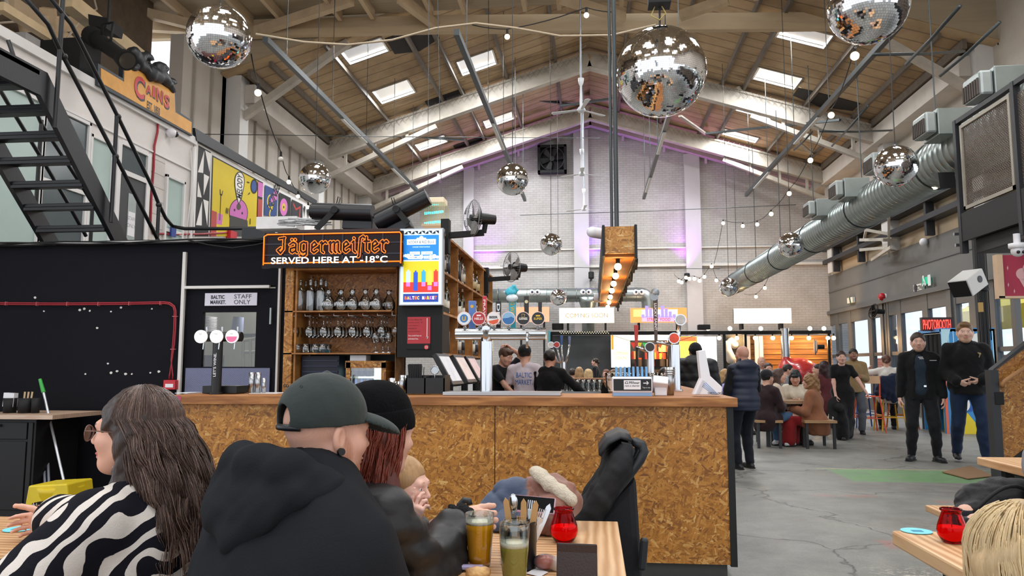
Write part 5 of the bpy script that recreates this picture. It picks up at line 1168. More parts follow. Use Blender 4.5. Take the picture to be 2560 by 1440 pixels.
# ---- further tap towers on the side counter and the far bar ----
def tower(px,pyb,pyt,w_,Y,label,heads,cw=1):
    p=PY(px,pyt,Y); r=w_/2/1900*Y; t=thing('tap_tower',label,'beer tap',(p.x,Y,ZT)); f=MB(); f.cyl((p.x,Y,ZT),(p.x,Y,p.z),r,n=20); f.cyl((p.x,Y,ZT),(p.x,Y,ZT+.012),r*1.4,n=20); obj('column',f,mChrome,t)
    for (hx,hy,kind,c) in heads:
        q=PY(hx,hy,Y-.05); f=MB(); f.tube([(p.x,Y,p.z-.02),((p.x+q.x)/2,Y-.03,p.z+.01),(q.x,Y-.05,q.z)],.014,8); obj('tap_arm',f,mChrome,t)
        if kind=='badge':
            f=MB(); f.cyl((q.x,Y-.09,q.z),(q.x,Y-.05,q.z),.045,n=24); bd=obj('tap_badge',f,mChrome,t,bevel=.003); f=MB(); f.cyl((q.x,Y-.092,q.z),(q.x,Y-.09,q.z),.038,n=24); obj('badge_face',f,M(c,.3,var=.3,vs=30,name='tap_badge_print'),bd)
        else:
            h_=kind; z2=q.z+h_; f=MB(); f.poly([(q.x-.012,Y-.06,q.z),(q.x+.012,Y-.06,q.z),(q.x+.02,Y-.06,z2),(q.x-.02,Y-.06,z2)],(0,.02,0)); hh=obj('tap_handle',f,M(c,.35,var=0,name='handle_paint'),t,bevel=.004)
            if h_>.2: f=MB(); put_text(f,'LUCKY SAINT',(q.x,Y-.0615,(q.z+z2)/2+.02),(0,0,-1),UX,.02,h_*.6,off=.02); obj('handle_print',f,mWhP,hh); f=MB(); f.cyl((q.x-.01,Y-.075,z2+.0),(q.x-.01,Y-.06,z2),.032,n=20); f.sph((q.x,Y-.05,z2+.035),.035,12,8); obj('handle_topper',f,M('#8e9aa4',.4,.3,name='grey_resin'),hh)
tower(1686,985,862,26,6.2,'large chrome tap tower with orange badge on the side counter',[(1684,846,'badge','#d8441c'),(1640,855,.36,'#4a3a34'),(1700,800,'badge','#b8b8b8')])
tower(1626,985,878,18,6.9,'slim chrome tap tower with red handle on the side counter',[(1624,868,'badge','#3a3430'),(1591,866,.19,'#b8342c')])
tower(1408,960,905,14,10.8,'small chrome tap tower on the far side of the bar',[(1378,862,'badge','#e8e4da'),(1392,862,'badge','#c23a34'),(1404,862,.13,'#2a5aa0'),(1424,862,.12,'#6a7aa8'),(1373,862,.2,'#58aebc')])
# rows of clean pint glasses
pint=glass_thing('pint_glass','x',[(.001,.004),(.028,.004),(.030,.008),(.038,.10),(.042,.145),(.040,.145)]); kids(pint)
many(pint,[(PY(x,0,9.9).x,y,1.002) for x in range(1410,1500,13) for y in(9.8,9.98,10.16)],'clean pint glass on the steel shelf inside the bar','clean pint glasses'); 
many(pint,[(PY(1640+i*14,0,5.9).x,5.9+.1*(i%2),ZT+.001) for i in range(-9,1)],'pint glass on the bar behind the charger dock','pint glasses behind the charger'); rm(pint)
for x,c,lb in((1243,'#c02a2a','dark red'),(1258,'#e89090','pale pink')):
    p=PY(x,968,7.0); t=thing('sauce_bottle','small %s squeeze bottle on the bar station behind the font column'%lb,'bottle',(p.x,7,.97)); f=MB(); f.lathe([(.001,0),(.022,0),(.022,.07),(.008,.085),(.004,.12)],(p.x,7,.97),14); obj('bottle_body',f,M(c,.4,name='squeeze_plastic'),t)
f=MB(); f.box(-.98,.1,6.8,7.2,.93,.97); f.box(-.98,.1,6.85,7.15,0,.93); tag(obj('bar_station',f,M('#6a6d70',.4,.4,name='steel_unit')),'low steel bar station inside the bar behind the font','unit')
# ================= things hung in the hall =================
tm=NT('mirror_tiles'); tm.b.inputs['Metallic'].default_value=1; tm.b.inputs['Roughness'].default_value=.045; tm.base((.86,.86,.88))
def ball_mesh(nm_,rows,seed):
    rs=np.random.RandomState(seed); f=MB(); r=1.0
    for i in range(rows):
        a0=PI*i/rows;a1=PI*(i+1)/rows;am=(a0+a1)/2; n=max(3,int(round(2*rows*math.sin(am)))); off=rs.rand()
        for j in range(n):
            b0=2*PI*(j+off)/n;b1=2*PI*(j+off+.94)/n; aa0=a0+.03*PI/rows; aa1=a1-.03*PI/rows
            c=Vector((math.sin(am)*math.cos((b0+b1)/2),math.sin(am)*math.sin((b0+b1)/2),math.cos(am))); j_=Vector(rs.normal(size=3)*.012)
            P=[Vector((math.sin(a)*math.cos(b),math.sin(a)*math.sin(b),math.cos(a))) for a,b in((aa0,b0),(aa1,b0),(aa1,b1),(aa0,b1))]
            n_=(c+j_).normalized(); P=[p-n_*((p-c).dot(n_)) for p in P]; f.add(P,[(0,1,2,3)])
    return f
def core_mb(): f=MB(); f.sph((0,0,0),.985,32,20); return f
def mkball(rows,seed):
    r=thing('mirror_ball','x','mirror ball'); o=obj('mirror_tile_skin',ball_mesh('',rows,seed),tm.m,r); obj('core',core_mb(),M('#55565a',.5,.5,var=0,name='ball_grout'),r)
    f=MB(); f.cyl((0,0,.985),(0,0,1.05),.09,n=16); f.tube([(.03*math.cos(a),0,1.08+.03*math.sin(a)) for a in np.linspace(0,2*PI,12)[:-1]],.008,5,True); obj('hanger',f,mBrush,r); kids(r); return r
BA=mkball(76,1);BB=mkball(48,2)
for px,py,r,D,src,lb in ((1652,180,114,1.0,BA,'largest mirror ball, hung over the bar right of centre'),(548,92,85,.5,BB,'mirror ball at the upper left by the roof beam'),(2170,12,97,.5,BB,'mirror ball cut by the top edge of the picture'),(787,446,41,.5,BB,'mirror ball above the tilted black stage lamps'),(1281,449,41,.5,BB,'mirror ball in front of the extractor fan wall'),(1378,611,28,.5,BB,'small mirror ball left of the hanging bulb box'),(1396,743,21,.5,BB,'smallest mirror ball, in front of the far duct with painted eyes'),(2240,415,50,.5,BB,'mirror ball in front of the long silver duct'),(1977,612,30,.5,BB,'mirror ball below the silver duct beside the string lights'),(1822,718,23,.5,BB,'mirror ball at the far end of the silver duct')):
    Y=D/2*F/r*1.0; p=PY(px,py,Y); d=(p-EYE).length; R_=D/2
    o=dup(src,p,rz=random.random()*6,label=lb,scale=R_); 
    top=zt(p.x) if Y>16.5 else 9.1
    f=MB(); f.cyl((p.x,p.y,p.z+R_*1.1),(p.x,p.y,top),.006 if D<.9 else .012,n=6); c=obj('suspension_wire',f,M('#2a2a2a',.5,var=0,name='dark_wire')); c.parent=o; c.matrix_parent_inverse=(Matrix.Translation(p)@o.rotation_euler.to_matrix().to_4x4()@Matrix.Scale(R_,4)).inverted()
rm(BA);rm(BB)
p=PZ(1650,18,8.95); f=MB(); f.box(p.x-.25,p.x+.25,8.1,8.5,8.4,8.7); 
t=thing('ball_motor','black motor box on the beam above the largest mirror ball','motor',(PY(1648,10,8.3).x,8.3,5.35)); p=PY(1648,12,8.3); f=MB(); f.cbox(p+V(0,0,.05),(.25,.2,.14)); obj('motor_case',f,mBlkM,t,bevel=.01); f=MB(); f.tube([p+V(-.05,0,-.02),p+V(-.09,0,-.12),p+V(.0,0,-.18),p+V(.07,0,-.1),p+V(.02,0,0)],.008,6); obj('rope',f,M('#c9b26a',.8,name='yellow_rope'),t)
f=MB(); f.cyl(p+V(0,0,.1),(p.x,p.y,9.1),.02); obj('bracket',f,mPipe,t)
# suspended lighting battens
for (a,b,lb) in(((665,98),(1040,475),'leftmost long grey lighting batten under the roof'),((1140,80),(1313,500),'long grey lighting batten left of the ridge'),((1722,150),(1605,495),'long grey lighting batten passing behind the largest mirror ball'),((2250,60),(1865,488),'rightmost long grey lighting batten under the roof')):
    A=PZ(*a,6.6);Bq=PZ(*b,6.6); xm=(A.x+Bq.x)/2; A.x=Bq.x=xm if abs(A.x-Bq.x)<.6 else A.x; Bq.x=A.x
    t=thing('lighting_batten',lb,'light batten',(A.x,(A.y+Bq.y)/2,6.6),group='lighting battens')
    f=MB(); f.bar(A,Bq,.09,.10); obj('channel',f,mPipe,t)
    for k in(.36,.74): 
        f=MB(); q0=A.lerp(Bq,k);q1=A.lerp(Bq,k+.16); f.bar(q0-V(0,0,.065),q1-V(0,0,.065),.07,.035); obj('tube_cover',f,M('#d8d6d0',.4,var=.05,name='diffuser_plastic'),t)
    for k in(.08,.3,.52,.75,.95):
        q=A.lerp(Bq,k); zt_=zt(q.x)-.05 if q.y>16.3 else 9.1; f=MB(); f.cyl(q,(q.x,q.y,zt_),.008,n=6); obj('drop_rod',f,mPipe,t)
for (a,Ya,b,Yb,lb) in(((2185,136),10,(2410,128),12.5,'thin conduit run crossing high up before the right wall'),((2050,328),15,(2230,326),17,'thin conduit run crossing above the mirror ball by the duct'),((2265,160),9.5,(2400,15),8,'black conduit leaning up to the timber roof on the right'),((2350,190),10,(2500,55),9,'dark conduit arm high on the right wall'),((480,335),14,(1500,345),20,'thin steel wire stretched across the hall high up'),((2080,365),16,(2170,265),14,'dark conduit below the right roof slope'),((1985,375),17,(2030,330),16,'short dark conduit below the right roof slope'),((1300,538),20,(1990,512),20,'thin wire stretched level across the far wall'),((1250,665),22,(1800,672),24,'thin cable stretched low across the far wall')):
    f=MB(); r=.022 if 'wire' not in lb and 'cable' not in lb else .008; A=PY(*a,Ya);Bq=PY(*b,Yb); f.tube([A,(A+Bq)/2-V(0,0,.02),Bq],r,6); tag(obj('conduit',f,mPipe),lb,'conduit')
t=thing('cable','pale cable looped slackly below the timber roof beam','cable',PY(1200,60,8)); f=MB(); pts=[PY(x,y,8) for x,y in((640,85),(760,105),(870,112),(980,100),(1090,70),(1190,58),(1290,70),(1400,90),(1530,88),(1640,62))]; f.tube(pts,.012,6); obj('sheath',f,M('#b8a68c',.7,name='pale_cable'),t)
# ceiling fans along the ridge
mFanW=M('#dfe2e6',.4,var=.03,name='white_enamel')
for i,(px,py,Y,an) in enumerate(((1453,275,15,.25),(1455,435,19.5,.05),(1460,523,24,.12))):
    p=PY(px,py,Y); t=thing('ceiling_fan','white three-blade ceiling fan under the ridge, %s of the row'%['nearest','middle','furthest'][i],'fan',p)
    f=MB(); f.lathe([(.001,-.05),(.06,-.045),(.09,0),(.06,.05),(.03,.08),(.022,.5),(.05,.56),(.06,.66),(.001,.66)],p,18); obj('hub',f,mFanW,t)
    f=MB(); f.cyl(p+V(0,0,.6),(p.x,p.y,10.4 if Y>16.3 else 9.1),.02); obj('rod',f,M('#9aa0a8',.4,.5,name='rod_steel'),t)
    for k in range(3):
        a=an+k*2*PI/3+.5; d=V(math.cos(a),math.sin(a),0); n_=V(-d.y,d.x,.12); f=MB(); f.poly([p+d*.08-n_*.03,p+d*.62-n_*.06,p+d*.64+n_*.0,p+d*.6+n_*.06,p+d*.08+n_*.03],(0,0,.008)); obj('blade',f,mFanW,t)
# extractor fan
Yx=WY-.35; a=PY(1344,432,Yx);b=PY(1416,360,Yx); c=(a+b)/2; t=thing('extractor_fan','square black extractor fan high on the far brick wall','fan',c)
f=MB(); w_=(b.x-a.x)/2
f.box(a.x,b.x,Yx,WY-.05,a.z,a.z+.1); f.box(a.x,b.x,Yx,WY-.05,b.z-.1,b.z); f.box(a.x,a.x+.1,Yx,WY-.05,a.z,b.z); f.box(b.x-.1,b.x,Yx,WY-.05,a.z,b.z); f.box(a.x,b.x,WY-.1,WY-.05,a.z,b.z); obj('housing',f,mBlkM,t,bevel=.01)
f=MB(); f.tube([(c.x+w_*.85*math.cos(q),Yx+.02,c.z+w_*.85*math.sin(q)) for q in np.linspace(0,2*PI,28)[:-1]],.03,6,True); obj('ring',f,mBlack,t)
for k in range(6):
    q=k*PI/3; d=V(math.cos(q),0,math.sin(q)); n_=V(-d.z,0,d.x); f=MB(); f.poly([c+d*.08-n_*.04+V(0,.1,0),c+d*w_*.8-n_*.02+V(0,.02,0),c+d*w_*.8+n_*.2+V(0,.12,0),c+d*.08+n_*.06+V(0,.14,0)],(0,.01,0)); obj('blade',f,M('#232326',.4,name='fan_blade'),t)
f=MB(); f.cyl(c+V(0,.0,0),c+V(0,.15,0),.1); obj('hub',f,mBlkP,t)
# hanging bulb trough
Ya,Yb=5.6,10.4; x0=PY(1512,600,Ya).x;x1=PY(1586,600,Ya).x; z0=PY(1550,640,Ya).z; z1=PY(1550,566,Ya).z
t=thing('hanging_bulb_box','long strand board box hung over the bar with a row of bulbs beneath','pendant light',((x0+x1)/2,8,z1))
f=MB(); f.box(x0,x1,Ya,Yb,z0+.02,z1); obj('box_body',f,m_osb('pale_strand_board',('#8a5a24','#b47a34','#c98f45','#d9a862','#e6c088'),(PI/2,0,0)),t)
f=MB(); f.box(x0-.02,x0,Ya-.02,Yb,z0,z1+.01); f.box(x1,x1+.02,Ya-.02,Yb,z0-.02,z1+.01); obj('side_rail',f,mBlack,t,bevel=.004)
f=MB(); 
for i in range(13): y=Ya+.1+i*.36; f.bar((x1+.02,y,z0-.02),(x1+.03,y+.3,z0-.04+.02*math.sin(i*2)),.02,.03)
obj('rubber_edge',f,mBlkM,t)
f=MB(); f.box(x0,x1,Ya+.05,Yb,z0,z0+.02); obj('underside',f,M('#b06c24',.6,var=.2,name='amber_ply'),t)
mBulb=M('#ffd79a',.3,var=0,emit=9,name='lit_bulb'); mBulbD=M('#ffe2b0',.3,var=0,emit=5,name='soft_lit_bulb')
xm=(x0+x1)/2-.01
for i,y in enumerate((5.75,6.35,6.95,7.6,8.3,9.0,9.7,10.25)):
    f=MB(); f.sph((xm,y,z0-.06),.027,14,10); b_=obj('bulb',f,mBulb,t); f=MB(); f.cyl((xm,y,z0),(xm,y,z0-.035),.016); obj('socket',f,mBlkM,b_); 
    if i%2==0: point('bulb_light',(xm,y,z0-.13),3.2,(1,.62,.28))
for dx,y in((.03,6.0),(.09,6.0)):
    pass
for px,y in((1526,6.1),(1538,6.1)):
    p=PY(px,300,y); f=MB(); f.cyl((p.x,y,z1),(p.x,y,9.2),.012 if px<1530 else .018,n=8); obj('suspension_rod',f,mPipe,t)
t=thing('spot_lamp','small white round projector lamp on the left side of the bulb box','lamp',PY(1493,582,6.2)); p=PY(1480,580,6.2);q=PY(1508,585,6.25); f=MB(); f.cyl(p,q,.045,n=20); f.sph(p,.045,14,8); obj('lamp_body',f,mWhP,t); f=MB(); f.cyl(q,(x0+.05,q.y,q.z),.012); obj('arm',f,mBlkM,t)
t=thing('spot_lamp','white round projector lamp by the lower back of the bulb box','lamp',PY(1490,745,9.5)); p=PY(1484,744,9.5);q=PY(1506,744,9.5); f=MB(); f.cyl(p,q,.06,n=20); obj('lamp_body',f,mWhP,t); f=MB(); f.cyl(p+V(-.004,0,0),p,.045,n=20); obj('lens',f,mBlkP,t); f=MB(); f.cyl(q,(x0+.05,q.y,z0),.012); obj('arm',f,mBlkM,t)
# festoon lights
def festoon(label,pts,on=None,r=.03,wire=True,ends=()):
    P=[PY(x,y,Y) for x,y,Y in pts]; t=thing('string_lights',label,'string lights',P[0]); 
    path=[]; Q=[PY(*e) for e in ends[:1]]+[p+V(0,0,.09) for p in P]+[PY(*e) for e in ends[1:]]
    for a,b in zip(Q[:-1],Q[1:]):
        L=(b-a).length
        for k in np.linspace(0,1,7)[:-1]: q=a.lerp(b,k); q.z-=.12*L*k*(1-k); path.append(q)
    path.append(Q[-1]); f=MB(); f.tube(path,.006,5); obj('flex',f,mBlkM,t)
    for i,p in enumerate(P):
        lit=on is None or on[i]; f=MB(); f.sph(p,r,12,8); b_=obj('bulb',f,mBulbD if lit else M('#d8d4c8',.2,var=0,name='unlit_bulb'),t); f=MB(); f.cyl(p+V(0,0,r*.8),p+V(0,0,.09),.014,n=8); obj('socket',f,mBlkM,b_)
festoon('string of bulbs dropping from the upper left mirror ball to the mural',[(645,232,6.6),(702,398,8.5),(722,455,10.5),(745,491,12),(770,518,13)],[1,0,1,1,1],.032,ends=((628,135,5.8),(790,550,14)))
festoon('string of bulbs falling from the top mirror ball towards the duct',[(2137,140,8),(2078,288,11),(2026,401,13),(1973,484,15),(1928,535,16.5),(1893,561,18),(1857,565,19),(1808,558,20)],None,.045,ends=((2160,60,6),(1785,660,22)))
festoon('string of bulbs running along below the silver duct on the right',[(2337,465,11),(2266,495,13),(2205,515,14.5),(2160,517,16),(2117,548,17),(2077,592,18),(1930,678,21),(1912,720,22),(1890,742,23)],[1,1,1,1,0,1,1,1,1],.05,ends=((2420,410,9.5),(1860,735,24)))
festoon('bunch of bulbs gathered low on the far wall by the purple lamp',[(1697,703,24),(1704,706,24),(1715,694,24),(1723,697,24),(1736,697,24),(1749,702,24),(1761,692,23.5),(1779,666,23),(1791,701,24)],None,.055,ends=((1685,685,24.5),(1815,715,24)))
festoon('two bulbs hanging just below the timber roof beam',[(1268,92,8.2),(1466,38,8.2)],None,.03,ends=((1180,62,8),(1530,30,8)))
# long spiral duct with outlet boxes
DX=4.85;DZ=4.12;DR=.33
t=thing('ventilation_duct','long silver spiral duct running down the right side of the hall','duct',(DX,18,DZ))
f=MB(); pr=[]; y=5.5
while y<27.2: pr+=[(y,DR),(y+.115,DR),(y+.12,DR+.010),(y+.135,DR+.010),(y+.14,DR)]; y+=.15
f.tube([(DX,a,DZ) for a,_ in pr],[r for _,r in pr],28); obj('duct_body',f,mGalv,t)
for px in(2490,2345,2205,2108,2037):
    y=PX(px,400,DX-.45).y; f=MB(); Mx=Matrix.Translation((DX,y,DZ+.06)); f.box(-.52,-.1,-.22,.22,.02,.36,Mx); vb=obj('outlet_box',f,mGalv,t,bevel=.01)
    f=MB(); f.box(-.66,-.52,-.2,.2,.05,.33,Mx); obj('outlet_hood',f,M('#a9b0ae',.4,.6,name='outlet_steel'),vb,bevel=.03)
    f=MB()
    for k in range(7): f.box(-.675,-.655,-.17+k*.052,-.14+k*.052,.07,.25,Mx)
    obj('grille',f,M('#4a3f38',.6,name='dark_grille'),vb)
for y in(8,11,14,17,20,23,26): f=MB(); f.cyl((DX,y,DZ+DR),(DX,y,8.0),.01,n=6); f.tube([(DX+(DR+.012)*math.cos(q),y,DZ+(DR+.012)*math.sin(q)) for q in np.linspace(0,2*PI,24)[:-1]],.012,5,True); obj('duct_hanger',f,mPipe,t)
# duct on the far wall
Yd=27.0; t=thing('ventilation_duct','silver duct along the far wall bending down, painted with eyes','duct',PY(1450,738,Yd)); zc=PY(1400,738,Yd).z; xa=PY(1225,738,Yd).x; xb=PY(1600,738,Yd).x; rr=.25
path=[(xa,Yd,zc),(xa+1,Yd,zc)]+[(x,Yd,zc) for x in np.linspace(xa+1.2,xb-.1,14)]+[(xb+.30*math.sin(q),Yd,zc-.30+.30*math.cos(q)) for q in np.linspace(.2,PI/2,6)]+[(xb+.30,Yd,zc-.6),(xb+.30,Yd,2.9)]
f=MB(); f.tube(path,rr,20); obj('duct_body',f,mGalv,t)
x=PY(1462,0,Yd).x; f=MB(); f.lathe([(.22,-1.3),(.22,-.55),(.3,-.3),(.38,-.1)],(x,Yd,zc),20); obj('branch_pipe',f,mGalv,t)
f=MB(); 
for x_ in np.arange(xa+.3,xb-.1,.35): f.tube([(x_,Yd+(rr+.01)*math.cos(q),zc+(rr+.01)*math.sin(q)) for q in np.linspace(0,2*PI,18)[:-1]],.012,4,True)
obj('duct_ridge',f,M('#8b9290',.4,.7,name='duct_ridge_steel'),t); g=MB(); [g.cyl((x_,Yd+.2,zc),(x_,WY,zc),.03) for x_ in(xa+1,xb-1)]; obj('wall_bracket',g,mPipe,t)
for px in(1337,1465,1597):
    p=PY(px,732,Yd-rr-.01); f=MB(); 
    for s in(-1,1): f.lathe([(.001,.012),(.09,.01),(.1,0)],p+V(s*.11,-.01,.02),16,Matrix.Rotation(PI/2,3,'X'))
    e=obj('eye_sticker',f,mWhP,t); f=MB()
    for s in(-1,1): f.lathe([(.001,.012),(.035,.01),(.04,0)],p+V(s*.09,-.03,.03),14,Matrix.Rotation(PI/2,3,'X'))
    obj('pupil',f,M('#20304a',.4,var=0,name='navy_print'),e)
# purple uplighters
for i,(px,py,lb) in enumerate(((1478,690,'left'),(1718,694,'right'))):
    Y=WY-.5; p=PY(px,py,Y); t=thing('uplighter','small black uplighter throwing purple light on the far wall, %s one'%lb,'lamp',p); f=MB(); f.cyl(p+V(0,0,-.08),p+V(0,.05,.14),.1,n=16); obj('lamp_body',f,mBlkM,t); f=MB(); f.bar(p+V(0,0,-.05),(p.x,WY,p.z-.08),.05,.04); obj('bracket',f,mBlkM,t)
    l=bpy.data.lights.new('purple_light','SPOT'); l.energy=260; l.color=(.3,.08,1) if i==0 else (.6,.1,1); l.spot_size=R(84); l.spot_blend=.9; l.shadow_soft_size=.08
    o=bpy.data.objects.new('purple_light',l); COL.objects.link(o); o.location=p+V(0,.1,.2); o.rotation_euler=(R(180+4),0,0)
p=PY(1225,668,13); l=bpy.data.lights.new('purple_light','SPOT'); l.energy=260; l.color=(.5,.12,1); l.spot_size=R(84); l.spot_blend=.9; o=bpy.data.objects.new('purple_light',l); COL.objects.link(o); o.location=(PY(1215,700,27.6).x,27.6,PY(1215,700,27.6).z); o.rotation_euler=(R(184),0,0)
# lamps, fans and zapper on top of the shelving
def stage_lamp(c0,c1,Y,r,label,bl):
    A=PY(*c0,Y);Bq=PY(*c1,Y); t=thing('stage_lamp',label,'stage lamp',(A+Bq)/2); d=(Bq-A).normalized(); f=MB(); L=(Bq-A).length
    f.cyl(A,Bq,r,n=10); f.cyl(A-d*.02,A+d*.012,r*.8,n=10); obj('lamp_barrel',f,M('#15161a',.35,var=.05,name='black_enamel'),t,bevel=.006)
    n_=V(-d.z,0,d.x)*(1 if d.x>0 else -1); f=MB()
    f.poly([A+d*L*bl[0]-n_*r*.6,A+d*L*bl[1]-n_*r*.6,A+d*L*bl[1]-n_*r*bl[2],A+d*L*bl[0]-n_*r*bl[2]],(0,.16,0)); obj('gear_box',f,M('#17171d',.4,var=.05,name='dark_gearbox'),t,bevel=.006)
    m=A+d*L*.42; f=MB(); f.bar(m+V(0,-r-.01,0),m+d*(-.16 if d.z<.1 else .12)+V(0,-r-.02,-.18),.05,.012,(0,1,0)); f.cyl(m+V(0,-r-.03,0),m+V(0,-r,0),.032,n=16); obj('yoke',f,mBlkM,t); f=MB(); f.tube([m+n_*r*.9,m+n_*(r+.05)+d*.01,m+n_*(r+.06)-d*.01,m+n_*r*.9-d*.02],.004,5); obj('safety_loop',f,mBlkM,t)
stage_lamp((783,528),(932,532),6.45,.078,'black cylindrical stage lamp lying level above the neon sign',(.5,1.0,1.9))
stage_lamp((945,555),(1070,492),6.45,.082,'black cylindrical stage lamp tilted up above the menu screen',(.05,.5,2.0))
Mx=None
for (px,py,w_,h_,Y,lb,an) in((1183,545,62,92,6.4,'wire guarded pedestal fan on the end of the shelving top',R(-62)),(1279,667,50,75,8.9,'wire guarded fan at the far end of the bottle shelving',R(-50))):
    p=PY(px,py,Y); r=h_/2/1900*Y*1.02; t=thing('pedestal_fan',lb,'fan',p); Mf=Matrix.Translation(p)@Matrix.Rotation(an,4,'Z')@Matrix.Rotation(R(8 if Y<8 else 0),4,'Y')
    f=MB()
    for q in np.linspace(0,2*PI,41)[:-1]:
        f.tube([Mf@V(r*k*math.cos(q),-.07*(1-k*k)-.01,r*k*math.sin(q)) for k in(.18,.6,1)],.0012,3); f.tube([Mf@V(r*k*math.cos(q),.06*(1-k*k)+.01,r*k*math.sin(q)) for k in(.25,.6,1)],.0012,3)
    for k in(.5,1): f.tube([Mf@V(r*k*math.cos(q),0 if k==1 else -.06,r*k*math.sin(q)) for q in np.linspace(0,2*PI,30)[:-1]],.004 if k==1 else .002,5,True)
    obj('guard',f,M('#8d8e90',.4,.5,name='guard_wire'),t)
    for k in range(4):
        f=MB(); q=k*PI/2+.3; pts=[(.04,q-.2),(.9,q-.35),(.95,q+.1),(.85,q+.5),(.3,q+.5)]; f.add([Mf@V(r*a*math.cos(b),(b-q)*.04,r*a*math.sin(b)) for a,b in pts],[(0,1,2,3,4)]); obj('blade',f,M('#8f8b86',.35,var=0,name='grey_translucent_blade'),t,solid=.003)
    f=MB(); f.cyl(Mf@V(0,-.03,0),Mf@V(0,.04,0),r*.18,n=16); f.cyl(Mf@V(0,.04,0),Mf@V(0,.20,0),r*.34,r*.27,n=18); obj('motor',f,mBlkP,t,bevel=.006)
    q=Mf@V(0,.12,0); f=MB(); f.cyl(q,q+V(-.02,0,-.12),.022); f.bar(q+V(-.02,0,-.12),(SX+.02,q.y,q.z-.14),.045,.05); obj('neck',f,mBlkM,t); f=MB(); f.box(SX-.04,SX+.03,q.y-.05,q.y+.05,q.z-.30,q.z+.0); obj('bracket',f,mBlkM,t)
a=PY(1050,562,6.6);b=PY(1112,492,6.6); t=thing('insect_zapper','caged insect killer lamp with blue tubes hung behind the lamps','lamp',((a.x+b.x)/2,6.7,a.z))
f=MB(); yy=(6.6,6.78)
for x in np.linspace(a.x,b.x,14):
    for y in yy: f.cyl((x,y,a.z),(x,y,b.z-.05),.0025,n=4)
for z in np.linspace(a.z,b.z-.05,18):
    for y in yy: f.cyl((a.x,y,z),(b.x,y,z),.002,n=4)
obj('cage',f,M('#c9b48c',.4,.6,name='brassy_wire'),t)
for nm_,z0_,z1_ in(('cap',b.z-.05,b.z),('base_plate',a.z-.01,a.z+.01)): f=MB(); f.box(a.x+.01,b.x-.01,6.6,6.78,z0_,z1_); obj(nm_,f,M('#e8d8b8',.5,emit=.25,var=0,name='cream_cap'),t,bevel=.006)
for dz in(.03,.12,.2): f=MB(); f.cyl((a.x+.02,6.69,a.z+dz),(b.x-.03,6.69,a.z+dz+.015),.012,n=10); obj('blue_tube',f,M('#49e3ee',.4,var=0,emit=2.2,name='uv_tube'),t)
f=MB(); f.cyl((a.x+.05,6.69,b.z),(a.x-.0,6.69,9.1),.003,n=4); f.cyl((b.x-.05,6.69,b.z),(a.x,6.69,9.1),.003,n=4); obj('hanging_cord',f,mPipe,t)
t=thing('cable_heap','loose heap of white and grey cables above the neon sign','cables',PY(720,568,6.5)); f=MB(); random.seed(4)
for k in range(9): f.tube([PY(690+random.random()*140,566-random.random()*22,6.45+.02*k) for _ in range(7)],.005,5)
obj('cable_loops',f,M('#c9c9c9',.6,name='grey_cable'),t)
f=MB(); bx(f,640,742,540,572,6.9,7.1); tag(obj('carton',f,M('#d9d6d4',.6,name='white_card')),'white carton on the dark deck behind the cable heap','carton')
# ================= left side =================
FX=-7.6
def LX_(px,py,x=FX): return PX(px,py,x)
zt5=LX_(0,83).z
f=MB(); f.box(-8.4,FX,5.0,20.0,0,5.66); t=struct('wall_offices',f,M('#dcd6d2',.65,var=.08,vs=1.5,bump=.2,name='office_white_paint'))
f=MB(); f.box(FX,FX+.05,5.0,13.6,5.56,5.70); f.box(FX,FX+.03,5.0,13.6,5.02,5.05); struct('trim_60',f,mWhite2)
f=MB(); yb=LX_(372,400).y; yc=LX_(412,400).y; f.box(FX,FX+.01,yb,yc,2.47,5.0); struct('trim_61',f,m_brick('office_brick','#dcd6d2','#cfc8c2',.7,1,'#bdb4ac',(PI/2,0,PI/2),.4))
mFrost=M('#a9bdb8',.35,var=.06,vs=2,name='frosted_glass'); mDkGl=M('#4a5558',.2,var=.2,vs=30,name='ribbed_glass',stretch=(1,12,.1))
def lwin(k,p0,p1,z0,z1,mt,label=None,mid=None):
    y0,y1=LX_(p0,400).y,LX_(p1,400).y; f=MB(); e=.05; f.box(FX,FX+.05,y0-e,y0,z0-e,z1+e); f.box(FX,FX+.05,y1,y1+e,z0-e,z1+e); f.box(FX,FX+.05,y0-e,y1+e,z1,z1+e); f.box(FX,FX+.07,y0-e,y1+e,z0-e,z0)
    if mid: f.box(FX,FX+.045,y0,y1,mid-.03,mid+.03)
    o=struct('window_%d'%k,f,mWhite2,bevel=.004); g=MB(); g.box(FX+.005,FX+.012,y0,y1,z0,z1); struct('window_pane',g,mt,o); return o
lwin(40,-60,96,2.6,4.95,mFrost); lwin(41,104,212,2.9,4.95,mDkGl,mid=3.9); lwin(42,224,276,3.1,4.8,mFrost,mid=3.9); lwin(43,418,458,3.05,4.7,mFrost,mid=3.75)
y0,y1=LX_(296,400).y,LX_(362,400).y; f=MB(); f.box(FX,FX+.06,y0-.1,y0,2.47,4.95); f.box(FX,FX+.06,y1,y1+.1,2.47,4.95); f.box(FX,FX+.06,y0,y1,4.9,4.98); f.box(FX,FX+.06,y0,y1,4.42,4.5); struct('trim_62',f,mWhite2)
f=MB(); f.box(FX,FX+.02,y0,y1,4.5,4.9); struct('window_44',f,mDkGl)
f=MB(); f.box(FX,FX+.04,y0,y1,2.47,4.42); d=struct('door_30',f,mDark); f=MB(); f.box(FX+.041,FX+.045,y0+.25,y1-.25,3.3,4.15); struct('door_pane',f,M('#9fa8a6',.3,name='door_glass_grey'),d)
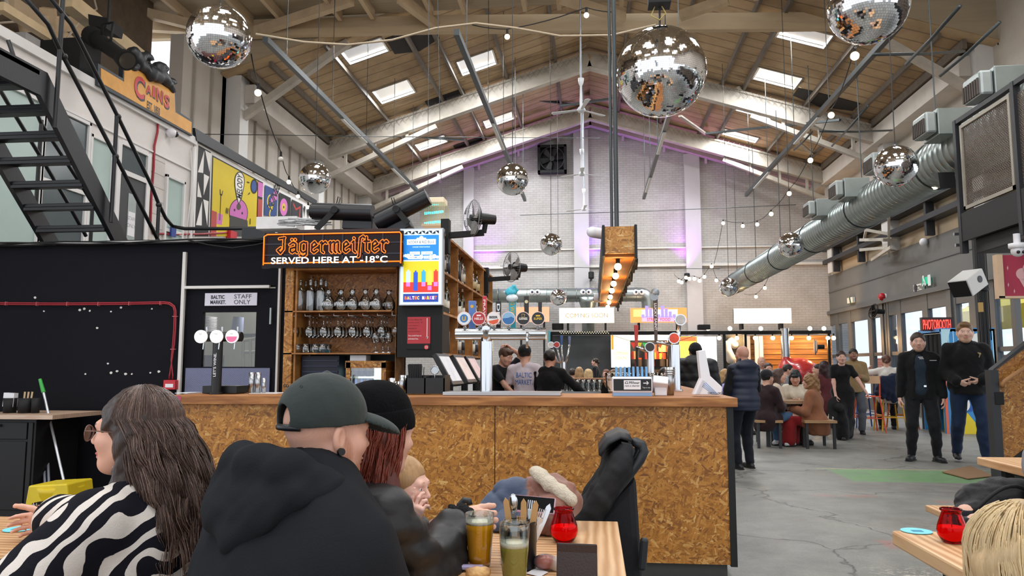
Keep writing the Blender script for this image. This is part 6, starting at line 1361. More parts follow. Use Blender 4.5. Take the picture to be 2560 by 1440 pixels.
f=MB(); f.box(FX+.046,FX+.048,y0+.45,y1-.45,3.45,3.85); nt=tag(obj('paper_notice',f,mWhP),'white staff only paper taped to the upstairs grey door','notice'); f=MB(); put_text(f,'STAFF',(FX+.0485,(y0+y1)/2,3.74),UY,UZ,.06); put_text(f,'ONLY',(FX+.0485,(y0+y1)/2,3.62),UY,UZ,.06); obj('notice_text',f,M('#888888',.6,var=0,name='grey_print'),nt)
f=MB(); f.tube([(FX+.03,LX_(480,400).y,z) for z in(2.47,3.5,4.5,5.5)],.04,8); f.tube([(FX+.04,LX_(473,400).y+.05*math.sin(z*3),z) for z in np.linspace(2.5,5.4,14)],.01,5); struct('trim_63',f,mWhite2)
# mural
MX=FX+.012
def mu(x,y): return LX_(360+x/4.8,320+y/4.8,MX)
f=MB(); f.poly([mu(575,0),mu(2050,870),mu(2050,925),mu(600,150)],(.06,0,0)); t=thing('painted_mural','bright painted mural with yellow, black and pink figures on the left wall','mural',mu(1200,1190)); obj('top_board',f,mDark,t)
lay=[0.002]
def mpoly(nm,pts,c,wh=None):
    lay[0]+=.0006; f=MB(); P=[mu(*p)+V(lay[0],0,0) for p in pts]; f.add(P,[tuple(range(len(P)))]); obj(nm,f,M(c,.6,var=.04,name='mural_paint'),t)
def mell(nm,cx,cy,rx,ry,c,a0=0,a1=2*PI): mpoly(nm,[(cx+rx*math.cos(a),cy+ry*math.sin(a)) for a in np.linspace(a0,a1,26)],c)
BK='#1c1b1c'
mpoly('white_ground',[(600,160),(2000,930),(1990,1300),(590,1300)],'#e4e0dc')
mpoly('border_strip',[(650,205),(800,290),(772,1300),(605,1300)],BK)
for q in([(722,270),(645,530),(708,540)],[(730,265),(800,305),(785,530)],[(716,550),(780,585),(712,810)],[(645,640),(690,835),(635,825)],[(694,875),(620,1165),(690,1170)],[(706,855),(772,880),(755,1175)]): mpoly('white_triangle',q,'#e8e4e0')
mpoly('picture_edge',[(815,325),(1425,655),(1400,1300),(782,1300)],BK); mpoly('yellow_field',[(828,350),(1360,635),(1340,1300),(800,1300)],'#d9bf1e')
mpoly('red_block',[(805,985),(870,1010),(860,1300),(792,1300)],'#b4453e'); mpoly('pink_block',[(878,1020),(940,1040),(930,1165),(868,1150)],'#d070b8')
mpoly('fork_shape',[(903,735),(912,735),(916,790),(928,792),(936,752),(944,754),(932,812),(922,815),(908,1110),(900,1108),(912,812),(904,800)],BK)
mell('head_outline',1128,1020,114,170,BK); mell('pink_head',1128,1020,106,160,'#d070b8'); mpoly('dark_lower_head',[(1024,1045),(1236,1110),(1240,1195),(1200,1300),(1040,1300),(1018,1180)],'#3c3a36'); mell('collar',1130,945,26,40,'#4a4636')
mell('head_eye',1080,985,9,16,BK); mell('head_eye',1172,1023,9,16,BK)
mpoly('speech_outline',[(1140+62*math.cos(a),640+118*math.sin(a)) for a in np.linspace(PI,2*PI,16)]+[(1196,700),(1170,830),(1130,925),(1102,830),(1080,700)],BK)
mpoly('speech_balloon',[(1140+52*math.cos(a),640+105*math.sin(a)) for a in np.linspace(PI,2*PI,16)]+[(1186,700),(1162,820),(1130,900),(1110,820),(1090,700)],'#ece8e2')
lay[0]+=.001; f=MB(); A=mu(1140,700)+V(lay[0],0,0); put_text(f,'MELODY',A,UZ,-UY,(mu(1180,700)-mu(1105,700)).length*.85,(mu(1140,560)-mu(1140,850)).length,off=.02); obj('mural_lettering',f,M(BK,.6,var=0,name='black_paint_letters'),t)
mell('speaker_outline',1315,700,42,88,BK); mell('speaker_cone',1310,700,28,68,'#2b4f94'); mpoly('pink_block',[(1360,640),(1422,668),(1412,835),(1358,818)],'#d070b8'); mpoly('red_block',[(1358,845),(1415,865),(1398,1300),(1345,1300)],'#b4453e')
for q in([(1230,640),(1258,652),(1256,664),(1230,652)],[(1240,795),(1262,770),(1266,780),(1246,803)],[(980,955),(988,960),(980,1025),(972,1020)],[(996,962),(1004,966),(996,1033),(988,1028)],[(1262,1085),(1270,1090),(1268,1160),(1260,1155)]): mpoly('accent_stroke',q,BK)
mpoly('blue_field',[(1442,682),(1595,755),(1585,1065),(1432,1050)],'#27457e'); mpoly('pink_cone',[(1495,905),(1560,740),(1592,775),(1586,860)],'#d070b8')
for (cx,cy) in((1510,880),(1535,1040)): mpoly('yellow_ring',[(cx+45*math.cos(a),cy+85*math.sin(a)) for a in np.linspace(.2,4.6,20)]+[(cx+32*math.cos(a),cy+66*math.sin(a)) for a in np.linspace(4.6,.2,20)],'#d9bf1e')
lay[0]+=.001; f=MB(); put_text(f,'TUNES',mu(1548,822)+V(lay[0],0,0),V(0,.55,.85),V(0,-.85,.55),.26,.9,off=.02); obj('mural_lettering',f,M(BK,.6,var=0,name='black_paint_letters'),t)
mpoly('black_field',[(1610,770),(1750,840),(1745,1300),(1600,1300)],BK); mell('ring_cake',1665,950,46,105,'#d070b8'); mell('ring_centre',1665,950,20,48,'#d9bf1e'); mell('ring_hole',1665,950,7,16,BK)
mpoly('black_field',[(1762,855),(1892,918),(1886,1300),(1755,1300)],'#26262a'); mpoly('red_zigzag',[(1780,890),(1812,965),(1868,935),(1860,1080),(1848,1078),(1856,965),(1812,990),(1775,920)],'#b4352e')
mpoly('yellow_field',[(1430,1085),(1510,1110),(1505,1300),(1425,1300)],'#d9bf1e'); mpoly('black_triangle',[(1905,935),(1925,945),(1915,1080)],BK); mpoly('black_triangle',[(1945,960),(1975,975),(1960,1100)],BK)
# house sign
CX=FX+.10
def cs(x,y): return LX_(180+x/5.145,60+y/5.145,CX)
t=thing('house_sign','orange shaped sign reading CAINS with carved black crest on the white wall top','sign',cs(900,1100))
out=[(335,505),(655,700),(662,505),(735,500),(1335,862),(1345,1110),(1550,1245),(1550,1440),(335,785)]
f=MB(); f.poly([cs(*p) for p in out],(-.08,0,0)); obj('sign_frame',f,M('#33373d',.5,var=.05,name='slate_paint'),t)
f=MB(); f.poly([cs(*p)+V(.004,0,0) for p in[(370,565),(668,745),(672,525),(730,525),(1318,880),(1328,1135),(1535,1262),(1535,1415),(370,755)]],(-.004,0,0)); obj('sign_face',f,M('#d99a3a',.5,var=.22,vs=3,name='amber_paint'),t)
mRed=M('#c8343c',.5,var=.05,name='red_letter_paint')
zb_=[]
def letter(ch,x0,x1,yt,yb):
    a=cs(x0,yb);b=cs(x1,yt); c=(a+b)/2; g=MB(); put_text(g,ch,(CX+.007,c.y+.02,c.z-.02),UY,UZ,abs(cs(x0,yt).z-cs(x0,yb).z)*.97,(b.y-a.y)*1.0,off=.05); obj('letter_shadow',g,M(BK,.5,var=0,name='black_letter'),t)
    g=MB(); put_text(g,ch,(CX+.011,c.y,c.z),UY,UZ,abs(cs(x0,yt).z-cs(x0,yb).z)*.92,(b.y-a.y)*.92,off=.03); obj('letter',g,mRed,t)
letter('C',780,940,655,975); letter('A',940,1020,780,910); letter('I',1025,1065,790,950); letter('N',1072,1165,830,1010); letter('S',1172,1250,905,1090)
g=MB(); put_text(g,'EST. 1850',cs(1045,1085)+V(.006,0,0),V(0,1,-.02),UZ,.14,(cs(1150,1050).y-cs(980,1000).y),off=.03); obj('small_lettering',g,M(BK,.5,var=0,name='black_letter'),t)
def scroll(cx,cy,r0,turn,dirn,n=26,w=16):
    pts=[];rad=[]
    for k in range(n):
        q=k/(n-1); a=dirn*turn*2*PI*q; r=r0*(1-.8*q); pts.append(cs(cx+r*math.cos(a),cy+r*math.sin(a))+V(.0,0,0)); rad.append((.07*(1-.55*q))*w/16)
    return pts,rad
for args in((830,420,70,1.3,1),(930,470,80,1,-1),(1000,560,55,1.2,1),(1120,600,80,1.4,-1),(1150,560,50,1,1),(1260,770,45,1.3,-1),(790,520,50,1,1),(1200,720,40,1,1)):
    g=MB(); p_,r_=scroll(*args); g.tube(p_,r_,8); obj('carved_scroll',g,M('#23262b',.45,bump=.3,name='black_carving'),t)
S=SDF.box(tuple(min(cs(760,700)[i],cs(1320,380)[i])-.25 for i in range(3)),tuple(max(cs(760,700)[i],cs(1320,380)[i])+.3 for i in range(3)),.035)
for a,b,r in(((790,400),(860,520),.13),((860,440),(965,390),.09),((860,520),(1000,640),.12),((1000,640),(1180,700),.14),((1100,560),(1190,700),.12),((1190,700),(1300,850),.09),((770,360),(800,420),.06)):
    S.cone(cs(*a),cs(*b),r,r*.7,.06)
sobj('carved_crest',S,M('#23262b',.45,bump=.4,name='black_carving'),t,wr=.015,fr=14)
# stage profile spotlight
Y=10.5; A=PY(228,88,Y);Bq=PY(318,152,Y-.4); t=thing('profile_spotlight','long black profile spotlight hanging above the office wall','spotlight',(A+Bq)/2); d=(Bq-A).normalized()
f=MB(); f.cyl(A,A+d*.22,.15,.15,n=16); f.cyl(A+d*.2,Bq-d*.1,.12,.10,n=16); f.cyl(Bq-d*.14,Bq,.13,.15,n=18); obj('lamp_barrel',f,mBlkM,t)
f=MB(); f.cyl(Bq,Bq+d*.006,.12,n=18); obj('lens',f,M('#3a342c',.1,var=0,name='dark_lens'),t)
m=A.lerp(Bq,.45); f=MB(); f.tube([m+V(.12,-.1,0),m+V(.12,-.05,.35),m+V(-.1,.0,.35),m+V(-.12,.05,0)],.02,6); f.cyl(m+V(0,0,.35),(m.x,m.y,9.1),.02); obj('yoke',f,mBlkM,t)
f=MB(); f.poly([PY(x,y,Y) for x,y in((220,35),(270,45),(265,70),(222,62))],(0,.4,0)); tag(obj('hanging_hood',f,mBlkM),'black triangular hood above the profile spotlight','hood')
p0=LX_(190,160,-7.9);f=MB(); f.box(-8.5,-7.75,LX_(198,200,-7.75).y,LX_(250,200,-7.75).y,5.7,6.35); tag(obj('speaker_cabinet',f,mBlkM,bevel=.01),'black speaker cabinet standing on the office wall top beside the orange sign','speaker')
f=MB(); f.box(-8.4,-7.8,LX_(60,150,-7.8).y,LX_(98,150,-7.8).y,5.7,5.95); tag(obj('grey_trunking_box',f,M('#8a8784',.6,name='grey_box')),'small grey box on the office wall top at the far left','box')
t=thing('cable_tangle','tangle of pale cables and pipes in the dark loft at top left','cables',(-8.4,9.5,6)); f=MB(); random.seed(9)
for k in range(9): x=-8.75-random.random()*.5; y=8.6+random.random()*3.5; f.tube([(x+random.uniform(-.25,.25),y+random.uniform(-.5,.5)+.15*j,5.8+j*.5) for j in range(6)],.02 if k%3 else .05,6)
obj('cable_run',f,M('#b8aa98',.7,name='pale_cable'),t)
f=MB(); f.bar(PX(165,0,-7.9),PX(355,150,-7.9),.22,.22); f.bar(PX(0,15,-8.0),PX(120,90,-8.0),.12,.12); struct('trim_64',f,M('#c4ac86',.6,var=.15,name='cream_roof_pipe'))
f=MB()
for a,b in(((20,10),(230,150)),((60,60),(240,60)),((0,90),(200,190)),((120,20),(130,180)),((210,60),(200,170))): f.bar(PX(*a,-8.9),PX(*b,-9.1),.2,.25)
struct('trim_65',f,mTimber)
# dome camera on the wall, upstairs red alarm cable
p=LX_(418,333); t=thing('security_camera','small white dome camera under the orange sign','camera',p); f=MB(); f.sph(p+V(.08,0,0),.09,14,10); obj('dome',f,mWhP,t); f=MB(); f.sph(p+V(.13,.05,-.01),.055,12,8); obj('lens',f,mBlkP,t)
f=MB(); f.cyl(p,p+V(.05,0,.02),.06); obj('mount',f,mWhP,t)
mRedC=M('#9c1f2c',.45,var=.05,name='red_cable')
t=thing('alarm_cable','thin red alarm cable running down the white office wall','cable',LX_(385,420)); f=MB(); f.tube([LX_(x,y)+V(.03,0,0) for x,y in((392,300),(390,330),(382,365),(380,420),(374,500),(372,560),(378,583),(430,586),(500,585),(560,582),(575,575),(580,590))],.02,6); obj('cable_run',f,mRedC,t)
f=MB(); p=LX_(573,592); f.box(FX,FX+.1,p.y-.14,p.y+.14,p.z-.12,p.z+.12); tag(obj('call_point',f,M('#c22430',.4,name='red_plastic')),'small red fire call point low on the white upstairs wall','call point')
f=MB(); f.box(FX+.05,FX+.08,LX_(418,585).y,LX_(430,585).y,LX_(424,592).z,LX_(424,566).z); tag(obj('drink_can',f,M('#1d3e8c',.4,name='blue_box')),'small blue box hanging on the rail by the upstairs window','box')
# stairs with rails
mSt=M('#17181b',.42,var=.15,vs=4,bump=.08,name='black_steel')
XR=-5.0; XL=-5.85; zt_=PX(119,182,XR).z; yt_=PX(119,182,XR).y; yb_=PX(345,607,XR).y
t=thing('steel_stairs','black open-tread steel stairs climbing from the dark deck at left','stairs',(-5.4,yb_,2.49))
for X_s in(XR,XL):
    f=MB(); P=[(X_s,yt_,zt_),(X_s,yb_,2.49),(X_s,yb_-.26,2.49),(X_s,yt_-.07,zt_-.24)]; f.poly(P,(.05 if X_s==XL else -.05,0,0)); f.poly([(X_s,yt_,zt_),(X_s,yt_-.07,zt_-.24),(X_s,4.6,zt_-.24),(X_s,4.6,zt_)],(.05 if X_s==XL else -.05,0,0)); obj('stringer',f,mSt,t)
nst=8
for i in range(nst):
    q=(i+.35)/nst; y=yt_+(yb_-yt_)*q; z=zt_-(zt_-2.49)*q-.02; f=MB(); f.box(XL+.04,XR-.04,y-.22,y+.02,z-.035,z); f.box(XL+.04,XR-.04,y-.22,y-.19,z-.07,z-.035); obj('tread',f,mSt,t,bevel=.004)
f=MB(); f.box(XL,XR,4.6,yt_-.1,zt_-.06,zt_-.02); obj('landing_plate',f,mSt,t)
def rail(pts,X_,nm='handrail',r=.021): f=MB(); f.tube([PX(x,y,X_) for x,y in pts],r,10); o=obj(nm,f,mSt,t); return o
rail([(80,-60),(178,60),(295,292),(378,462),(397,510),(414,545),(432,566)],-4.95); rail([(50,-20),(120,60),(158,141),(289,391),(398,606)],-4.95)
rail([(20,100),(57,207),(104,310),(208,470),(262,560)],-5.9); rail([(-20,190),(19,257),(104,396),(165,500),(215,590)],-5.9)
for (x,y0,y1,X_) in((160,-40,330,-4.95),(292,292,560,-4.95),(397,512,606,-4.95),(104,300,560,-5.9),(232,505,606,-5.9)):
    f=MB(); P=PX(x,y0,X_); f.cyl(P,(P.x,P.y,PX(x,y1,X_).z),.021,n=10); obj('post',f,mSt,t)
f=MB()
for x,y in((160,141),(295,292),(289,391),(397,512)): f.sph(PX(x,y,-4.95),.034,12,8)
f.sph(PX(104,396,-5.9),.034,12,8); obj('rail_joint',f,mSt,t)
P=PX(432,566,-4.95); f=MB(); f.tube([P,P+V(.15,0,-.03),V(PY(560,575,P.y).x,P.y,P.z-.04),V(PY(700,575,P.y).x,P.y,P.z-.04)],.021,8); obj('deck_rail',f,mSt,t)
f=MB(); bx(f,604,660,568,600,8.0,8.3); tag(obj('dark_cabinet',f,mDark),'low dark cabinet on the deck behind the neon sign','cabinet')
# black cables along the partition top
t=thing('cable_bundle','black cables draped along the top of the black partition','cables',(-4.5,6.66,2.47)); f=MB(); random.seed(5)
for k in range(4): f.tube([(x,6.64-.01*k,2.475+.015*math.sin(x*3+k*2)+(.0 if k else 0)) for x in np.arange(-6.2,-2.9,.25)],.008,5)
f.tube([PY(x,y,6.6) for x,y in((470,600),(520,612),(580,620),(640,612),(690,600))],.006,5); obj('cable_run',f,mBlkM,t)
# red conduit and call point on the partition
Yc=6.67; t=thing('red_conduit','pair of red fire alarm cables clipped across the black partition','cable',PY(300,760,Yc))
for k in(0,1):
    f=MB(); pts=[PY(x,y+k*4,Yc-.01) for x,y in((-60,756),(0,757),(150,758),(300,757),(410,755))]+[PY(*q,Yc-.01) for q in((425-k*3,757+k*3),(436-k*3,765+k*2),(440-k*4,778),(439-k*4,820),(436-k*4,860),(432-k*2-2,900),(424+k*8,938),(423+k*8,948))]
    f.tube(pts,.0065,6); obj('red_cable',f,mRedC,t)
f=MB()
for x,y in((16,757),(93,758),(169,758),(247,758),(324,757),(402,756)): p=PY(x,y+2,Yc); f.cbox(p,(.006,.03,.035))
for x,y in((438,791),(433,873)): p=PY(x,y,Yc); f.cbox(p,(.04,.03,.006))
obj('cable_clip',f,M('#cc7777',.5,name='clip_plastic'),t)
a=PY(409,974,Yc-.04);b=PY(440,950,Yc-.04); t=thing('call_point','red fire call point box on the black partition above the brunette woman','call point',((a.x+b.x)/2,Yc,a.z)); f=MB(); f.box(a.x,b.x,Yc-.05,6.7,a.z,b.z); obj('call_case',f,M('#c4202e',.35,name='red_plastic'),t,bevel=.004); f=MB(); f.box(a.x+.02,b.x-.02,Yc-.052,Yc-.05,a.z+.02,b.z-.035); obj('call_plate',f,mWhP,t)
# staff only sign
a=PY(508,764,6.68);b=PY(640,731,6.68); t=thing('door_sign','white staff only sign above the window of the black door','sign',((a.x+b.x)/2,6.69,a.z)); f=MB(); f.box(a.x,b.x,6.705,6.715,a.z,b.z); obj('sign_plate',f,M('#d6d2de',.4,var=.02,name='pale_plate'),t)
f=MB(); W_=b.x-a.x;Hh=b.z-a.z; put_text(f,'BALTIC',(a.x+W_*.25,6.7035,a.z+Hh*.68),UX,UZ,Hh*.3,W_*.26,off=.03); put_text(f,'MARKET.',(a.x+W_*.26,6.7035,a.z+Hh*.28),UX,UZ,Hh*.3,W_*.3,off=.03); put_text(f,'STAFF',(a.x+W_*.73,6.7035,a.z+Hh*.72),UX,UZ,Hh*.33,W_*.33); put_text(f,'ONLY',(a.x+W_*.72,6.7035,a.z+Hh*.28),UX,UZ,Hh*.33,W_*.31); obj('sign_text',f,M('#1a1a22',.5,var=0,name='dark_print'),t)
# seen through the door pane: stacked plates, roll, chair frame
def backroom():
    Y=7.6
    for i in range(11): p=PY(514,836,Y); f=MB(); f.lathe([(.001,0),(.05,0),(.11,.012),(.11,.016),(.001,.008)],(p.x,Y,p.z+.004+i*.016),20); tag(obj('plate',f,mWhP),'white plate in a tall stack behind the staff door window','plate','stacked plates behind the staff door')
    f=MB(); p=PY(592,833,Y); f.cyl(p,p+V(.012,0,.17),.062,.054,n=20); tag(obj('paper_roll',f,M('#b9c6f0',.7,name='blue_paper')),'pale blue paper roll behind the staff door window','roll')
    f=MB(); bx(f,500,640,834,840,7.45,7.9); tag(obj('store_shelf',f,mDark),'dark shelf behind the staff door window','shelf')
    f=MB()
    for a,b in(((608,850),(608,918)),((608,852),(640,846)),((612,880),(640,880)),((626,850),(626,918))): f.cyl(PY(*a,7.3),PY(*b,7.3),.016)
    tag(obj('folded_chair_frame',f,M('#a8a590',.5,name='cream_metal')),'cream metal chair frame behind the staff door window','chair')
    f=MB(); bx(f,500,536,888,918,7.0,7.2); tag(obj('black_sack',f,M('#1c2434',.25,name='shiny_sack')),'dark shiny sack behind the staff door window','sack')
backroom()
# cutlery cabinet, mop and scooters
Y=6.05; a=PY(-60,1300,Y);b=PY(92,1038,Y); zc_=PY(50,1038,Y).z
t=thing('service_cabinet','black painted cupboard with pale wooden top on the left','cabinet',(a.x/2+b.x/2,6.3,0)); f=MB(); f.box(-5.2,b.x,Y,6.6,0,zc_-.03); obj('carcass',f,mBlack,t,bevel=.005)
xe=PY(134,1036,Y-.05).x; f=MB(); f.box(-5.3,xe,Y-.06,6.65,zc_-.03,zc_+.005); obj('top_board',f,m_wood('pale_ply','#a98a72','#bfa08a','#cdb49e'),t)
f=MB(); xm_=PY(62,1200,Y).x; f.box(-5.1,xm_,Y-.015,Y,.12,zc_-.22); d=obj('door',f,mBlack,t,bevel=.004); f=MB(); f.box(PY(2,0,Y).x-.08,PY(14,0,Y).x,Y-.03,Y-.015,zc_-.29,zc_-.275); obj('handle',f,mChrome,d)
f=MB(); f.box(-5.1,xm_,Y-.015,Y,zc_-.2,zc_-.06); d=obj('drawer',f,mBlack,t,bevel=.004); f=MB(); f.sph((PY(4,1063,Y).x,Y-.03,PY(4,1063,Y).z),.014,10,8); obj('knob',f,mChrome,d)
f=MB(); f.box(xm_+.01,b.x-.02,Y-.012,Y,.12,zc_-.06); obj('side_door',f,mBlack,t,bevel=.004)
for px,w_,lb,cc in((24,34,'leftmost black cutlery pot with napkins on the black cupboard','n'),(62,36,'black cutlery pot with wooden cutlery on the black cupboard','w'),(88,22,'rightmost small black pot on the black cupboard','')):
    p=PY(px,1030,6.25); r=w_/2/1900*6.2; t=thing('cutlery_pot',lb,'pot',(p.x,6.25,zc_+.006)); f=MB(); f.lathe([(.001,0),(r*.9,0),(r,.13),(r*.94,.13),(r*.86,.01),(.001,.01)],(p.x,6.25,zc_+.006),20); obj('pot_wall',f,mBlkM,t)
    if cc=='n': f=MB(); f.cbox((p.x,6.25,zc_+.12),(.10,.05,.12),(0,.05,0)); tag(obj('napkins',f,mWhP),'white paper napkins standing in the leftmost black pot','napkins')
    if cc=='w':
        for k in range(3): f=MB(); f.bar((p.x-.02+k*.03,6.25,zc_+.02),(p.x-.01+k*.035,6.25,zc_+.19),.016,.004,(0,1,0)); tag(obj('wooden_knife',f,M('#c8ab84',.7,name='birch')),'pale wooden knife standing in the black cutlery pot','knife','wooden knives in the pot')
Ym=6.35
t=thing('mop','mop with green grip and white pole leaning on the black partition','mop',(PY(170,1210,6.0).x,6.0,0)); f=MB(); A=PY(100,948,Ym);Bq=PY(109,981,Ym-.02);C_=PY(166,1230,6.0); f.cyl(A,Bq,.014,.018,12); obj('grip',f,M('#3aa845',.5,name='green_plastic'),t); f=MB(); f.cyl(Bq,C_,.011,n=12); obj('pole',f,M('#c9cbd0',.3,.5,name='white_tube'),t)
f=MB(); f.cyl(C_,(C_.x+.02,C_.y,.05),.02,.09,14); obj('mop_head',f,M('#d8d8dc',.9,bump=.6,name='mop_strands'),t)
for k,(px,py) in enumerate(((105,1045),(115,1040))): t=thing('dustpan_pole','grey long-handled dustpan pole beside the mop, %s of two'%['left','right'][k],'dustpan',(PY(118,1220,6.0).x,6.0,0)); f=MB(); f.cyl(PY(px,py,6.5),PY(px+8,1222,6.1),.011,n=10); obj('pole',f,M('#8b8e98',.4,.4,name='grey_tube'),t); f=MB(); f.cbox((PY(px+10,1235,6.05).x,6.05,.06),(.16,.18,.12),(.2,0,0)); obj('pan',f,mBlkP,t,bevel=.01)
Yq=5.45; a=PY(68,1290,Yq);b=PY(150,1222,Yq); t=thing('mop_bucket','yellow plastic mop bucket with wringer on the red floor','bucket',((a.x+b.x)/2,5.6,0)); zb1=b.z
f=MB(); f.lathe([(.001,0),(.13,0),(.17,zb1*.9),(.18,zb1),(.165,zb1),(.12,.02),(.001,.02)],((a.x+b.x)/2+.02,5.6,0),20); obj('bucket_body',f,M('#d4b81a',.4,name='yellow_plastic'),t)
f=MB(); f.poly([(a.x-.02,5.44,zb1-.14),(a.x+.0,5.44,zb1+.02),(b.x+.06,5.44,zb1+.04),(b.x+.08,5.44,zb1-.08),(a.x+.1,5.44,zb1-.18)],(0,.3,0)); obj('wringer',f,M('#dcc32a',.4,name='yellow_plastic_light'),t,bevel=.012)
t=thing('bucket','green plastic bucket with white rim beside the yellow mop bucket','bucket',(PY(170,1250,5.6).x,5.75,0)); x=PY(166,1230,5.75).x; f=MB(); f.lathe([(.001,0),(.09,0),(.115,.24),(.105,.24),(.085,.01),(.001,.01)],(x,5.75,0),20); obj('bucket_body',f,M('#1f8a45',.45,name='green_plastic'),t); f=MB(); f.tube([(x+.11*math.cos(q),5.75-.02,.24+.16*math.sin(q)) for q in np.linspace(0,PI,14)],.008,6); obj('bucket_handle',f,mWhP,t)
# ================= right side and far stalls =================
GX=4.2
def G(px,py): return PX(px,py,GX)
# mezzanine
yc_=G(2390,300).y; zr=G(2390,303).z; zb=G(2412,600).z; zlow=G(2430,632).z
f=MB(); f.box(GX,9,3,yc_,zb+.0,zb+.32); f.box(GX+.08,9,3,yc_-.1,zlow,zb); struct('mezzanine_deck',f,mDark,bevel=.01)
f=MB(); f.box(GX-.03,GX,3,yc_,zb-.02,zb+.30); struct('trim_80',f,mBlack)
t=thing('balustrade','dark steel balustrade with expanded mesh panels on the right balcony','balustrade',(GX,yc_-1,zb+.3))
f=MB(); f.box(GX-.03,GX+.03,3,yc_,zr-.05,zr); obj('top_rail',f,mDark,t)
for px in(2394,2545): y=G(px,400).y; f=MB(); f.box(GX-.035,GX+.035,y-.06,y,zb-.15,zr); obj('post',f,mDark,t)
ya,yb2=G(2407,400).y,G(2538,400).y; zt2=zr-.13; zbb=zb+.33
f=MB()
for(a,b,c,d) in((yb2,ya,zt2,zt2+.04),(yb2,ya,zbb,zbb+.04),(ya-.04,ya,zbb,zt2),(yb2,yb2+.04,zbb,zt2)): f.box(GX-.02,GX+.015,a,b,c,d)
obj('panel_frame',f,M('#a9a294',.5,.2,name='pale_steel'),t)
f=MB(); L=ya-yb2; H_=zt2-zbb; st=.036
def mesh_panel(y0,y1):
    n_=int((y1-y0+H_)/st)
    for s in(1,-1):
        for i in range(n_):
            c=y0-H_+i*st; a0=max(y0,c);a1=min(y1,c+H_)
            if a1-a0<.01: continue
            if s==1: p=(GX,a0,zbb+(a0-c)); q=(GX,a1,zbb+(a1-c))
            else: p=(GX,a0,zt2-(a0-c)); q=(GX,a1,zt2-(a1-c))
            f.bar(p,q,.004,.009)
mesh_panel(yb2,ya); obj('mesh_panel',f,M('#7d7064',.5,.3,name='expanded_mesh'),t)
f=MB(); mesh_panel(3.6,yb2-.12); obj('mesh_panel',f,M('#7d7064',.5,.3,name='expanded_mesh'),t)
for(px,py) in((2400,600),(2404,628)): 
    p=G(px-4,py-15); f=MB(); f.cyl(p+V(-.05,0,0),p,.02,n=8); obj('bolt',f,mBrush,t)
# things stored on the balcony behind the mesh
t=thing('covered_drum','pale grey plastic covered drum behind the balcony mesh','drum',(4.75,yc_-.9,zb+.32)); f=MB(); f.lathe([(.001,0),(.22,0),(.24,.4),(.2,.62),(.001,.66)],(4.72,yc_-.9,zb+.32),16); obj('drum_body',f,M('#8e8b92',.5,var=.3,bump=.5,bs=12,name='plastic_wrap'),t)
f=MB(); f.box(4.45,4.95,yc_-1.7,yc_-1.2,zb+.32,zb+.9); tag(obj('crate_box',f,M('#54423a',.7,var=.3,name='brown_crate')),'brown crate behind the balcony mesh','crate')
f=MB(); f.box(5.1,5.15,3.2,yc_-.2,zb+.32,zb+1.35); tag(obj('dark_backdrop',f,M('#1f1a18',.8,var=.3,name='brown_cloth')),'dark brown cloth hung at the back of the balcony','backdrop')
f=MB(); f.poly([PX(2366,432,4.6),PX(2386,430,4.6),PX(2392,470,4.6),PX(2386,450,4.6)],(-.2,0,0)); tag(obj('wall_bracket',f,mBlack),'small black bracket sticking out left of the balustrade','bracket')
# pink board with an ice cream shape, dome camera
Y=8.0; t=thing('dessert_board','dark pink framed board with a pale ice cream shape, right edge','board',PY(2540,745,Y))
f=MB(); bx(f,2498,2640,636,745,Y,Y+.05); obj('board_face',f,M('#a83048',.5,var=.05,name='dark_pink_print'),t); f=MB(); bx(f,2498,2506,636,745,Y-.02,Y+.06); bx(f,2498,2640,739,746,Y-.02,Y+.06); obj('board_frame',f,M('#d8b898',.6,name='pale_wood_edge'),t)
f=MB(); 
for x,y,r in((2556,685,14),(2575,672,16)): q=PY(x,y,Y-.003); f.cyl(q,q+V(0,.003,0),r/1900*Y,n=20)
f.add([PY(2548,698,Y-.003),PY(2572,740,Y-.003),PY(2590,695,Y-.003)],[(0,1,2)]); 
for x,y in((2519,670),(2521,712),(2536,728)): f.add([PY(x-2,y,Y-.003),PY(x,y+6,Y-.003),PY(x+2,y,Y-.003),PY(x,y-6,Y-.003)],[(0,1,2,3)])
obj('ice_cream_print',f,M('#d8a8a8',.5,var=0,name='pale_pink_print'),t)
p=PY(2544,627,7.6); t=thing('security_camera','white dome camera with two lenses under the balcony','camera',p); f=MB(); f.lathe([(.001,.07),(.075,.07),(.075,.03),(.06,.02)],p,20); f.sph(p,.058,16,10); obj('dome',f,mWhP,t)
for s in(-1,1): f=MB(); f.sph(p+V(s*.025,-.058,-.02),.016,10,8); obj('lens',f,mBlkP,t)
f=MB(); f.cyl(p+V(0,0,.07),(p.x,p.y,zlow),.03); obj('mount',f,mWhP,t)
# heater/projector on a bracket
Y=11.6; t=thing('speaker','white angular speaker with black grille on a wall bracket','speaker',PY(2420,712,Y)); 
Mp=Matrix.Translation(PY(2421,708,Y))@Matrix.Rotation(R(-60),4,'Z')@Matrix.Rotation(R(28),4,'X')@Matrix.Scale(1.26,4)
f=MB(); f.box(-.12,.12,-.17,.15,-.10,.11,Mp); obj('speaker_case',f,M('#d4d2ce',.4,var=.02,name='white_case'),t,bevel=.015); f=MB(); f.box(-.11,.11,-.176,-.17,-.09,.10,Mp); obj('grille',f,mBlkM,t); f=MB(); f.cyl(Mp@V(.12,.04,.02),Mp@V(.126,.04,.02),.05,n=20); obj('bass_port',f,mBlkP,t)
f=MB(); q=Mp@V(.0,.1,-.12); f.tube([q,q+V(.12,0,-.02),q+V(.3,.3,.02)],.02,6); obj('bracket',f,mBlkM,t)
f=MB(); 
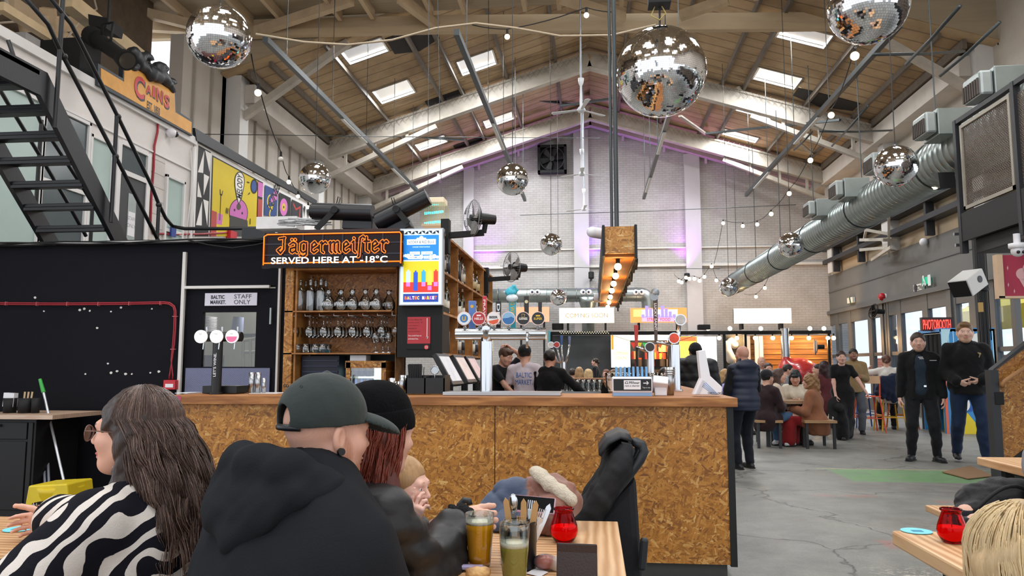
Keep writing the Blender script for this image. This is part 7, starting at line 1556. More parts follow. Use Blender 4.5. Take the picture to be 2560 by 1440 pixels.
t=thing('post','dark grey steel post with cables beside the white speaker','post',(PY(2465,900,12).x,12,0)); x=PY(2464,900,12).x; f.box(x-.06,x+.06,11.95,12.07,0,3.4); obj('shaft',f,mDark,t)
for k in range(4): f=MB(); f.tube([(x-.1+.05*k,11.9,z+.0) for z in(3.4,2.0,1.4+.1*k)],.008,5); obj('cable',f,mBlkM,t)
f=MB(); f.cbox(PY(2452,768,11.85),(.05,.05,.14)); obj('isolator',f,M('#c9a25a',.5,name='amber_box'),t)
# signs on the grey band
def bandbox(nm,px0,px1,py0,py1,mt,lb,cat,X=8.3):
    a=PX(px0,py1,X);b=PX(px1,py0,X); f=MB(); f.box(X,X+.08,b.y,a.y,a.z,b.z); return tag(obj(nm,f,mt),lb,cat)
bandbox('exit_sign',2306,2319,691,712,M('#1faa80',.4,var=0,emit=.5,name='green_exit_face'),'green running-man exit sign above the glazed doors','sign')
p=PX(2311,702,8.28); f=MB(); f.cyl(p+V(0,.05,.1),p+V(-.01,.05,.1),.04,n=10); f.bar(p+V(0,.05,.06),p+V(0,-.05,-.12),.01,.06); f.bar(p+V(0,.0,-.03),p+V(0,.14,-.12),.01,.04); f.box(8.275,8.285,p.y-.35,p.y-.2,p.z-.15,p.z+.12); obj('running_man',f,mWhP,None); bpy.data.objects['running_man'].parent=bpy.data.objects['exit_sign']
o=bandbox('notice_board',2284,2303,708,730,M('#dcd9cf',.5,var=0,name='cream_sign'),'small white CCTV notice on the grey band beside the exit sign','sign'); f=MB(); p=PX(2296,719,8.29); put_text(f,'CCTV',p,-UY,UZ,.11,.35,off=.02); q=PX(2288,720,8.29); f.cyl(q,q+V(.004,0,0),.1,n=16); k_=obj('notice_print',f,M('#2a3038',.5,var=0,name='dark_print')); k_.parent=o
o=bandbox('fire_sign',2118,2131,742,759,M('#d4d4cc',.5,var=0,name='pale_sign'),'small pale running-man sign on the far part of the grey band','sign'); f=MB(); p=PX(2125,751,8.29); f.bar(p+V(0,.05,.1),p+V(0,-.04,-.1),.01,.08); k_=obj('sign_mark',f,M('#2a5a48',.5,var=0,name='dark_green')); k_.parent=o
p=PX(2205,742,8.3); t=thing('alarm_beacon','small red alarm beacon on the grey band','beacon',p); f=MB(); f.sph(p,.11,14,8); obj('beacon_lens',f,M('#b01f28',.3,name='red_lens'),t); f=MB(); f.cyl(p,p+V(.15,0,0),.09); obj('beacon_base',f,mWhP,t)
p=PX(2183,778,8.0); t=thing('wall_fan','black wall fan mounted over the far glazed doors','fan',p); f=MB(); f.tube([p+V(.05*math.sin(q),.32*math.cos(q),.2*math.sin(q)) for q in np.linspace(0,2*PI,20)[:-1]],.02,5,True); f.tube([p+V(.03*math.sin(q),.2*math.cos(q),.12*math.sin(q)) for q in np.linspace(0,2*PI,20)[:-1]],.012,5,True); obj('guard',f,mBlkM,t)
for k in range(4): q=k*PI/2; f=MB(); f.bar(p,p+V(0,.27*math.cos(q),.17*math.sin(q)),.1,.02); obj('blade',f,mBlkP,t)
f=MB(); f.cyl(p,p+V(.3,0,-.02),.07); obj('motor',f,mBlkM,t)
for px,py,lb in((2309,605,'small white dome lamp on top of the grey band'),): p=PX(px,py,8.3); f=MB(); f.sph(p,.1,12,8); tag(obj('dome_lamp',f,mWhP),lb,'lamp')
# pale steel brackets on the right wall
t=thing('steel_brackets','cluster of rusty cream steel brackets on the right wall column','bracket',PX(2230,600,8.2)); f=MB()
for a,b in(((2165,575),(2222,585)),((2150,600),(2230,598)),((2165,575),(2160,600)),((2222,520),(2222,640)),((2190,540),(2225,545)),((2150,625),(2228,618)),((2228,618),(2180,650)),((2205,600),(2240,600))): f.bar(PX(*a,7.6),PX(*b,8.1),.06,.08)
obj('angle_steel',f,mSteelW,t)
# photo booth
Yb_=15.9; a=PY(2366,1076,Yb_);b=PY(2486,822,Yb_); t=thing('photo_booth','photo booth with black curtain and bright blue striped art side','booth',((a.x+b.x)/2,16.3,0))
f=MB(); f.box(a.x,b.x,Yb_,Yb_+.05,0,b.z); f.box(a.x+.02,b.x,16.9,16.95,0,b.z); f.box(b.x-.05,b.x,Yb_,16.9,0,b.z); f.box(a.x,b.x,Yb_,16.95,b.z-.05,b.z+.02); obj('booth_shell',f,M('#3a8fd0',.5,var=.03,name='blue_vinyl'),t)
f=MB(); n_=11
for i in range(n_): x=a.x+(b.x-a.x)*(i+.5)/n_; f.box(x-.01,x+.01,Yb_-.004,Yb_,b.z-.75,b.z-.04)
obj('pale_stripe',f,M('#a8dcf0',.5,var=0,name='pale_blue_vinyl'),t)
BW_=b.x-a.x
def bp(nm,pts,c): f=MB(); f.add([(a.x+BW_*u,Yb_-.006-bp.k,b.z*(1-v)) for u,v in pts],[tuple(range(len(pts)))]); bp.k+=.001; obj(nm,f,M(c,.5,var=0,name='booth_vinyl'),t)
bp.k=0
def circ(u,v,r,a0=0,a1=2*PI): return [(u+r*math.cos(q),v-r*.5*math.sin(q)) for q in np.linspace(a0,a1,20)]
bp('pale_band',[(.0,.35),(.18,.0),(.06,0),(0,0)],'#bfe6f2'); bp('yellow_shape',circ(.35,.28,.26),'#e8cf2a'); bp('red_shape',circ(.22,.36,.16),'#d8402a'); bp('yellow_cup',[(.55,.12),(.9,.16),(.86,.4),(.6,.38)],'#ecd84a'); bp('white_shape',circ(.7,.14,.2,0,PI),'#eef2ee')
bp('dark_blue_shape',circ(.4,.64,.3),'#1f5cb0'); bp('green_hatch',circ(.85,.66,.22),'#6ab88a'); bp('white_shape',circ(.3,.72,.16),'#f0f2ee'); bp('yellow_shape',[(.1,1),(.1,.86),(.4,.8),(.55,.9),(.6,1)],'#e8cf2a'); bp('red_shape',circ(.78,.88,.2,0,PI)+[(.58,1),(.98,1)],'#b8443a'); bp('blue_shape',circ(.7,.8,.09),'#3a8fd0'); bp('orange_edge',[(0,.3),(.05,.3),(.05,1),(0,1)],'#e06a4a')
f=MB(); 
for i in range(9): y=Yb_+.05+i*.1; f.cyl((a.x+.04+.02*(i%2),y,.55),(a.x+.04+.02*(i%2),y,b.z-.1),.055,n=8)
obj('curtain',f,M('#131315',.8,name='black_curtain'),t)
f=MB(); f.cyl((a.x+.04,Yb_,b.z-.08),(a.x+.04,16.9,b.z-.08),.015); obj('curtain_rail',f,mChrome,t)
f=MB(); f.cyl((a.x+.35,16.4,0),(a.x+.35,16.4,.5),.16,n=18); obj('stool',f,M('#c9c43a',.5,name='yellow_stool'),t)
p=PY(2298,828,16.4);q=PY(2380,800,16.2); t=thing('neon_sign','red neon PHOTOBOOTH sign in a dark box on top of the booth','sign',((p.x+q.x)/2,16.3,b.z)); f=MB(); f.box(p.x,q.x+.05,16.25,16.35,p.z,q.z+.06); obj('backing',f,M('#2a1214',.5,name='dark_red_box'),t)
f=MB(); put_text(f,'PHOTOBOOTH',((p.x+q.x)/2,16.235,(p.z+q.z)/2+.02),UX,UZ,.2,(q.x-p.x)*.95,off=.0); obj('neon_letters',f,M('#ff3b30',.5,var=0,emit=3,name='red_neon'),t,solid=.01); f=MB(); f.box(p.x+.1,q.x,16.28,16.32,b.z,p.z); obj('bracket',f,mDark,t)
# strand board ramp side with wooden rail
Yr=8.6; t=thing('ramp_side','strand board stair side with dark post and wooden grab rail, right edge','ramp side',PY(2520,1190,Yr))
f=MB(); f.poly([PY(x,y,Yr) for x,y in((2484,925),(2640,800),(2640,1060),(2500,1168),(2484,1168))],(0,.05,0)); obj('board',f,mOSB,t)
f=MB(); x=PY(2487,1000,Yr-.03).x; f.box(x-.04,x+.04,Yr-.06,Yr+.06,0,PY(2487,925,Yr).z); f.poly([PY(x,y,Yr-.01) for x,y in((2480,932),(2484,922),(2640,798),(2640,812))],(0,.1,0)); obj('post',f,mDark,t)
f=MB(); f.tube([PY(2506,968,Yr-.07),PY(2506,960,Yr-.09),PY(2512,952,Yr-.09),PY(2640,866,Yr-.09)],.022,10); obj('grab_rail',f,M('#a87848',.5,name='varnished_rail'),t)
f=MB(); f.cbox(PY(2497,996,Yr-.05),(.09,.04,.13)); obj('box_lock',f,mBlkM,t,bevel=.006); f=MB(); f.box(PY(2500,0,Yr).x,PY(2640,0,Yr).x,Yr+.06,Yr+.5,0,.55); obj('dark_base',f,mBlack,t)
# doormat
p=PZ(2350,1178,0); f=MB(); f.add([PZ(2355,1180,.012),PZ(2425,1165,.012),PZ(2485,1190,.012),PZ(2420,1197,.012)],[(0,3,2,1)]); tag(obj('floor_board',f,M('#8a6a4a',.9,bump=.4,name='brown_mat'),solid=.01),'brown board lying on the floor behind the right hand benches','mat')
# ---- far stalls ----
Yf_=25.0
f=MB(); bx(f,1370,2078,826,838,Yf_,Yf_+.12); t=tag(obj('stall_fascia',f,mBlkM),'long black fascia beam over the far food stalls','beam')
for px in(1378,1530,1700,1812,1865,2074): 
    p=PY(px,900,Yf_+.05); f=MB(); f.box(p.x-.04,p.x+.04,Yf_+.02,Yf_+.1,0,2.4); tag(obj('stall_post',f,mBlkM),'black post holding up the far stall fascia','post','stall posts')
f=MB(); bx(f,1378,1530,838,1012,Yf_+.3,Yf_+.35); tag(obj('shutter',f,M('#46484a',.8,var=.25,vs=1.2,bump=.3,bs=8,name='grey_tarpaulin')),'dark grey tarpaulin wall of the closed far stall','screen')
f=MB(); 
for i in range(40):
    p=PY(1400+i*3.1,830+3*(i%2),Yf_-.01); f.cbox(p,(.02,.01,.02))
tag(obj('fairy_lights',f,M('#f0e0b0',.5,var=0,emit=3,name='tiny_lights')),'tiny fairy lights along the left part of the black fascia','fairy lights')
mLB=M('#fff4dc',.5,var=0,emit=1.7,name='lit_sign_face')
def lightbox(a_,b_,c_,d_,lb,face,Y=24.6,tx=None,tc='#c8a24a',nm='light_box_sign'):
    a=PY(a_,d_,Y);b=PY(b_,c_,Y); t=thing(nm,lb,'sign',((a.x+b.x)/2,Y,a.z)); f=MB(); f.box(a.x,b.x,Y+.02,Y+.2,a.z,b.z); obj('sign_case',f,M('#c9784a',.5,name='sign_case') if face!=mLB else mBlkM,t); f=MB(); f.box(a.x-.01,b.x+.01,Y,Y+.02,a.z-.01,b.z+.01); obj('lit_face',f,face,t)
    if tx: f=MB(); put_text(f,tx,((a.x+b.x)/2,Y-.005,(a.z+b.z)/2),UX,UZ,(b.z-a.z)*.3,(b.x-a.x)*.78); obj('sign_text',f,M('#b08a30',.5,var=0,emit=.1,name='gold_print'),t)
    for u in(.15,.85): f=MB(); x=a.x+(b.x-a.x)*u; f.box(x-.03,x+.03,Y+.05,25.1 if a_>1380 else Y+.15,PY(1500,826,25).z if(d_<820 and a_>1380) else 0,a.z); obj('sign_leg',f,mBlkM,t)
    return t,a,b
lightbox(1399,1534,770,807,'lit cream COMING SOON sign over the far stalls',mLB,tx='COMING SOON')
lightbox(1836,1977,771,808,'blank lit white sign over the wood clad far stall',mLB)
def patch(t,a,b,Y,ps):
    for i,(nm,u0,u1,v0,v1,c,e) in enumerate(ps): f=MB(); f.add([(a.x+(b.x-a.x)*u,Y-.004-.002*i,b.z-(b.z-a.z)*v) for u,v in((u0,v1),(u1,v1),(u1,v0),(u0,v0))],[(0,1,2,3)]); obj(nm,f,M(c,.5,var=.15,vs=3,emit=e,name='lit_print'),t)
t,a,b=lightbox(1577,1716,770,806,'lit orange and purple street food sign on the far wall',M('#f28a4a',.5,var=.2,vs=1.2,emit=1.1,name='orange_lit_print'))
patch(t,a,b,24.6,[('lilac_skyline',.2,.8,.45,.95,'#b89ad8',1.0),('white_glow',.14,.84,.1,.55,'#fffdf6',1.6),('yellow_glow',.05,.2,.1,.6,'#ffd36a',1.2)])
f=MB()
for i,u in enumerate(np.linspace(.22,.78,9)): h_=.12+.1*((i*7)%4); x=a.x+(b.x-a.x)*u; f.box(x-.05,x+.05,24.588,24.59,a.z+.15,a.z+.15+h_*.9)
obj('skyline_print',f,M('#9a86cc',.5,var=0,emit=.8,name='lilac_print'),t); f=MB(); put_text(f,'STREET FOOD',((a.x+b.x)/2,24.585,a.z+.09),UX,UZ,.1,(b.x-a.x)*.42,off=.02); obj('sign_text',f,M('#e8502a',.5,var=0,emit=.9,name='orange_print'),t)
lightbox(1290,1372,768,804,'lit salmon coloured sign behind the beer font',M('#f08a6a',.5,var=.25,vs=2,emit=1.2,name='salmon_lit'))
t,a,b=lightbox(1529,1574,838,918,'tall lit coming soon banner beside the stall counter',M('#ffeec0',.5,var=.1,vs=3,emit=1.7,name='cream_lit'),Y=24.7)
f=MB(); put_text(f,'COMING',((a.x+b.x)/2,24.69,a.z+.45),UX,UZ,.09,.45); put_text(f,'SOON',((a.x+b.x)/2,24.69,a.z+.3),UX,UZ,.09,.33); obj('sign_text',f,M('#c8a24a',.5,var=0,name='gold_print'),t)
patch(t,a,b,24.7,[('orange_print',0,.12,.0,.45,'#e87a2a',1.2)])
t,a,b=lightbox(1699,1740,842,920,'lit yellow and orange printed stall banner',M('#ffc94a',.5,var=.35,vs=2,emit=1.6,name='yellow_lit_print'),Y=24.7); patch(t,a,b,24.7,[('orange_head',0,1,0,.14,'#f06a3a',1.2)])
lightbox(1745,1790,842,925,'blank lit white stall banner behind the puffer jacket',mLB,Y=24.7)
lightbox(1575,1690,838,850,'lit strip over the stall with bunting',mLB,Y=24.7,nm='light_strip')
tb=thing('bunting','string of small coloured bunting flags over the far stall','bunting',PY(1640,856,24.55)); f=MB(); f.tube([PY(x,y,24.5) for x,y in((1530,838),(1583,855),(1640,857),(1690,855),(1740,838))],.01,4); f.cyl(PY(1530,838,24.5),PY(1530,832,25.02),.01); f.cyl(PY(1740,838,24.5),PY(1740,832,25.02),.01); obj('cord',f,mBlkM,tb)
for i,(px,c) in enumerate(((1583,'#e8402a'),(1598,'#e8c82a'),(1612,'#3ac85a'),(1650,'#e86a2a'),(1690,'#2a8ad0'))): f=MB(); f.add([PY(px-7,856,24.5),PY(px+7,856,24.5),PY(px+1,872,24.5)],[(0,2,1)]); obj('bunting_flag',f,M(c,.6,var=0,name='bunting_cloth'),tb,solid=.01)
t=thing('stall_counter','busy far stall interior with shelves, bottles and pans','stall',PY(1640,960,25.5)); f=MB(); bx(f,1578,1700,925,1012,25.2,25.8); obj('counter',f,M('#7a5a3a',.6,name='stall_wood'),t); f=MB(); bx(f,1575,1702,850,925,26.3,26.4); obj('back_wall',f,M('#3a3835',.7,var=.3,vs=3,name='stall_back'),t)
random.seed(6)
for i in range(34): p=PY(1582+random.random()*112,880+random.choice((0,18,36)),26.0); f=MB(); h_=.12+random.random()*.25; f.cyl(p,p+V(0,0,h_),.05+random.random()*.05,n=8); obj('stall_item',f,M(random.choice(['#c8502a','#e0b070','#8a8f94','#d8d0c0','#b83a2a','#5a4a3a','#e8a83a','#486a4a']),.5,var=0,name='stall_goods'),t)
f=MB(); bx(f,1812,1864,838,975,25.6,25.65); tag(obj('menu_wall',f,M('#4a4a44',.8,var=.25,name='chalk_grey')),'dark grey panel with a pale seahorse shape on the far stall','panel')
S=SDF.box(tuple(PY(1800,915,25.4)-V(0,.2,.1)),tuple(PY(1850,840,25.4)+V(0,.2,.1)),.03); 
for a,b,r0,r1 in(((1817,858),(1828,852),.06,.10),((1828,852),(1836,862),.10,.13),((1817,860),(1820,880),.1,.13),((1820,880),(1828,898),.14,.16),((1828,898),(1836,908),.12,.06)): S.cone(PY(*a,25.4),PY(*b,25.4),r0,r1,.04)
tag(sobj('seahorse_cutout',S,M('#d8d4cc',.6,name='off_white')),'pale cut-out shape of an animal head on the dark stall panel','cutout')
mPl=m_wood('amber_planks','#8a5a24','#b07a34','#c08c44',(.5,1,7),1.5)
f=MB(); bx(f,1864,2078,838,975,26.2,26.25); o=tag(obj('plank_wall',f,mPl),'amber plank wall of the pizza stall at the far right','wall'); f=MB(); 
for py in range(846,975,13): bx(f,1864,2078,py,py+1.2,26.18,26.2)
g_=obj('plank_gap',f,M('#4a2c12',.8,name='plank_gap')); g_.parent=o
f=MB(); 
for px in(1868,1890,1900): bx(f,px,px+7,840,960,26.05,26.15)
tag(obj('pale_boards',f,mWhite2),'three pale upright boards on the amber plank wall','boards')
for i,px in enumerate((1798,1842,1888,1932,1979,2022,2070,2084)): p=PY(px,845,25.06); t=thing('stall_bulb','glowing bulb hanging under the right part of the black fascia','bulb',p,group='bulbs under the black fascia'); f=MB(); f.sph(p,.07,10,8); obj('bulb_glass',f,mBulbD,t); f=MB(); f.cyl(p,p+V(0,0,.14),.03); obj('socket',f,mBlkM,t)
for x,y in((1840,842),(1960,842),(2050,845)): p=PY(x,y,25.4); point('stall_light',p-V(0,.2,.1),60,(1,.62,.3),.1)
point('stall_light',PY(1640,848,25.3),60,(1,.75,.5),.1)
for px in(1825,1902,2025,2060,1770): p=PY(px,826,25.06)+V(0,0,.06); f=MB(); f.sph(p,.07,10,8); tag(obj('fascia_bulb',f,mBulbD),'warm bulb lying on top of the black stall fascia','bulb','bulbs on the fascia')
# red oven
Yo=24.8; c=PY(1998,925,Yo); t=thing('pizza_oven','glossy red domed pizza oven with steel flue','oven',c); S=SDF.box((c.x-1.0,Yo-.9,c.z-.5),(c.x+1.0,Yo+.9,c.z+.9),.04)
S.ell((c.x,Yo,c.z-.12),(.62,.6,.50)); S.ell((c.x-.35,Yo,c.z-.05),(.3,.4,.45),None,.1); S.cone((c.x-.42,Yo-.1,c.z),(c.x-.42,Yo-.1,c.z+.42),.16,.13,.06); S.half((0,0,c.z-.4),(0,0,-1)); sobj('oven_dome',S,M('#b02a28',.25,var=.03,name='red_enamel',coat=.6),t)
f=MB(); f.cyl((c.x-.42,Yo-.1,c.z+.4),(c.x-.42,Yo-.1,c.z+1.3),.13,n=18); obj('flue',f,mChrome,t); f=MB(); f.box(c.x-.7,c.x+.7,Yo-.5,Yo+.5,0,c.z-.38); obj('oven_stand',f,mDark,t)
p=PY(2050,867,24.6); t=thing('wall_fan','grey wall fan above the red oven','fan',p); f=MB(); f.tube([p+V(-.15+.05*math.cos(q),.2*math.cos(q),.24*math.sin(q)) for q in np.linspace(0,2*PI,18)[:-1]],.02,5,True); obj('guard',f,M('#6a6e72',.5,name='grey_wire'),t); f=MB(); f.cyl(p+V(-.15,0,0),p+V(-.12,.0,0),.2,n=18); obj('blade',f,M('#8a8a8c',.5,name='grey_blade'),t); f=MB(); f.cyl(p+V(-.1,0,0),p+V(.12,0,0),.07); obj('motor',f,mBlkM,t)
f=MB(); bx(f,1746,1776,811,824,24.9,25.2); tag(obj('speaker_box',f,mBlkM,bevel=.02),'small black speaker standing on the stall fascia','speaker')
f=MB(); bx(f,1380,1408,808,824,24.9,25.2); tag(obj('speaker_box',f,mBlkM,bevel=.02),'small black box on the left end of the stall fascia','speaker')
p=PX(1280,600,0)
# ================= foreground =================
mTbl=m_wood('scrubbed_pine','#b88a5c','#cda076','#dcb88e',(6,.7,6),1.6,.5,'X'); mTblX=m_wood('scrubbed_pine_cross','#ae8054','#c4956a','#d4ad80',(.7,6,6),1.6,.5)
ZTb=.75
t=thing('pub_table','scrubbed pine plank table in the foreground with glasses and cutlery on it','table',(-.3,2.0,0))
f=MB(); f.box(-.093,.085,.95,2.9,ZTb-.045,ZTb); obj('end_board',f,mTbl,t,bevel=.003)
for i in range(10): y0=2.9-.195*(i+1); f=MB(); f.box(-.44,-.096,y0+.003,y0+.194,ZTb-.045,ZTb-.001); obj('plank',f,mTblX,t,bevel=.002)
for x in(-.38,.0):
    for y in(1.1,2.8): f=MB(); f.box(x-.03,x+.03,y-.03,y+.03,0,ZTb-.045); obj('leg',f,mBlkM,t)
t=thing('pub_table','pine table at the lower left with a turquoise coaster on it','table',(-2.5,2.0,0))
f=MB(); f.box(-3.3,-1.62,1.3,2.75,ZTb-.045,ZTb); obj('tabletop',f,mTblX,t,bevel=.003)
for x in(-3.1,-1.75):
    for y in(1.4,2.65): f=MB(); f.box(x-.03,x+.03,y-.03,y+.03,0,ZTb-.045); obj('leg',f,mBlkM,t)
def coaster(px,py,lb):
    p=PZ(px,py,ZTb+.002); t=thing('coaster',lb,'coaster',p); f=MB(); f.cyl(p,p+V(0,0,.002),.05,n=32); obj('disc',f,M('#7ed3e2',.6,var=.03,name='turquoise_card'),t); f=MB(); f.cbox(p+V(0,0,.0027),(.035,.012,.0006)); f.cbox(p+V(0,-.014,.0027),(.035,.01,.0006)); obj('coaster_print',f,M('#3f8fb0',.6,var=0,name='blue_print'),t)
coaster(48,1323,'turquoise coaster on the left foreground table'); coaster(2291,1328,'turquoise coaster on the corner of the right foreground table')
def lathe_thing(nm,lb,cat,p,parts):
    t=thing(nm,lb,cat,p)
    for pn,prof,mt in parts: f=MB(); f.lathe(prof,p,36); obj(pn,f,mt,t)
    return t
gP=glass('#f2f6f6',.01,thin=True,name='pint_glass',op=.06,fr=.55)
def beer(px,py,lb,col,level,h=.147,foam='#f3ead2',fh=.008):
    p=PZ(px,py,ZTb+.001); r0,r1=.031,.0425
    out=[(.001,0),(r0,0),(r0+.001,.006)]+[(r0+(r1-r0)*(k/8)**.8,.006+(h-.006)*k/8) for k in range(1,9)]; inn=[(r-.0028,z) for r,z in out[:2:-1]]+[(r0-.004,.010),(.001,.010)]
    t=lathe_thing('pint_of_beer',lb,'glass',p,[('glass_wall',out+[(out[-1][0]-.0014,h+.001)]+inn,gP)])
    rr=lambda z: r0+(r1-r0)*((z-.006)/(h-.006))**.8-.0009
    lv=h*level; b=[(.001,.0105)]+[(rr(z),z) for z in np.linspace(.0105,lv,8)]+[(.001,lv)]
    m_=NT('beer'); m_.base(col); m_.b.inputs['Transmission Weight'].default_value=.06; m_.b.inputs['Roughness'].default_value=.05; m_.b.inputs['IOR'].default_value=1.12
    f=MB(); f.lathe(b,p,36); obj('beer_liquid',f,m_.m,t)
    f=MB(); f.lathe([(.001,lv),(rr(lv),lv),(rr(lv+fh),lv+fh),(.001,lv+fh*.7)],p,36); obj('foam',f,M(foam,.8,bump=.4,bs=300,name='beer_foam'),t)
beer(1199,1414,'golden pint of lager behind the cloudier one on the foreground table','#ffae14',.80); beer(1286,1452,'cloudy olive coloured pint nearest the camera on the foreground table','#a0953a',.60,h=.150,fh=.011)
# cutlery pot
p=PZ(1300,1418,ZTb+.001); r=.047; t=lathe_thing('cutlery_pot','black metal pot crowded with cutlery behind the pints','pot',p,[('pot_wall',[(.001,0),(r,0),(r,.002),(r,.125),(r+.002,.128),(r-.002,.128),(r-.003,.005),(.001,.005)],M('#0d0d0f',.3,.3,var=0,name='black_tin'))])
f=MB(); f.tube([p+V(r*math.cos(a),r*math.sin(a),.128) for a in np.linspace(0,2*PI,30)[:-1]],.0025,6,True); obj('pot_rim',f,M('#0d0d0f',.3,.3,var=0,name='black_tin'),t)
mWdC=M('#c79a63',.6,var=.1,vs=20,name='birch_cutlery')
def knife(x,y,lx,ly,h,lb,wood=True):
    a=p+V(x*.5,y*.5,.01);b=p+V(x+lx,y+ly,h); d=(b-a).normalized(); s=V(d.z,0,-d.x); f=MB(); P=[a-s*.005,a+s*.005,b-d*.05+s*.010,b-d*.012+s*.009,b,b-d*.012-s*.007,b-d*.05-s*.008]; f.poly(P,(0,.0025,0)); o=obj('wooden_knife' if wood else 'steel_knife',f,mWdC if wood else mChrome,bevel=.0006); tag(o,lb,'knife')
knife(-.03,-.01,-.012,0,.195,'wooden knife standing leftmost in the foreground cutlery pot'); knife(.012,-.02,0,0,.195,'wooden knife in the middle of the foreground cutlery pot'); knife(.03,-.02,.018,0,.19,'wooden knife leaning right in the foreground cutlery pot'); knife(.03,.02,.055,0,.175,'steel knife leaning out to the right of the pot',False)
def fork(x,y,lx,ly,h,lb,mt):
    a=p+V(x*.5,y*.5,.01);b=p+V(x+lx,y+ly,h); d=(b-a).normalized(); s=V(d.z,0,-d.x); t=thing('fork',lb,'fork',a); f=MB(); f.bar(a,b-d*.045,.006,.003,(0,1,0)); f.poly([b-d*.045-s*.003,b-d*.045+s*.003,b-d*.035+s*.010,b-d*.025+s*.010,b-d*.025-s*.010,b-d*.035-s*.010],(0,.002,0)); obj('handle',f,mt,t)
    for k in range(4): f=MB(); f.bar(b-d*.027+s*(-.0085+k*.0057),b+s*(-.0085+k*.0057),.0025,.002,(0,1,0)); obj('tine',f,mt,t)
fork(.005,-.035,.0,-.01,.150,'wooden fork at the front of the foreground cutlery pot',mWdC); fork(.022,0,.01,.01,.185,'steel fork standing behind the wooden knives',mChrome); fork(.035,.01,.03,0,.160,'steel fork at the right of the pot',mChrome); fork(-.012,.01,-.01,0,.19,'steel fork at the left centre of the pot',mChrome)
f=MB(); a=p+V(-.01,0,.02);b=p+V(-.02,0,.2); f.bar(a,b-V(0,0,.05),.007,.004,(0,1,0)); f.sph(b-V(0,0,.02),.014,14,10,(1,.3,1.7)); tag(obj('spoon',f,mChrome),'steel spoon with greenish reflection standing in the pot','spoon')
# red candle jars
gR=glass('#f01824',.03,1.2,name='red_glass')
def candle(px,py,lb):
    p=PZ(px,py,ZTb+.001); pr=[(.001,0),(.026,0),(.032,.004),(.043,.022),(.046,.038),(.043,.055),(.036,.075),(.030,.092),(.029,.098),(.033,.101),(.034,.106),(.032,.108)]
    t=lathe_thing('candle_jar',lb,'candle',p,[('jar_glass',pr+[(.030,.107),(.0265,.098),(.0275,.090),(.0335,.073),(.0405,.053),(.0435,.037),(.0405,.022),(.029,.006),(.001,.005)],gR),('wax',[(.001,.006),(.028,.007),(.040,.022),(.043,.037),(.041,.050),(.001,.048)],M('#e8241c',.5,emit=.55,var=0,name='red_wax'))])
    f=MB(); f.cyl(p+V(0,0,.048),p+V(0,0,.058),.0012); obj('wick',f,mBlkM,t)
candle(1410,1354,'red glass candle jar on the foreground table beside the pram'); candle(2382,1356,'red glass candle jar on the right foreground table')
# wallet, lighter, receipt, foil, phone, crusts
Mw=Matrix.Translation(PZ(1442,1445,ZTb)+V(0,.0,0))@Matrix.Rotation(R(-4),4,'Z')
t=thing('wallet','dark brown leather wallet standing half open at the table front','wallet',Mw.translation); f=MB(); f.box(-.055,.055,-.004,.0,.0,.085,Mw@Matrix.Rotation(R(-10),4,'X')); obj('front_leaf',f,M('#2c1d1c',.45,var=.1,bump=.2,bs=200,name='brown_leather'),t,bevel=.004); f=MB(); f.box(-.055,.055,.012,.018,0,.088,Mw@Matrix.Rotation(R(4),4,'X')); obj('back_leaf',f,M('#2c1d1c',.45,var=.1,bump=.2,bs=200,name='brown_leather'),t,bevel=.004)
q=PZ(1374,1425,ZTb); S=SDF.box(q-V(.07,.06,.01),q+V(.06,.06,.08),.004); S.ell(q+V(-.012,0,.022),(.035,.02,.022),None,.02,lin('#3a3a40')); S.ell(q+V(-.01,-.012,.024),(.022,.012,.016),None,.01,lin('#b06a5a')); S.ell(q+V(.02,0,.015),(.018,.02,.02),None,.01,lin('#d8cfc0')); tag(sobj('key_case',S,vcmat('printed_plastic',.3),vc=True),'small glossy printed key case lying against the wallet','case')
q=PZ(1150,1422,ZTb+.006); t=thing('lighter','purple and clear disposable lighter lying flat on the table','lighter',q); f=MB(); f.cbox(q+V(.015,0,.005),(.10,.022,.012),(0,0,.04)); obj('clear_body',f,M('#a9a0c4',.15,var=.1,name='clear_plastic'),t,bevel=.004); f=MB(); f.cbox(q+V(-.025,-.001,.006),(.05,.023,.0125),(0,0,.04)); obj('purple_body',f,M('#4a3ac8',.25,var=.05,name='purple_plastic'),t,bevel=.004)
f=MB(); f.cyl(q+V(-.055,-.002,.006),(q.x-.068,q.y-.002,q.z+.006),.005); obj('metal_tip',f,mChrome,t)
f=MB(); f.smooth=True; P=[[PZ(x,y,ZTb+.003+.004*((i+j)%2)) for x in(1252,1285,1316,1336)] for j,y in enumerate((1340,1372,1410)) for i in(0,)]; 
for j in range(2):
    for i in range(3): f.add([P[j][i],P[j][i+1],P[j+1][i+1],P[j+1][i]],[(0,3,2,1)])
tag(obj('paper_napkin',f,mWhP,solid=.001),'crumpled white paper napkin under the cutlery pot','napkin')
q=PZ(1170,1385,ZTb+.006); rs=np.random.RandomState(3); f=MB(); vs=[]; 
for i in range(9):
    for j in range(7): vs.append(q+V(-.045+.011*i,-.03+.01*j,.004+.016*rs.rand()))
f.add(vs,[(i*7+j,(i+1)*7+j,(i+1)*7+j+1,i*7+j+1) for i in range(8) for j in range(6)]); tag(obj('foil',f,M('#b9bcc2',.2,1,var=0,name='aluminium_foil'),solid=.0004),'crumpled silver foil beside the lager glass','foil')
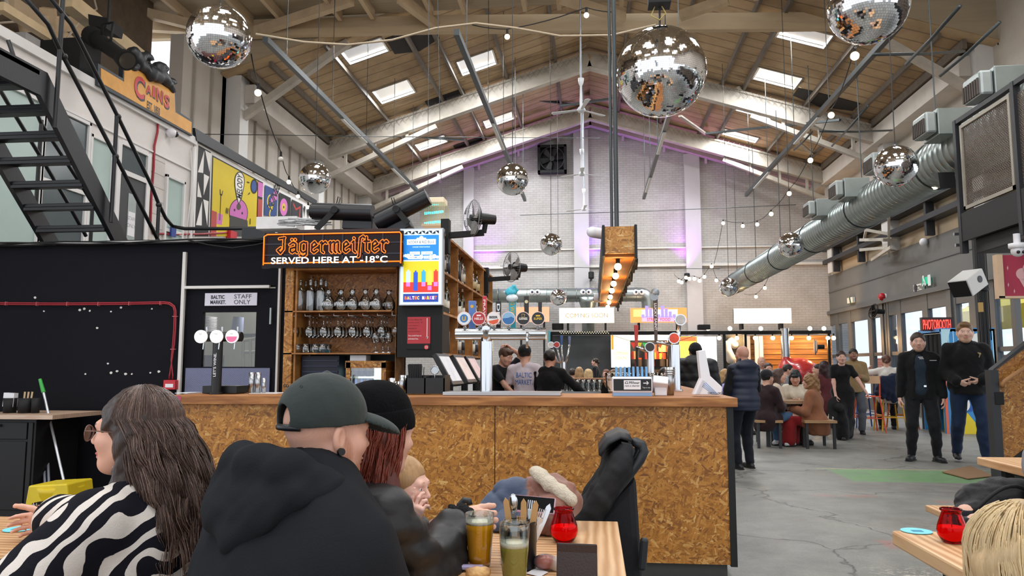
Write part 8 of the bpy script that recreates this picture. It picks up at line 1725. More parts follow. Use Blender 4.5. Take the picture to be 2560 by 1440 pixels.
for px,py,r,lb in((1100,1436,.045,'browned pizza crust at the front edge of the table'),(1195,1442,.035,'smaller pizza crust right of the larger one')):
    q=PZ(px,py,ZTb); S=SDF.box(q-V(.08,.05,.02),q+V(.08,.05,.05),.004,lin('#d8a868')); S.ell(q+V(0,0,.008),(r,.024,.014),None,.02,lin('#dcae70')); 
    for k in range(7): S.ell(q+V(rs.uniform(-r,r)*.8,rs.uniform(-.01,.01),.018),(.010,.008,.006),None,.008,lin('#8a4a1c') if k%2 else lin('#e6c08a'))
    tag(sobj('pizza_crust',S,vcmat('baked_crust',.8,bump=.4,bs=150),wr=.0015,fr=200,vc=True),lb,'crust')
f=MB(); a=PZ(1350,1442,ZTb+.002); f.add([a,a+V(.02,.05,0),a+V(-.02,.09,0),a+V(-.04,.03,0)],[(0,1,2,3)]); tag(obj('receipt',f,mWhP,solid=.0006),'small torn receipt on the table beside the key case','receipt')
# coat heap with fleece hood, phone on it
q=PZ(1330,1300,ZTb); q=V(-.19,2.72,ZTb)
S=SDF.box((-.72,2.45,.70),(.2,3.25,1.14),.008,lin('#7a4a3e'))
br='#80503f';bl='#33425e'
def C3(px,py,Y): return PY(px,py,Y)
S.cone(C3(1300,1300,2.75),C3(1380,1290,2.72),.075,.075,.05,br); S.cone(C3(1350,1262,2.85),C3(1405,1250,2.8),.085,.075,.04,br); S.cone(C3(1330,1235,2.9),C3(1385,1225,2.85),.062,.065,.02,br); S.cone(C3(1255,1320,2.7),C3(1370,1322,2.65),.05,.04,.03,br)
S.cone(C3(1228,1285,2.8),C3(1270,1240,2.85),.055,.06,.03,bl); S.cone(C3(1270,1240,2.85),C3(1308,1236,2.88),.06,.064,.02,bl); S.cone(C3(1200,1300,2.85),C3(1240,1275,2.85),.04,.05,.03,bl)
S.cone(C3(1190,1290,2.9),C3(1230,1290,2.9),.03,.03,.02,br)
S.fn(lambda D,X,Y,Z:D+.010*(1-np.abs(np.sin((X*.8+Z*1.1)*24)))**5+.010*(1-np.abs(np.sin((X*1.1-Z)*20)))**5)
xb_=PY(1312,1250,2.85).x; S.C[:]=np.where((S.ax[0][:,None,None]+.25*(S.ax[2][None,None,:]-.9)<xb_)[...,None],np.array(lin(bl)),np.array(lin(br)))
S.half((0,0,ZTb+.004),(0,0,-1)); ct=thing('coat','quilted rust and navy coat with cream fleece edge heaped on the table end','coat',q); sobj('coat_shell',S,vcmat('quilted_nylon',.6,bump=.15,bs=60,sheen=.2),ct,wr=.003,fr=35,vc=True)
S=SDF.box((-.3,2.5,.8),(.25,3.1,1.16),.006)
pts=[C3(1337,1180,2.8),C3(1352,1190,2.78),C3(1375,1212,2.75),C3(1405,1232,2.72),C3(1428,1250,2.7)]
for a,b in zip(pts[:-1],pts[1:]): S.cone(a,b,.022,.022,.02); S.cone(a+V(0,.05,-.004),b+V(0,.05,-.004),.020,.02,.02)
fl=M('#d9cdb8',.95,bump=1,bs=160,var=.12,vs=60,name='cream_fleece'); sobj('fleece_edge',S,fl,ct,wr=.0012,fr=120)
f=MB(); f.sph(C3(1378,1200,2.86),.022,14,10); obj('toggle',f,M('#2c3038',.5,name='dark_toggle'),ct)
Mp=Matrix.Translation(C3(1333,1262,2.62))@Matrix.Rotation(R(4),4,'Y')@Matrix.Rotation(R(38),4,'X')
t=thing('phone','black screened phone in a pink case resting on the rust coat','phone',Mp.translation); f=MB(); f.box(-.075,.075,-.036,.036,-.005,.004,Mp); obj('phone_case',f,M('#b98a9a',.4,name='pink_case'),t,bevel=.005); f=MB(); f.box(-.070,.070,-.031,.031,.0045,.0055,Mp); obj('phone_screen',f,M('#101418',.08,var=0,name='phone_glass'),t)
# pram
t=thing('pram','black folded-hood pram parked between the table and the bar','pram',(.2,3.1,0)); mPr=M('#0c0d11',.7,var=.1,bump=.15,bs=300,name='pram_fabric'); mPf=M('#22262a',.45,var=.05,name='pram_frame')
Yp=3.1
f=MB(); f.tube([PY(x,y,Yp-.12) for x,y in((1478,1312),(1500,1280),(1530,1240),(1570,1190),(1600,1150),(1610,1128),(1604,1112),(1590,1106))]+[PY(x,y,Yp+.28) for x,y in((1588,1106),(1598,1114),(1590,1140),(1556,1190))],.019,12); obj('handlebar',f,mPf,t)
f=MB(); f.tube([PY(x,y,Yp-.02) for x,y in((1560,1200),(1590,1400),(1600,1560))],.02,10); obj('frame_tube',f,mPf,t)
S=SDF.box(tuple(PY(1430,1330,Yp)-V(.05,.25,.15)),tuple(PY(1640,1080,Yp)+V(.05,.45,.08)),.009)
for y0 in(-.12,.0,.12,.24):
    for a,b,r0,r1 in(((1470,1300),(1505,1230),.035,.045),((1505,1230),(1545,1160),.045,.05),((1545,1160),(1560,1115),.05,.03),((1440,1290),(1480,1245),.02,.02)): S.cone(PY(*a,Yp)+V(0,y0,0),PY(*b,Yp)+V(0,y0,0),r0,r1,.03)
sobj('folded_hood',S,mPr,t,wr=.004,fr=34,seed=5)
for dy in(-.14,.27): f=MB(); f.poly([PY(x,y,Yp)+V(0,dy,0) for x,y in((1549,1095),(1574,1100),(1584,1118),(1572,1150),(1540,1215),(1520,1210),(1553,1150),(1556,1118))],(0,.012,0)); obj('hood_side',f,M('#1b1d21',.6,name='canopy_edge'),t,bevel=.004)
f=MB(); f.smooth=True; H1=[PY(x,y,Yp-.14) for x,y in((1500,1140),(1520,1108),(1552,1093),(1580,1102))]; H2=[p_+V(0,.42,0) for p_ in H1]; f.add(H1+H2,[(i,i+1,i+5,i+4) for i in range(3)]); obj('canopy_band',f,M('#1b1d21',.6,name='canopy_edge'),t,solid=.012)
f=MB(); f.poly([PY(x,y,Yp-.1) for x,y in((1478,1310),(1535,1245),(1590,1190),(1606,1440),(1606,1700),(1480,1700))],(0,.36,0)); obj('seat_back',f,M('#0b0c12',.75,bump=.1,name='pram_cloth'),t,bevel=.03)
f=MB(); f.cbox(PY(1608,1385,Yp-.12),(.03,.03,.12),(0,.1,0)); obj('clip',f,mPf,t,bevel=.01); f=MB(); f.tube([PY(1445,1290,Yp+.1),PY(1458,1270,Yp+.1),PY(1452,1255,Yp+.1)],.02,8); obj('hinge',f,mPf,t)
for y0 in(-.05,.25):
    for x in(.12,.34): f=MB(); c=V(x,Yp+y0,.09); f.tube([c+V(.075*math.cos(a),0,.075*math.sin(a)) for a in np.linspace(0,2*PI,22)[:-1]],.014,8,True); f.cyl(c-V(0,.012,0),c+V(0,.012,0),.03); obj('wheel',f,mBlkM,t)
t=thing('pram_hook','grey curved grip of a second buggy behind the coat sleeve','handle',PY(1160,1260,2.75)); f=MB(); f.tube([PY(x,y,2.75) for x,y in((1148,1285),(1150,1262),(1160,1250),(1172,1252),(1174,1262))],.012,10); f.tube([PY(1148,1285,2.75),PY(1146,1310,2.85),PY(1146,1420,2.9)],.010,8); obj('curved_tube',f,mPf,t)
# right hand tables, benches, bag
def table(nm,x0,x1,y0,y1,z,th,lb,lx,cat):
    t=thing(nm,lb,cat,((x0+x1)/2,(y0+y1)/2,0)); f=MB(); f.box(x0,x1,y0,y1,z-th,z); obj('tabletop' if z>.6 else 'seat',f,mTbl,t,bevel=.008)
    for x in lx:
        for y in(y0+.12,y1-.12): f=MB(); f.box(x-.025,x+.025,y-.025,y+.025,0,z-th); obj('leg',f,mBlkM,t)
        f=MB(); f.box(x-.02,x+.02,y0+.12,y1-.12,z-th-.03,z-th-.001); obj('side_bar',f,mBlkM,t)
table('pub_table',1.03,1.9,1.35,2.85,.75,.05,'right foreground pine table carrying the second red candle jar',(1.19,1.8),'table')
table('bench',2.07,2.38,3.5,5.15,.45,.04,'narrow pine bench with the black backpack on it',(2.14,2.31),'bench')
table('pub_table',2.4,3.2,3.5,5.16,.75,.05,'pine table at the right edge behind the bench',(2.52,3.1),'table')
c=PZ(2500,1322,.45); c=V(c.x+.03,c.y+.05,.45); t=thing('backpack','slumped black backpack lying on the pine bench at right','backpack',c); S=SDF.box(c-V(.35,.3,.02),c+V(.35,.35,.4),.01)
S.ell(c+V(0,.05,.11),(.20,.16,.12),None,.04); S.ell(c+V(.06,.0,.17),(.13,.13,.10),None,.04); S.ell(c+V(-.12,-.02,.08),(.1,.11,.07),None,.03); S.half((0,0,.455),(0,0,-1)); sobj('bag_body',S,cloth('#131316',.3,.6,name='black_nylon'),t,wr=.008,fr=26,seed=3)
f=MB(); f.tube([c+V(-.2+.4*k,-.14+.06*k-.04*math.sin(k*3),.10+.14*math.sin(k*PI)) for k in np.linspace(0,1,14)],.010,8); obj('strap',f,mBlkM,t); f=MB(); f.tube([c+V(-.17+.3*k,-.12,.06+.1*k) for k in np.linspace(0,1,8)],.004,6); obj('zip',f,M('#3a3a3e',.4,name='zip'),t)
# pink drink beside the zebra top
p=PZ(118,1352,ZTb+.001); p=V(PY(112,1300,2.42).x,2.42,ZTb+.001); t=lathe_thing('tumbler','tumbler of frothy pink drink on the left table','glass',p,[('glass_wall',[(.001,0),(.034,0),(.040,.115),(.038,.115),(.032,.006),(.001,.006)],gThin),('pink_drink',[(.001,.007),(.0315,.007),(.0375,.10),(.001,.10)],M('#d98aa8',.5,name='pink_drink'))])
# ================= the people =================
def stand(px,pyf,pyh,label,face,sp,group=None):
    loc=PZ(px,pyf,0); Y=loc.y; top=PY(px,pyh,Y).z; sp=dict(sp); hh=top*(1.0 if not(sp.get('cap') or sp.get('beanie')) else .985); sp['h']=hh/1.0*1.75/1.765
    return person(label,loc,face,sp,group)
def seated(px,py,Y,label,face,sp,group=None):
    sp=dict(sp); sp['sit']=1; sp['at']=PY(px,py,Y); return person(label,(0,0,0),face,sp,group)
BRN={'style':'long','col':'#3a2820'}
# --- man in the cap, foreground ---
r,w,H,RW,TW=seated(818,1080,1.80,'person in dark green cap and black hoodie sitting with back to us in the foreground',R(-36),{'h':1.84,'hs':.94,'fat':1.16,'drop':.035,'step':.013,'hstep':.0035,'lean':.22,'head':(R(-8),.08,0),'skin':'#d2a08a','buzz':'#a87c66','beard':'#a4694a','hair':None,'eyes':1,'iris':'#4a5a60',
 'Hl':(-.70,2.12,.66),'Hr':(-.38,1.92,.64),'polel':(-1,-.15,-.25),'poler':(1,-.5,-.3),'tops':[{'name':'hoodie','mat':M('#1c1e22',.9,var=.08,vs=6,bump=.25,bs=260,name='black_sweatshirt',spec=.15),'inf':.028,'ainf':.0,'k':.10,'bulk':(.285,.16,.30),'bz':.17,'hem':.12,'ring':1,'collar':.8,'wr':.009,'fr':13,'step':.0095,'ar':1.05}],'legs':{'col':'#1b1d24','name':'trousers'}})
hs=1.84/1.75*.94
N,T_,s_=RING[-1]; o_=lambda x,y,z:N+T_@V(x,y,z)*s_
S=SDF.box(tuple(N-V(.36,.36,.26)),tuple(N+V(.36,.36,.2)),.0065)
P=[(.09,.09,-.055,.026),(.125,.03,-.01,.036),(.13,-.05,.03,.044),(.08,-.11,.05,.048),(0,-.135,.052,.05),(-.08,-.12,.052,.05),(-.15,-.06,.035,.046),(-.135,.03,-.01,.036),(-.09,.09,-.055,.026)]
for p_,q_ in zip(P[:-1],P[1:]): S.cone(o_(*p_[:3]),o_(*q_[:3]),p_[3]*s_,q_[3]*s_,.015)
S.ell(o_(0,-.150,-.035),[.135*s_,.045*s_,.075*s_],T_,.02); S.cone(o_(-.12,-.13,.01),o_(.03,-.165,-.09),.034*s_,.028*s_,.02); S.cone(o_(.13,-.11,.01),o_(.03,-.165,-.09),.034*s_,.028*s_,.02)
S.ell(o_(0,-.03,.07),[.085*s_,.085*s_,.06*s_],T_,.01,None,'cut'); S.cone(o_(-.09,-.20,.01),o_(.05,-.215,-.03),.016*s_,.012*s_,.02,None,'cut')
sobj('hood',S,kid(r,'hoodie').data.materials[0],r,wr=.005,fr=24,seed=8)
S=SDF.box(tuple(H((0,0,0))-V(.2,.2,.1)),tuple(H((0,0,0))+V(.2,.2,.19)),.0042); cc=cloth('#2e3634',.2,name='dark_green_twill')
S.ell(H((0,-.016,.040)),[.092*hs,.112*hs,.104*hs],RW,.01); S.fn(lambda D,X,Y,Z:D)
S.half(H((0,0,.018)),-(RW@V(0,-.10,1))); S.ell(H((0,-.016,.036)),[.084*hs,.104*hs,.096*hs],RW,.004,None,'cut'); S.ell(H((0,-.125,.030)),[.036*hs,.03*hs,.030*hs],RW,.006,None,'cut')
S.ell(H((0,-.016,.143)),[.010*hs,.010*hs,.006*hs],RW,.002)
cap=sobj('cap',S,cc,r,wr=.0012,fr=40)
S=SDF.box(tuple(H((0,.13,0))-V(.16,.16,.1)),tuple(H((0,.13,0))+V(.16,.16,.1)),.004); S.ell(H((0,.112,.016)),[.078*hs,.085*hs,.034*hs],RW@Euler((-.25,0,0)).to_matrix(),.01); S.ell(H((0,.108,.004)),[.082*hs,.092*hs,.034*hs],RW@Euler((-.25,0,0)).to_matrix(),.004,None,'cut'); S.ell(H((0,-.016,.03)),[.088*hs,.106*hs,.1*hs],RW,.004,None,'cut'); sobj('cap_peak',S,cc,r)
f=MB(); f.tube([H((.068*math.sin(a),-.014-.106*math.cos(a),.012-.004*math.cos(a))) for a in np.linspace(-.75,.75,12)],.0085,6); obj('cap_strap',f,M('#14171a',.4,name='snap_strap'),r)
f=MB()
for a in(-.5,.0,.55): 
    for z in(.105,): q=H((.086*math.sin(a)*1.0,-.016-.098*math.cos(a),z)); f.tube([q+V(.003*math.cos(b),0,.003*math.sin(b)) for b in np.linspace(0,2*PI,9)[:-1]],.0011,4,True)
obj('cap_eyelet',f,M('#1a201e',.5,name='eyelet'),r)
f=MB(); q=H((.087,-.004,-.040)); f.cyl(q+RW@V(-.004,0,0),q+RW@V(.006,0,0),.0085,n=20); obj('ear_plug',f,mBlkP,r)
# --- woman in beanie ---
r,w,H,RW,TW=seated(948,1080,2.12,'person with long auburn hair in black beanie and puffer coat beside the capped man',R(-50),{'h':1.70,'fem':1,'step':.014,'hstep':.0045,'lean':.18,'hs':1,'head':(R(4),.14,0),'skin':'#dcae98','hair':{'style':'long','col':'#5c2a20','len':.24,'vol':1.0,'fwd':.03,'step':.007},
 'Hr':PY(1142,1300,2.34),'Hl':(-.52,2.42,.80),'poler':(.5,-.6,-.5),'handr':{'D':(1,.25,-.1),'curl':.75,'thumb':.3},'fstep':.0035,'tops':[{'name':'puffer_coat','mat':M('#141416',.5,var=.06,vs=5,bump=.15,bs=50,name='black_nylon_shell'),'inf':.026,'ainf':.012,'puff':.075,'hem':.12,'collar':.9,'wr':.004,'fr':24,'step':.010,'sleeve':.9}],'legs':{'col':'#15161a'}})
hs=1.70/1.75; S=SDF.box(tuple(H((0,0,0))-V(.17,.17,.1)),tuple(H((0,0,0))+V(.17,.17,.2)),.0042); S.ell(H((0,-.022,.045)),[.096*hs,.118*hs,.104*hs],RW,.01); S.half(H((0,0,.030)),-(RW@V(0,-.22,1))); bk=M('#08080b',.95,var=.05,bump=.5,bs=220,name='black_knit',stretch=(1,1,.3),spec=.15)
sobj('beanie',S,bk,r,wr=.002,fr=30)
S=SDF.box(tuple(H((0,0,0))-V(.17,.17,.1)),tuple(H((0,0,0))+V(.17,.17,.14)),.0042); S.ell(H((0,-.022,.030)),[.103*hs,.125*hs,.10*hs],RW,.01); S.half(H((0,0,.066)),RW@V(0,-.22,1)); S.half(H((0,0,.004)),-(RW@V(0,-.22,1))); sobj('beanie_cuff',S,bk,r)
strands(r,H,hs,800,.26,'#7a3626',.05,4,(-2.2,2.2),1.4,.0021,.03,.012,lo=1.32)
f=SDF.box(tuple(w['wr']-V(.09,.09,.09)),tuple(w['wr']+V(.09,.09,.09)),.005); d=(w['wr']-w['er']).normalized(); f.cone(w['wr']-d*.035,w['wr']-d*.005,.045,.050,.01); sobj('fur_cuff',f,M('#07070a',.95,var=.3,vs=120,bump=1,bs=180,name='black_fur'),r,wr=.006,fr=110)
# --- toddler ---
r,w,H,RW,TW=seated(1012,1214,2.42,'toddler in white top with wispy fair hair raising both hands on the lap',R(-92),{'h':1.06,'hs':1.30,'step':.009,'hstep':.0035,'fat':1.15,'skin':'#e6b8a6','cheek':'#dc9c8c','lip':'#c27a70','brow':'#b58a68','head':(R(-10),.1,0),'hair':{'style':'short','col':'#b08a60','step':.005,'wr':.001},
 'Hr':PY(1030,1322,2.34),'Hl':PY(1012,1330,2.46),'handr':{'d':(.1,.25,1),'n':(1,-.3,.2),'curls':[.1,.5,.8,.9],'spread':.25},'handl':{'d':(-.1,.2,1),'n':(-1,0,0),'curl':.3,'spread':.3},'hands':1.15,'fstep':.0025,'poler':(.3,-.1,-1),'polel':(-.3,-.1,-1),
 'tops':[{'name':'white_top','mat':M('#e4e2e6',.8,var=.04,bump=.2,bs=60,name='white_jersey'),'inf':.014,'wr':.003,'fr':40,'collar':.6,'step':.008}],'legs':{'col':'#c9c2c0'},'shoe':'#c9c9cc'})
# --- woman in zebra jacket ---
t=NT('zebra_fleece'); v=t.coord('Object',(1,1,1),(.25,.95,.2)); wv=t.n('ShaderNodeTexWave',bands_direction='Z'); wv.inputs['Scale'].default_value=6.2; wv.inputs['Distortion'].default_value=8; wv.inputs['Detail'].default_value=.8; wv.inputs['Detail Scale'].default_value=1.35; wv.inputs['Detail Roughness'].default_value=.4; t.l(v,wv.inputs[0])
jg=t.noise(v,130,2,.6); th=t.math('ADD',wv.outputs[0],t.math('MULTIPLY',jg,.10)); t.base(t.ramp(th,[(.60,'#16161e'),(.63,'#d8d0c8')])); t.b.inputs['Roughness'].default_value=.9; t.b.inputs['Specular IOR Level'].default_value=.15; t.bump(t.noise(v,260,3,.7),.4,.004)
r,w,H,RW,TW=seated(334,1080,2.12,'person with long brown hair and glasses in black and white zebra print jacket',R(76),{'h':1.68,'fem':1,'fat':1.12,'drop':.03,'step':.014,'hstep':.004,'lean':.16,'head':(R(22),-.02,0),'skin':'#dda890','cheek':'#d48e7c','lip':'#c26a64','hair':{'style':'long','col':'#2f211c','len':.30,'vol':1.08,'step':.006,'wr':.004},'hs':1.06,
 'Hl':(-1.72,1.86,.82),'Hr':(-1.85,2.4,.80),'polel':(-.2,-.3,-1),'tops':[{'name':'zebra_jacket','mat':t.m,'inf':.034,'ainf':.012,'hem':.14,'collar':1.0,'wr':.008,'fr':14,'step':.010,'ar':1.12}],'legs':{'col':'#17171c'}})
hs=1.68/1.75*1.06; strands(r,H,hs,3000,.36,'#503d35',.07,1,(-1.95,1.95),1.45,.0013,.12,.016); strands(r,H,hs,900,.42,'#7a6258',.085,2,(-1.85,1.85),1.2,.0011,.13,.02,name='light_strands')
mG=M('#6a4638',.3,var=.5,vs=80,name='tortoiseshell'); f=MB()
for s in(-1,1):
    c=(s*.033,.112,-.002); f.tube([H((c[0]+.025*math.cos(a),c[1]-.004*abs(math.cos(a)),c[2]+.022*math.sin(a))) for a in np.linspace(0,2*PI,22)[:-1]],.0018,6,True); f.tube([H((s*.058,.108,.006)),H((s*.080,.06,.008)),H((s*.086,.0,.004))],.0018,6)
f.tube([H((-.009,.112,.004)),H((0,.115,.007)),H((.009,.112,.004))],.0016,6); g_=obj('glasses',f,mG,r); f=MB()
for s in(-1,1): f.add([H((s*.033+.024*math.cos(a),.111,-.002+.021*math.sin(a))) for a in np.linspace(0,2*PI,18)[:-1]],[tuple(range(17))])
obj('glasses_lens',f,glass('#e8eef4',.02,thin=True,name='lens',op=.08),g_)
def bench(x0,x1,y0,y1,z,lb): 
    t=thing('bench',lb,'bench',((x0+x1)/2,(y0+y1)/2,0)); f=MB(); f.box(x0,x1,y0,y1,z-.04,z); obj('seat',f,mTbl,t,bevel=.004)
    for x in(x0+.04,x1-.04):
        for y in(y0+.05,y1-.05): f=MB(); f.box(x-.02,x+.02,y-.02,y+.02,0,z-.04); obj('leg',f,mBlkM,t)
bench(-1.12,-.80,.95,2.9,.34,'pine bench under the foreground couple'); bench(-1.55,-1.2,1.5,2.9,.34,'pine bench under the woman in the zebra jacket')
# --- man with open jacket ---
r,w,H,RW,TW=stand(2311,1153,827,'person in open black jacket',PI-.3,{'fat':1.1,'step':.014,'hstep':.0075,'hs':1.1,'beard':'#b08a78','skin':'#dbae9b','hair':{'style':'short','col':'#3a2c24','vol':1.02},'fl':(-.16,.02,.085),'fr':(.15,-.02,.085),'fdl':(-.4,.9,0),'fdr':(.35,.9,0),
 'hl':(-.27,.08,.80),'hr':(.27,.06,.80),'tops':[{'name':'t_shirt','col':'#26323f','inf':.012,'sleeve':'short','wr':.004},{'name':'jacket','col':'#101114','inf':.024,'ainf':.0,'hem':.09,'open':1.1,'collar':.6,'wr':.006,'fr':20}],'legs':{'col':'#191a1e','inf':.012,'wr':.006}})
r['label']='person in open black jacket, dark printed tee and jeans standing facing us'
from mathutils.bvhtree import BVHTree
for nm_,o0,pts in(('t_shirt',V(0,-.3,.10),[(-.05,.02,.05,.03),(-.04,.0,.055,.008)]),('jacket',V(.13,-.3,.08),[(-.05,-.003,.05,.004)])):
    ob=kid(r,nm_); bv=BVHTree.FromPolygons([v.co[:] for v in ob.data.vertices],[p.vertices[:] for p in ob.data.polygons]); f=MB()
    for x0,z0,x1,z1 in pts:
        n_=8; P=[]
        for zz in(z0,z1):
            for k in range(n_+1):
                q=w['chest']+o0+V(x0+(x1-x0)*k/n_,0,zz); h=bv.ray_cast(q,V(0,1,0)); P.append((h[0] if h[0] else q)-V(0,.005,0))
        f.add(P,[(k,k+1,n_+2+k,n_+1+k) for k in range(n_)])
    obj('print_mark',f,mWhP,ob)
f=MB(); f.cbox(w['hip']+V(0,-.155,.075),(.035,.01,.025)); obj('belt_buckle',f,mChrome,r)
# --- man in black hoodie ---
r,w,H,RW,TW=stand(2432,1160,800,'tall person in black hoodie and blue jeans with hands held at the hoodie pocket',PI-.30,{'fat':1.12,'step':.014,'hstep':.0075,'hs':1.1,'beard':'#c09a7e','skin':'#e0b6a2','hair':{'style':'short','col':'#7a5a3c','quiff':1},'head':(-.05,0,0),'fl':(-.12,.16,.085),'fr':(.14,-.22,.11),'fdl':(-.2,1,0),'tipr':.03,
 'hl':(-.13,.17,1.02),'hr':(.13,.17,1.0),'handl':{'d':(.8,.1,-.3),'curl':.5},'handr':{'d':(-.8,.1,-.3),'curl':.5},'tops':[{'name':'hoodie','col':'#101013','inf':.032,'ainf':.012,'hem':.07,'hood':1,'collar':.7,'wr':.008,'fr':16}],'legs':{'col':'#1f2f4a','name':'jeans','inf':.012,'wr':.006},'sole':'#b8b8b8'})
f=MB(); q=w['chest']+V(.085,-.17,.05); S=SDF.box(q-V(.05,.05,.06),q+V(.05,.05,.06),.006); S.cone(q+V(-.01,0,.03),q+V(.015,0,.02),.009,.009); S.cone(q+V(.015,0,.02),q+V(.0,0,-.03),.008,.006); sobj('chest_emblem',S,M('#a89468',.6,name='gold_thread'),r)
# --- bald man from behind ---
stand(1866,1172,859,'bald person in navy padded gilet and jeans standing with back to us',R(22),{'fat':1.1,'step':.014,'hstep':.007,'skin':'#c8957f','hair':None,'buzz':'#b98a76','fl':(-.13,-.02,.085),'fr':(.10,.06,.085),'hl':(-.27,.12,.82),'hr':(.18,.26,1.0),
 'tops':[{'name':'black_jumper','col':'#0e0e12','inf':.016,'wr':.005},{'name':'gilet','mat':M('#131c33',.6,var=.06,bump=.1,name='navy_nylon'),'inf':.036,'sleeve':'none','hem':.10,'hood':1.15,'collar':1,'puff':.085,'wr':.003}],'legs':{'col':'#10141f','wide':1.05}})
# --- puffer jacket man ---
stand(1745,1150,850,'person in glossy black puffer coat with big hood standing beyond the bar',R(-10),{'fat':1.2,'step':.015,'hstep':.009,'hair':{'style':'short','col':'#15110f'},'beanie':'#15151a','hl':(-.26,.1,.86),'hr':(.27,.1,.86),
 'tops':[{'name':'puffer_coat','mat':M('#101116',.55,var=0,name='glossy_nylon'),'inf':.05,'ainf':.03,'hem':.15,'hood':1.45,'collar':1.3,'puff':.11,'wr':.004}]})
# --- walking woman and bearded man ---
r,w,H,RW,TW=stand(2112,1098,874,'person in long black dress walking towards us carrying a black hat',PI-.1,{'fem':1,'step':.016,'hstep':.009,'skin':'#d9ab98','hair':{'style':'bun','col':'#3a2a22','low':1},'fl':(-.07,-.2,.10),'fr':(.08,.16,.085),'hl':(-.40,.22,.90),'hr':(.16,.14,.80),
 'top':{'name':'black_dress_top','col':'#0e0e11','inf':.01,'sleeve':.28,'hem':.1,'wr':.003},'legs':{'col':'#0f0f12','name':'black_skirt','wide':1.5,'flare':1.9,'skirt':1.05,'wr':.006},'shoe':'#111113'})
q=w['wr']+V(-.0,-.08,-.22); t=thing('hat','wide black brimmed hat carried by the walking woman','hat',q); Mh=(Matrix.Rotation(R(80),3,'X')@Matrix.Rotation(R(15),3,'Y')); f=MB(); f.lathe([(.001,.10),(.07,.095),(.085,.02),(.09,0),(.19,-.01),(.20,0),(.19,.004)],q,28,Mh); obj('hat_body',f,M('#0b0b0d',.8,name='black_felt'),t)
stand(2142,1084,868,'bearded person in tan overshirt and grey trousers walking behind the woman in black',PI-.15,{'step':.017,'hstep':.01,'beard':'#1c1512','skin':'#8a5e48','hair':{'style':'short','col':'#17120f'},'fl':(-.08,.15,.085),'fr':(.12,-.2,.12),'hl':(-.1,.2,1.15),'hr':(.25,.0,.9),'top':{'name':'overshirt','col':'#8a7350','inf':.024,'hem':.08,'collar':.8},'legs':{'col':'#4c4f56','wide':1.15}})
# --- bar staff ---
r,w,H,RW,TW=stand(1312,1176,853,'bartender in white printed tee and dark cap seen from behind',R(-6),{'step':.014,'hstep':.007,'skin':'#d3a48e','cap':'#17171a','capdir':1,'hair':{'style':'short','col':'#2a201a'},'hl':(-.2,.25,1.0),'hr':(.28,.1,.98),'top':{'name':'t_shirt','col':'#cfc3cc','inf':.02,'sleeve':'short','wr':.005}})
o=kid(r,'t_shirt'); f=MB(); c=w['chest']; 
for tx,dz,wd in(('BALTIC',.035,.20),('MARKET.',-.055,.22)): decal(f,tx,o,c+V(0,-.2,dz),(1,0,0),UZ,(0,1,0),.062,wd,off=.005,off_=0) if False else decal(f,tx,o,c+V(0,-.2,dz),(1,0,0),UZ,(0,1,0),.062,wd)
obj('shirt_print',f,M('#2a6ab8',.6,var=0,name='blue_print'),o)
stand(1372,1180,868,'bartender in black long sleeved top leaning on the far counter, seen from behind',R(-14),{'fat':1.12,'lean':.12,'step':.014,'hstep':.008,'skin':'#c8947c','hair':{'style':'short','col':'#1a1411'},'hl':(-.2,.3,1.05),'hr':(.52,.30,1.0),'poler':(.6,-.5,.1),'tops':[{'name':'black_top','col':'#0d0d10','inf':.018,'wr':.005}]})
stand(1250,1170,862,'young bartender in black tee with one hand on head behind the beer font',R(-125),{'step':.015,'hstep':.008,'skin':'#d4a48e','lean':.1,'head':(0,.35,0),'hair':{'style':'short','col':'#4a3424','quiff':1},'hl':(-.1,.1,1.72),'polel':(-1,.3,.3),'hr':(.1,.42,1.02),'tops':[{'name':'t_shirt','col':'#14161c','inf':.016,'sleeve':'short'}]})
stand(1490,1030,893,'waiter with dark tied hair in black top walking past the far stalls',R(75),{'fem':1,'step':.02,'hstep':.013,'eyes':0,'hair':{'style':'bun','col':'#2a1c16','low':1},'top':{'name':'black_top','col':'#121215','inf':.015}})
# --- table group, middle distance ---
def mk(px,py,Y,lb,face,col,hair,skin='#d0a08a',**k):
    sp={'step':.02,'hstep':.011,'lean':k.pop('lean',.15),'skin':skin,'hair':hair,'top':{'name':k.pop('tn','jumper'),'col':col,'inf':k.pop('inf',.022),'hem':.1,'wr':.006},'hl':(-.12,.36,.74),'hr':(.12,.36,.74)}; sp.update(k); return seated(px,py,Y,lb,face,sp)
mk(1918,944,13.0,'person in dark cap and maroon sleeves, back to us, at the busy table',R(-50),'#2a1a1e',{'style':'short','col':'#1a1512'},cap='#1c1c22',legs={'col':'#4c6a8c','name':'jeans'},shoe='#d8d8dc')
mk(1948,940,13.6,'person with brown hair and cream coat in profile at the busy table',R(-100),'#c8b8a4',{'style':'long','col':'#4a342a','len':.26},fem=1,legs={'col':'#3a3530','wide':1.3})
mk(1988,943,13.7,'person with black bob and cream cardigan looking down at the busy table',R(165),'#d8cfbc',{'style':'long','col':'#0c0b0d','len':.18,'fringe':1},fem=1,head=(0,.4,0),legs={'col':'#2a2a30'})
r,w,H,RW,TW=mk(2024,954,13.1,'person with long wavy fair hair in brown coat and red trousers at the busy table',R(62),'#8a5a40',{'style':'long','col':'#8a6440','len':.36,'vol':1.15,'wr':.01},fem=1,tn='coat',inf=.034,legs={'col':'#8c1f22','name':'red_trousers','wide':1.45,'flare':1.6})
t=thing('dining_table','narrow wooden table with glasses shared by the seated group','table',PZ(1975,1108,0)); a=PZ(1933,1008,.75);b=PZ(2022,1002,.75); f=MB(); f.box(a.x,b.x,13.0,13.9,.70,.75); obj('tabletop',f,M('#9a7a5a',.5,var=.15,name='table_wood'),t)
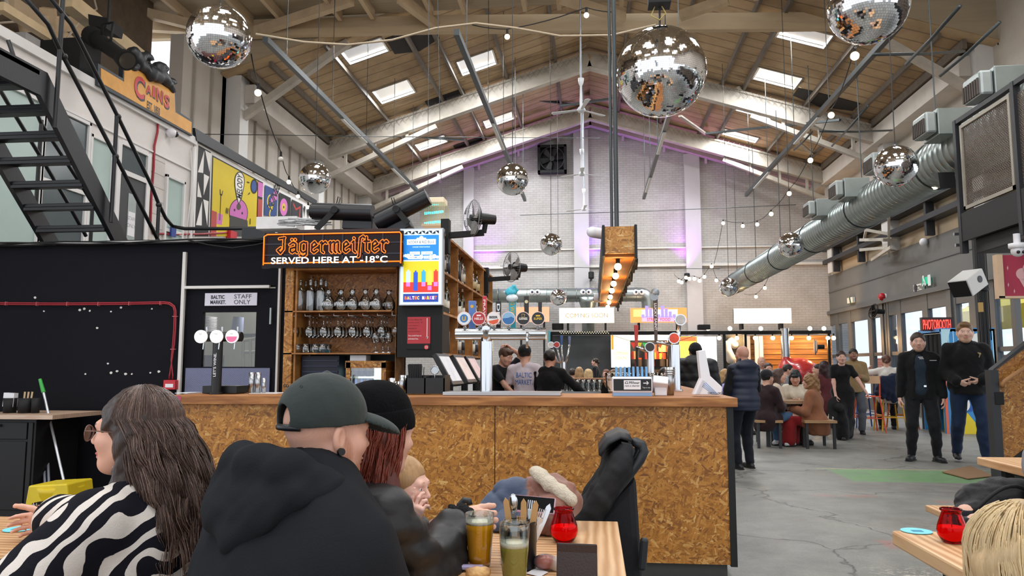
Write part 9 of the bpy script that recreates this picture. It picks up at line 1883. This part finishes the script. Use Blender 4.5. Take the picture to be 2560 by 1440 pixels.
for x in(a.x+.1,b.x-.1):
    for y in(13.05,13.85): f=MB(); f.box(x-.03,x+.03,y-.03,y+.03,0,.7); obj('leg',f,mDark,t)
for k,(x,y) in enumerate(((.25,.3),(.35,.5),(.42,.25),(.5,.45),(.3,.15),(.6,.6))): q=V(a.x+(b.x-a.x)*x,13.0+.9*y,.751); f=MB(); f.lathe([(.001,.004),(.03,.004),(.036,.14),(.034,.14)],q,12); tag(obj('drinking_glass',f,gThin),'clear glass on the table of the seated group','glass','glasses on the busy table')
for px,py,Y,w_ in((1908,1046,12.9,.42),(2045,1050,12.9,.5)):
    p=PZ(px,py,.45); t=thing('stool_bench','short wooden bench with dark legs, %s of the busy table'%('left' if px<1950 else 'right'),'bench',(p.x,p.y,0)); f=MB(); f.box(p.x-w_/2,p.x+w_/2,12.75,13.4,.41,.45); obj('seat',f,M('#a8845c',.5,var=.1,name='table_wood'),t)
    for x in(-w_/2+.04,w_/2-.04):
        for y in(12.8,13.35): f=MB(); f.box(p.x+x-.02,p.x+x+.02,y-.02,y+.02,0,.41); obj('leg',f,mDark,t)
# background sitters
bgp=[(1904,905,17.5,'bald bearded person in white tee behind the busy table',PI,'#d9d6d2',None,{'beard':'#3a2a22','skin':'#c89a84'}),(1921,922,16.8,'person with tied hair in pale top behind the busy table',PI,'#c8c0b8',{'style':'bun','col':'#3a2a20'},{'fem':1}),
(1972,925,17.2,'person in profile wearing grey top far behind the black bob',R(-110),'#8a9096',{'style':'short','col':'#2a2420'},{}),(1948,935,17.8,'person with dark hair in dark top among the far tables',R(20),'#2a2a2e',{'style':'short','col':'#141214'},{}),
(2060,920,15.6,'person with long black and red dyed hair seated by the oven side',R(10),'#5a2a2e',{'style':'long','col':'#2c1214','len':.34,'vol':1.1},{'fem':1}),(2045,925,16.0,'person in grey jacket seated beside the black and red hair',R(80),'#4a525c',{'style':'short','col':'#2a2420'},{}),
(1815,938,16.0,'blonde person in dark top seated at far tables right of the bar',R(-70),'#2c2c34',{'style':'long','col':'#b08c5c','len':.2},{'fem':1}),(1828,942,15.2,'person in lilac top seated at far tables beside the blonde',R(-60),'#a9a0dc',{'style':'long','col':'#7a5a3c','len':.2},{'fem':1}),
(1448,931,18,'fair haired person seated at the far left tables',R(10),'#6a4a3a',{'style':'long','col':'#a8845c','len':.2},{'fem':1}),(1432,934,19,'dark haired person at the far left tables',R(-20),'#3a2a2a',{'style':'short','col':'#2a1c16'},{}),(1470,936,17.4,'blonde person seated at the far tables below the waiter',R(30),'#3c3a42',{'style':'long','col':'#c8a878','len':.22},{'fem':1}),
(1515,936,19,'red brown haired person seated at the far tables by the banner',R(160),'#5a3a34',{'style':'short','col':'#6a3a24'},{}),(1535,936,18.4,'brown haired person seated at the far tables left of the charger',R(-30),'#8a7a6a',{'style':'long','col':'#6a4a34','len':.2},{'fem':1}),(1660,934,17,'curly haired person seated beyond the tap towers',R(0),'#2a2a2e',{'style':'short','col':'#241a16','vol':1.15},{})]
for px,py,Y,lb,fc,c,hr,kx in bgp: mk(px,py,Y,lb,fc,c,hr,**dict({'step':.026,'hstep':.016,'eyes':0,'fstep':.012},**kx))
# woman on the yellow high chair with a coat over its back
p=PY(2215,902,16.6); r,w,H,RW,TW=mk(2215,902,16.6,'person in white patterned jumper on a yellow high chair, back to us',R(-15),'#cfcac2',{'style':'bun','col':'#5a3a2c','low':1},fem=1,hl=(-.35,.3,1.0),hr=(.4,.3,1.0),step=.02,hstep=.012)
def hchair(x,y,col,lb,z=.72):
    t=thing('high_chair',lb,'chair',(x,y,0)); m_=M(col,.4,var=0,name='chair_paint'); f=MB(); f.box(x-.19,x+.19,y-.19,y+.19,z-.02,z); obj('seat',f,m_,t)
    for sx in(-1,1):
        for sy in(-1,1): f=MB(); f.cyl((x+sx*.24,y+sy*.24,0),(x+sx*.17,y+sy*.17,z-.02),.015); obj('leg',f,m_,t)
        f=MB(); f.cyl((x+sx*.17,y-.18,z),(x+sx*.18,y-.2,z+.4),.014); obj('back_post',f,m_,t)
    f=MB(); f.box(x-.18,x+.18,y-.21,y-.19,z+.25,z+.4); obj('backrest',f,M('#c8a07a' if col!='#d8a020' else col,.5,name='chair_back'),t)
    f=MB(); 
    for s in(-1,1): f.cyl((x-.21,y+s*.21,.28),(x+.21,y+s*.21,.28),.01); f.cyl((x+s*.21,y-.21,.33),(x+s*.21,y+.21,.33),.01)
    obj('foot_ring',f,m_,t)
lx=r.location; hchair(lx.x,lx.y-.02,'#d8a020','yellow metal high chair under the coat and white jumper')
for px,py,Y,c,lb in((2172,1050,16.2,'#d2502a','orange metal high chair left of the yellow one'),(2256,1050,17.2,'#d8652a','orange metal high chair right of the yellow one'),(2160,1050,17.4,'#2a4a9a','blue metal high chair behind the walking couple')): q=PZ(px,py,0); hchair(q.x*Y/q.y,Y,c,lb)
cx,cy=lx.x,lx.y-.27; S=SDF.box((cx-.45,cy-.15,.45),(cx+.45,cy+.2,1.22),.02); 
for k in range(7): x=(k-3)*.085; S.cone((cx+x*.75,cy,1.12-.02*abs(k-3)),(cx+x*1.25,cy-.03,.62+.05*abs(k-3)),.055,.05,.04)
tag(sobj('draped_coat',S,cloth('#151d33'),wr=.02,fr=16),'navy coat draped over the back of the yellow high chair','coat')
t=thing('high_table','high wooden table by the glazed doors','table',(lx.x+.2,lx.y+.75,0)); f=MB(); f.box(lx.x-1.1,lx.x+1.0,lx.y+.5,lx.y+1.1,1.0,1.05); obj('tabletop',f,M('#8a5a38',.5,name='high_table_wood'),t)
for x in(-1,.9):
    for y in(.55,1.05): f=MB(); f.box(lx.x+x-.03,lx.x+x+.03,lx.y+y-.03,lx.y+y+.03,0,1.0); obj('leg',f,mDark,t)
# right edge: grey sleeve, blonde head
r,w,H,RW,TW=seated(2640,1010,4.2,'person in grey marl top cut by the right edge beside the backpack',R(75),{'h':1.75,'step':.016,'hstep':.01,'fat':1.25,'tops':[{'name':'grey_top','col':'#85858c','inf':.04,'ainf':.02,'hem':.12}],'hair':{'style':'short','col':'#3a2a20'}})
r,w,H,RW,TW=seated(2556,1432,1.42,'blonde person with red and white hair scarf at the bottom right corner',R(12),{'hs':1,'h':1.6,'fem':1,'step':.016,'hstep':.006,'hair':{'style':'long','col':'#b89e78','len':.25,'vol':1.1,'step':.006},'tops':[{'name':'jumper','col':'#2a2a38','inf':.03,'hem':.1}]})
strands(r,H,.914,900,.3,'#cdb48a',.05,8,(-2.4,2.4),1.5,.0022,.04,.008)
f=MB(); 
for k,(c) in enumerate(('#b02030','#e0dcd8','#b02030')): 
    g=MB(); g.tube([H((.104*math.sin(a),-.018-.125*math.cos(a),-.045-.028*k+.01*math.cos(a))) for a in np.linspace(-1.9,1.9,24)],.016,8); obj('scarf_band',g,M(c,.9,bump=.6,bs=120,name='knitted_band'),r)
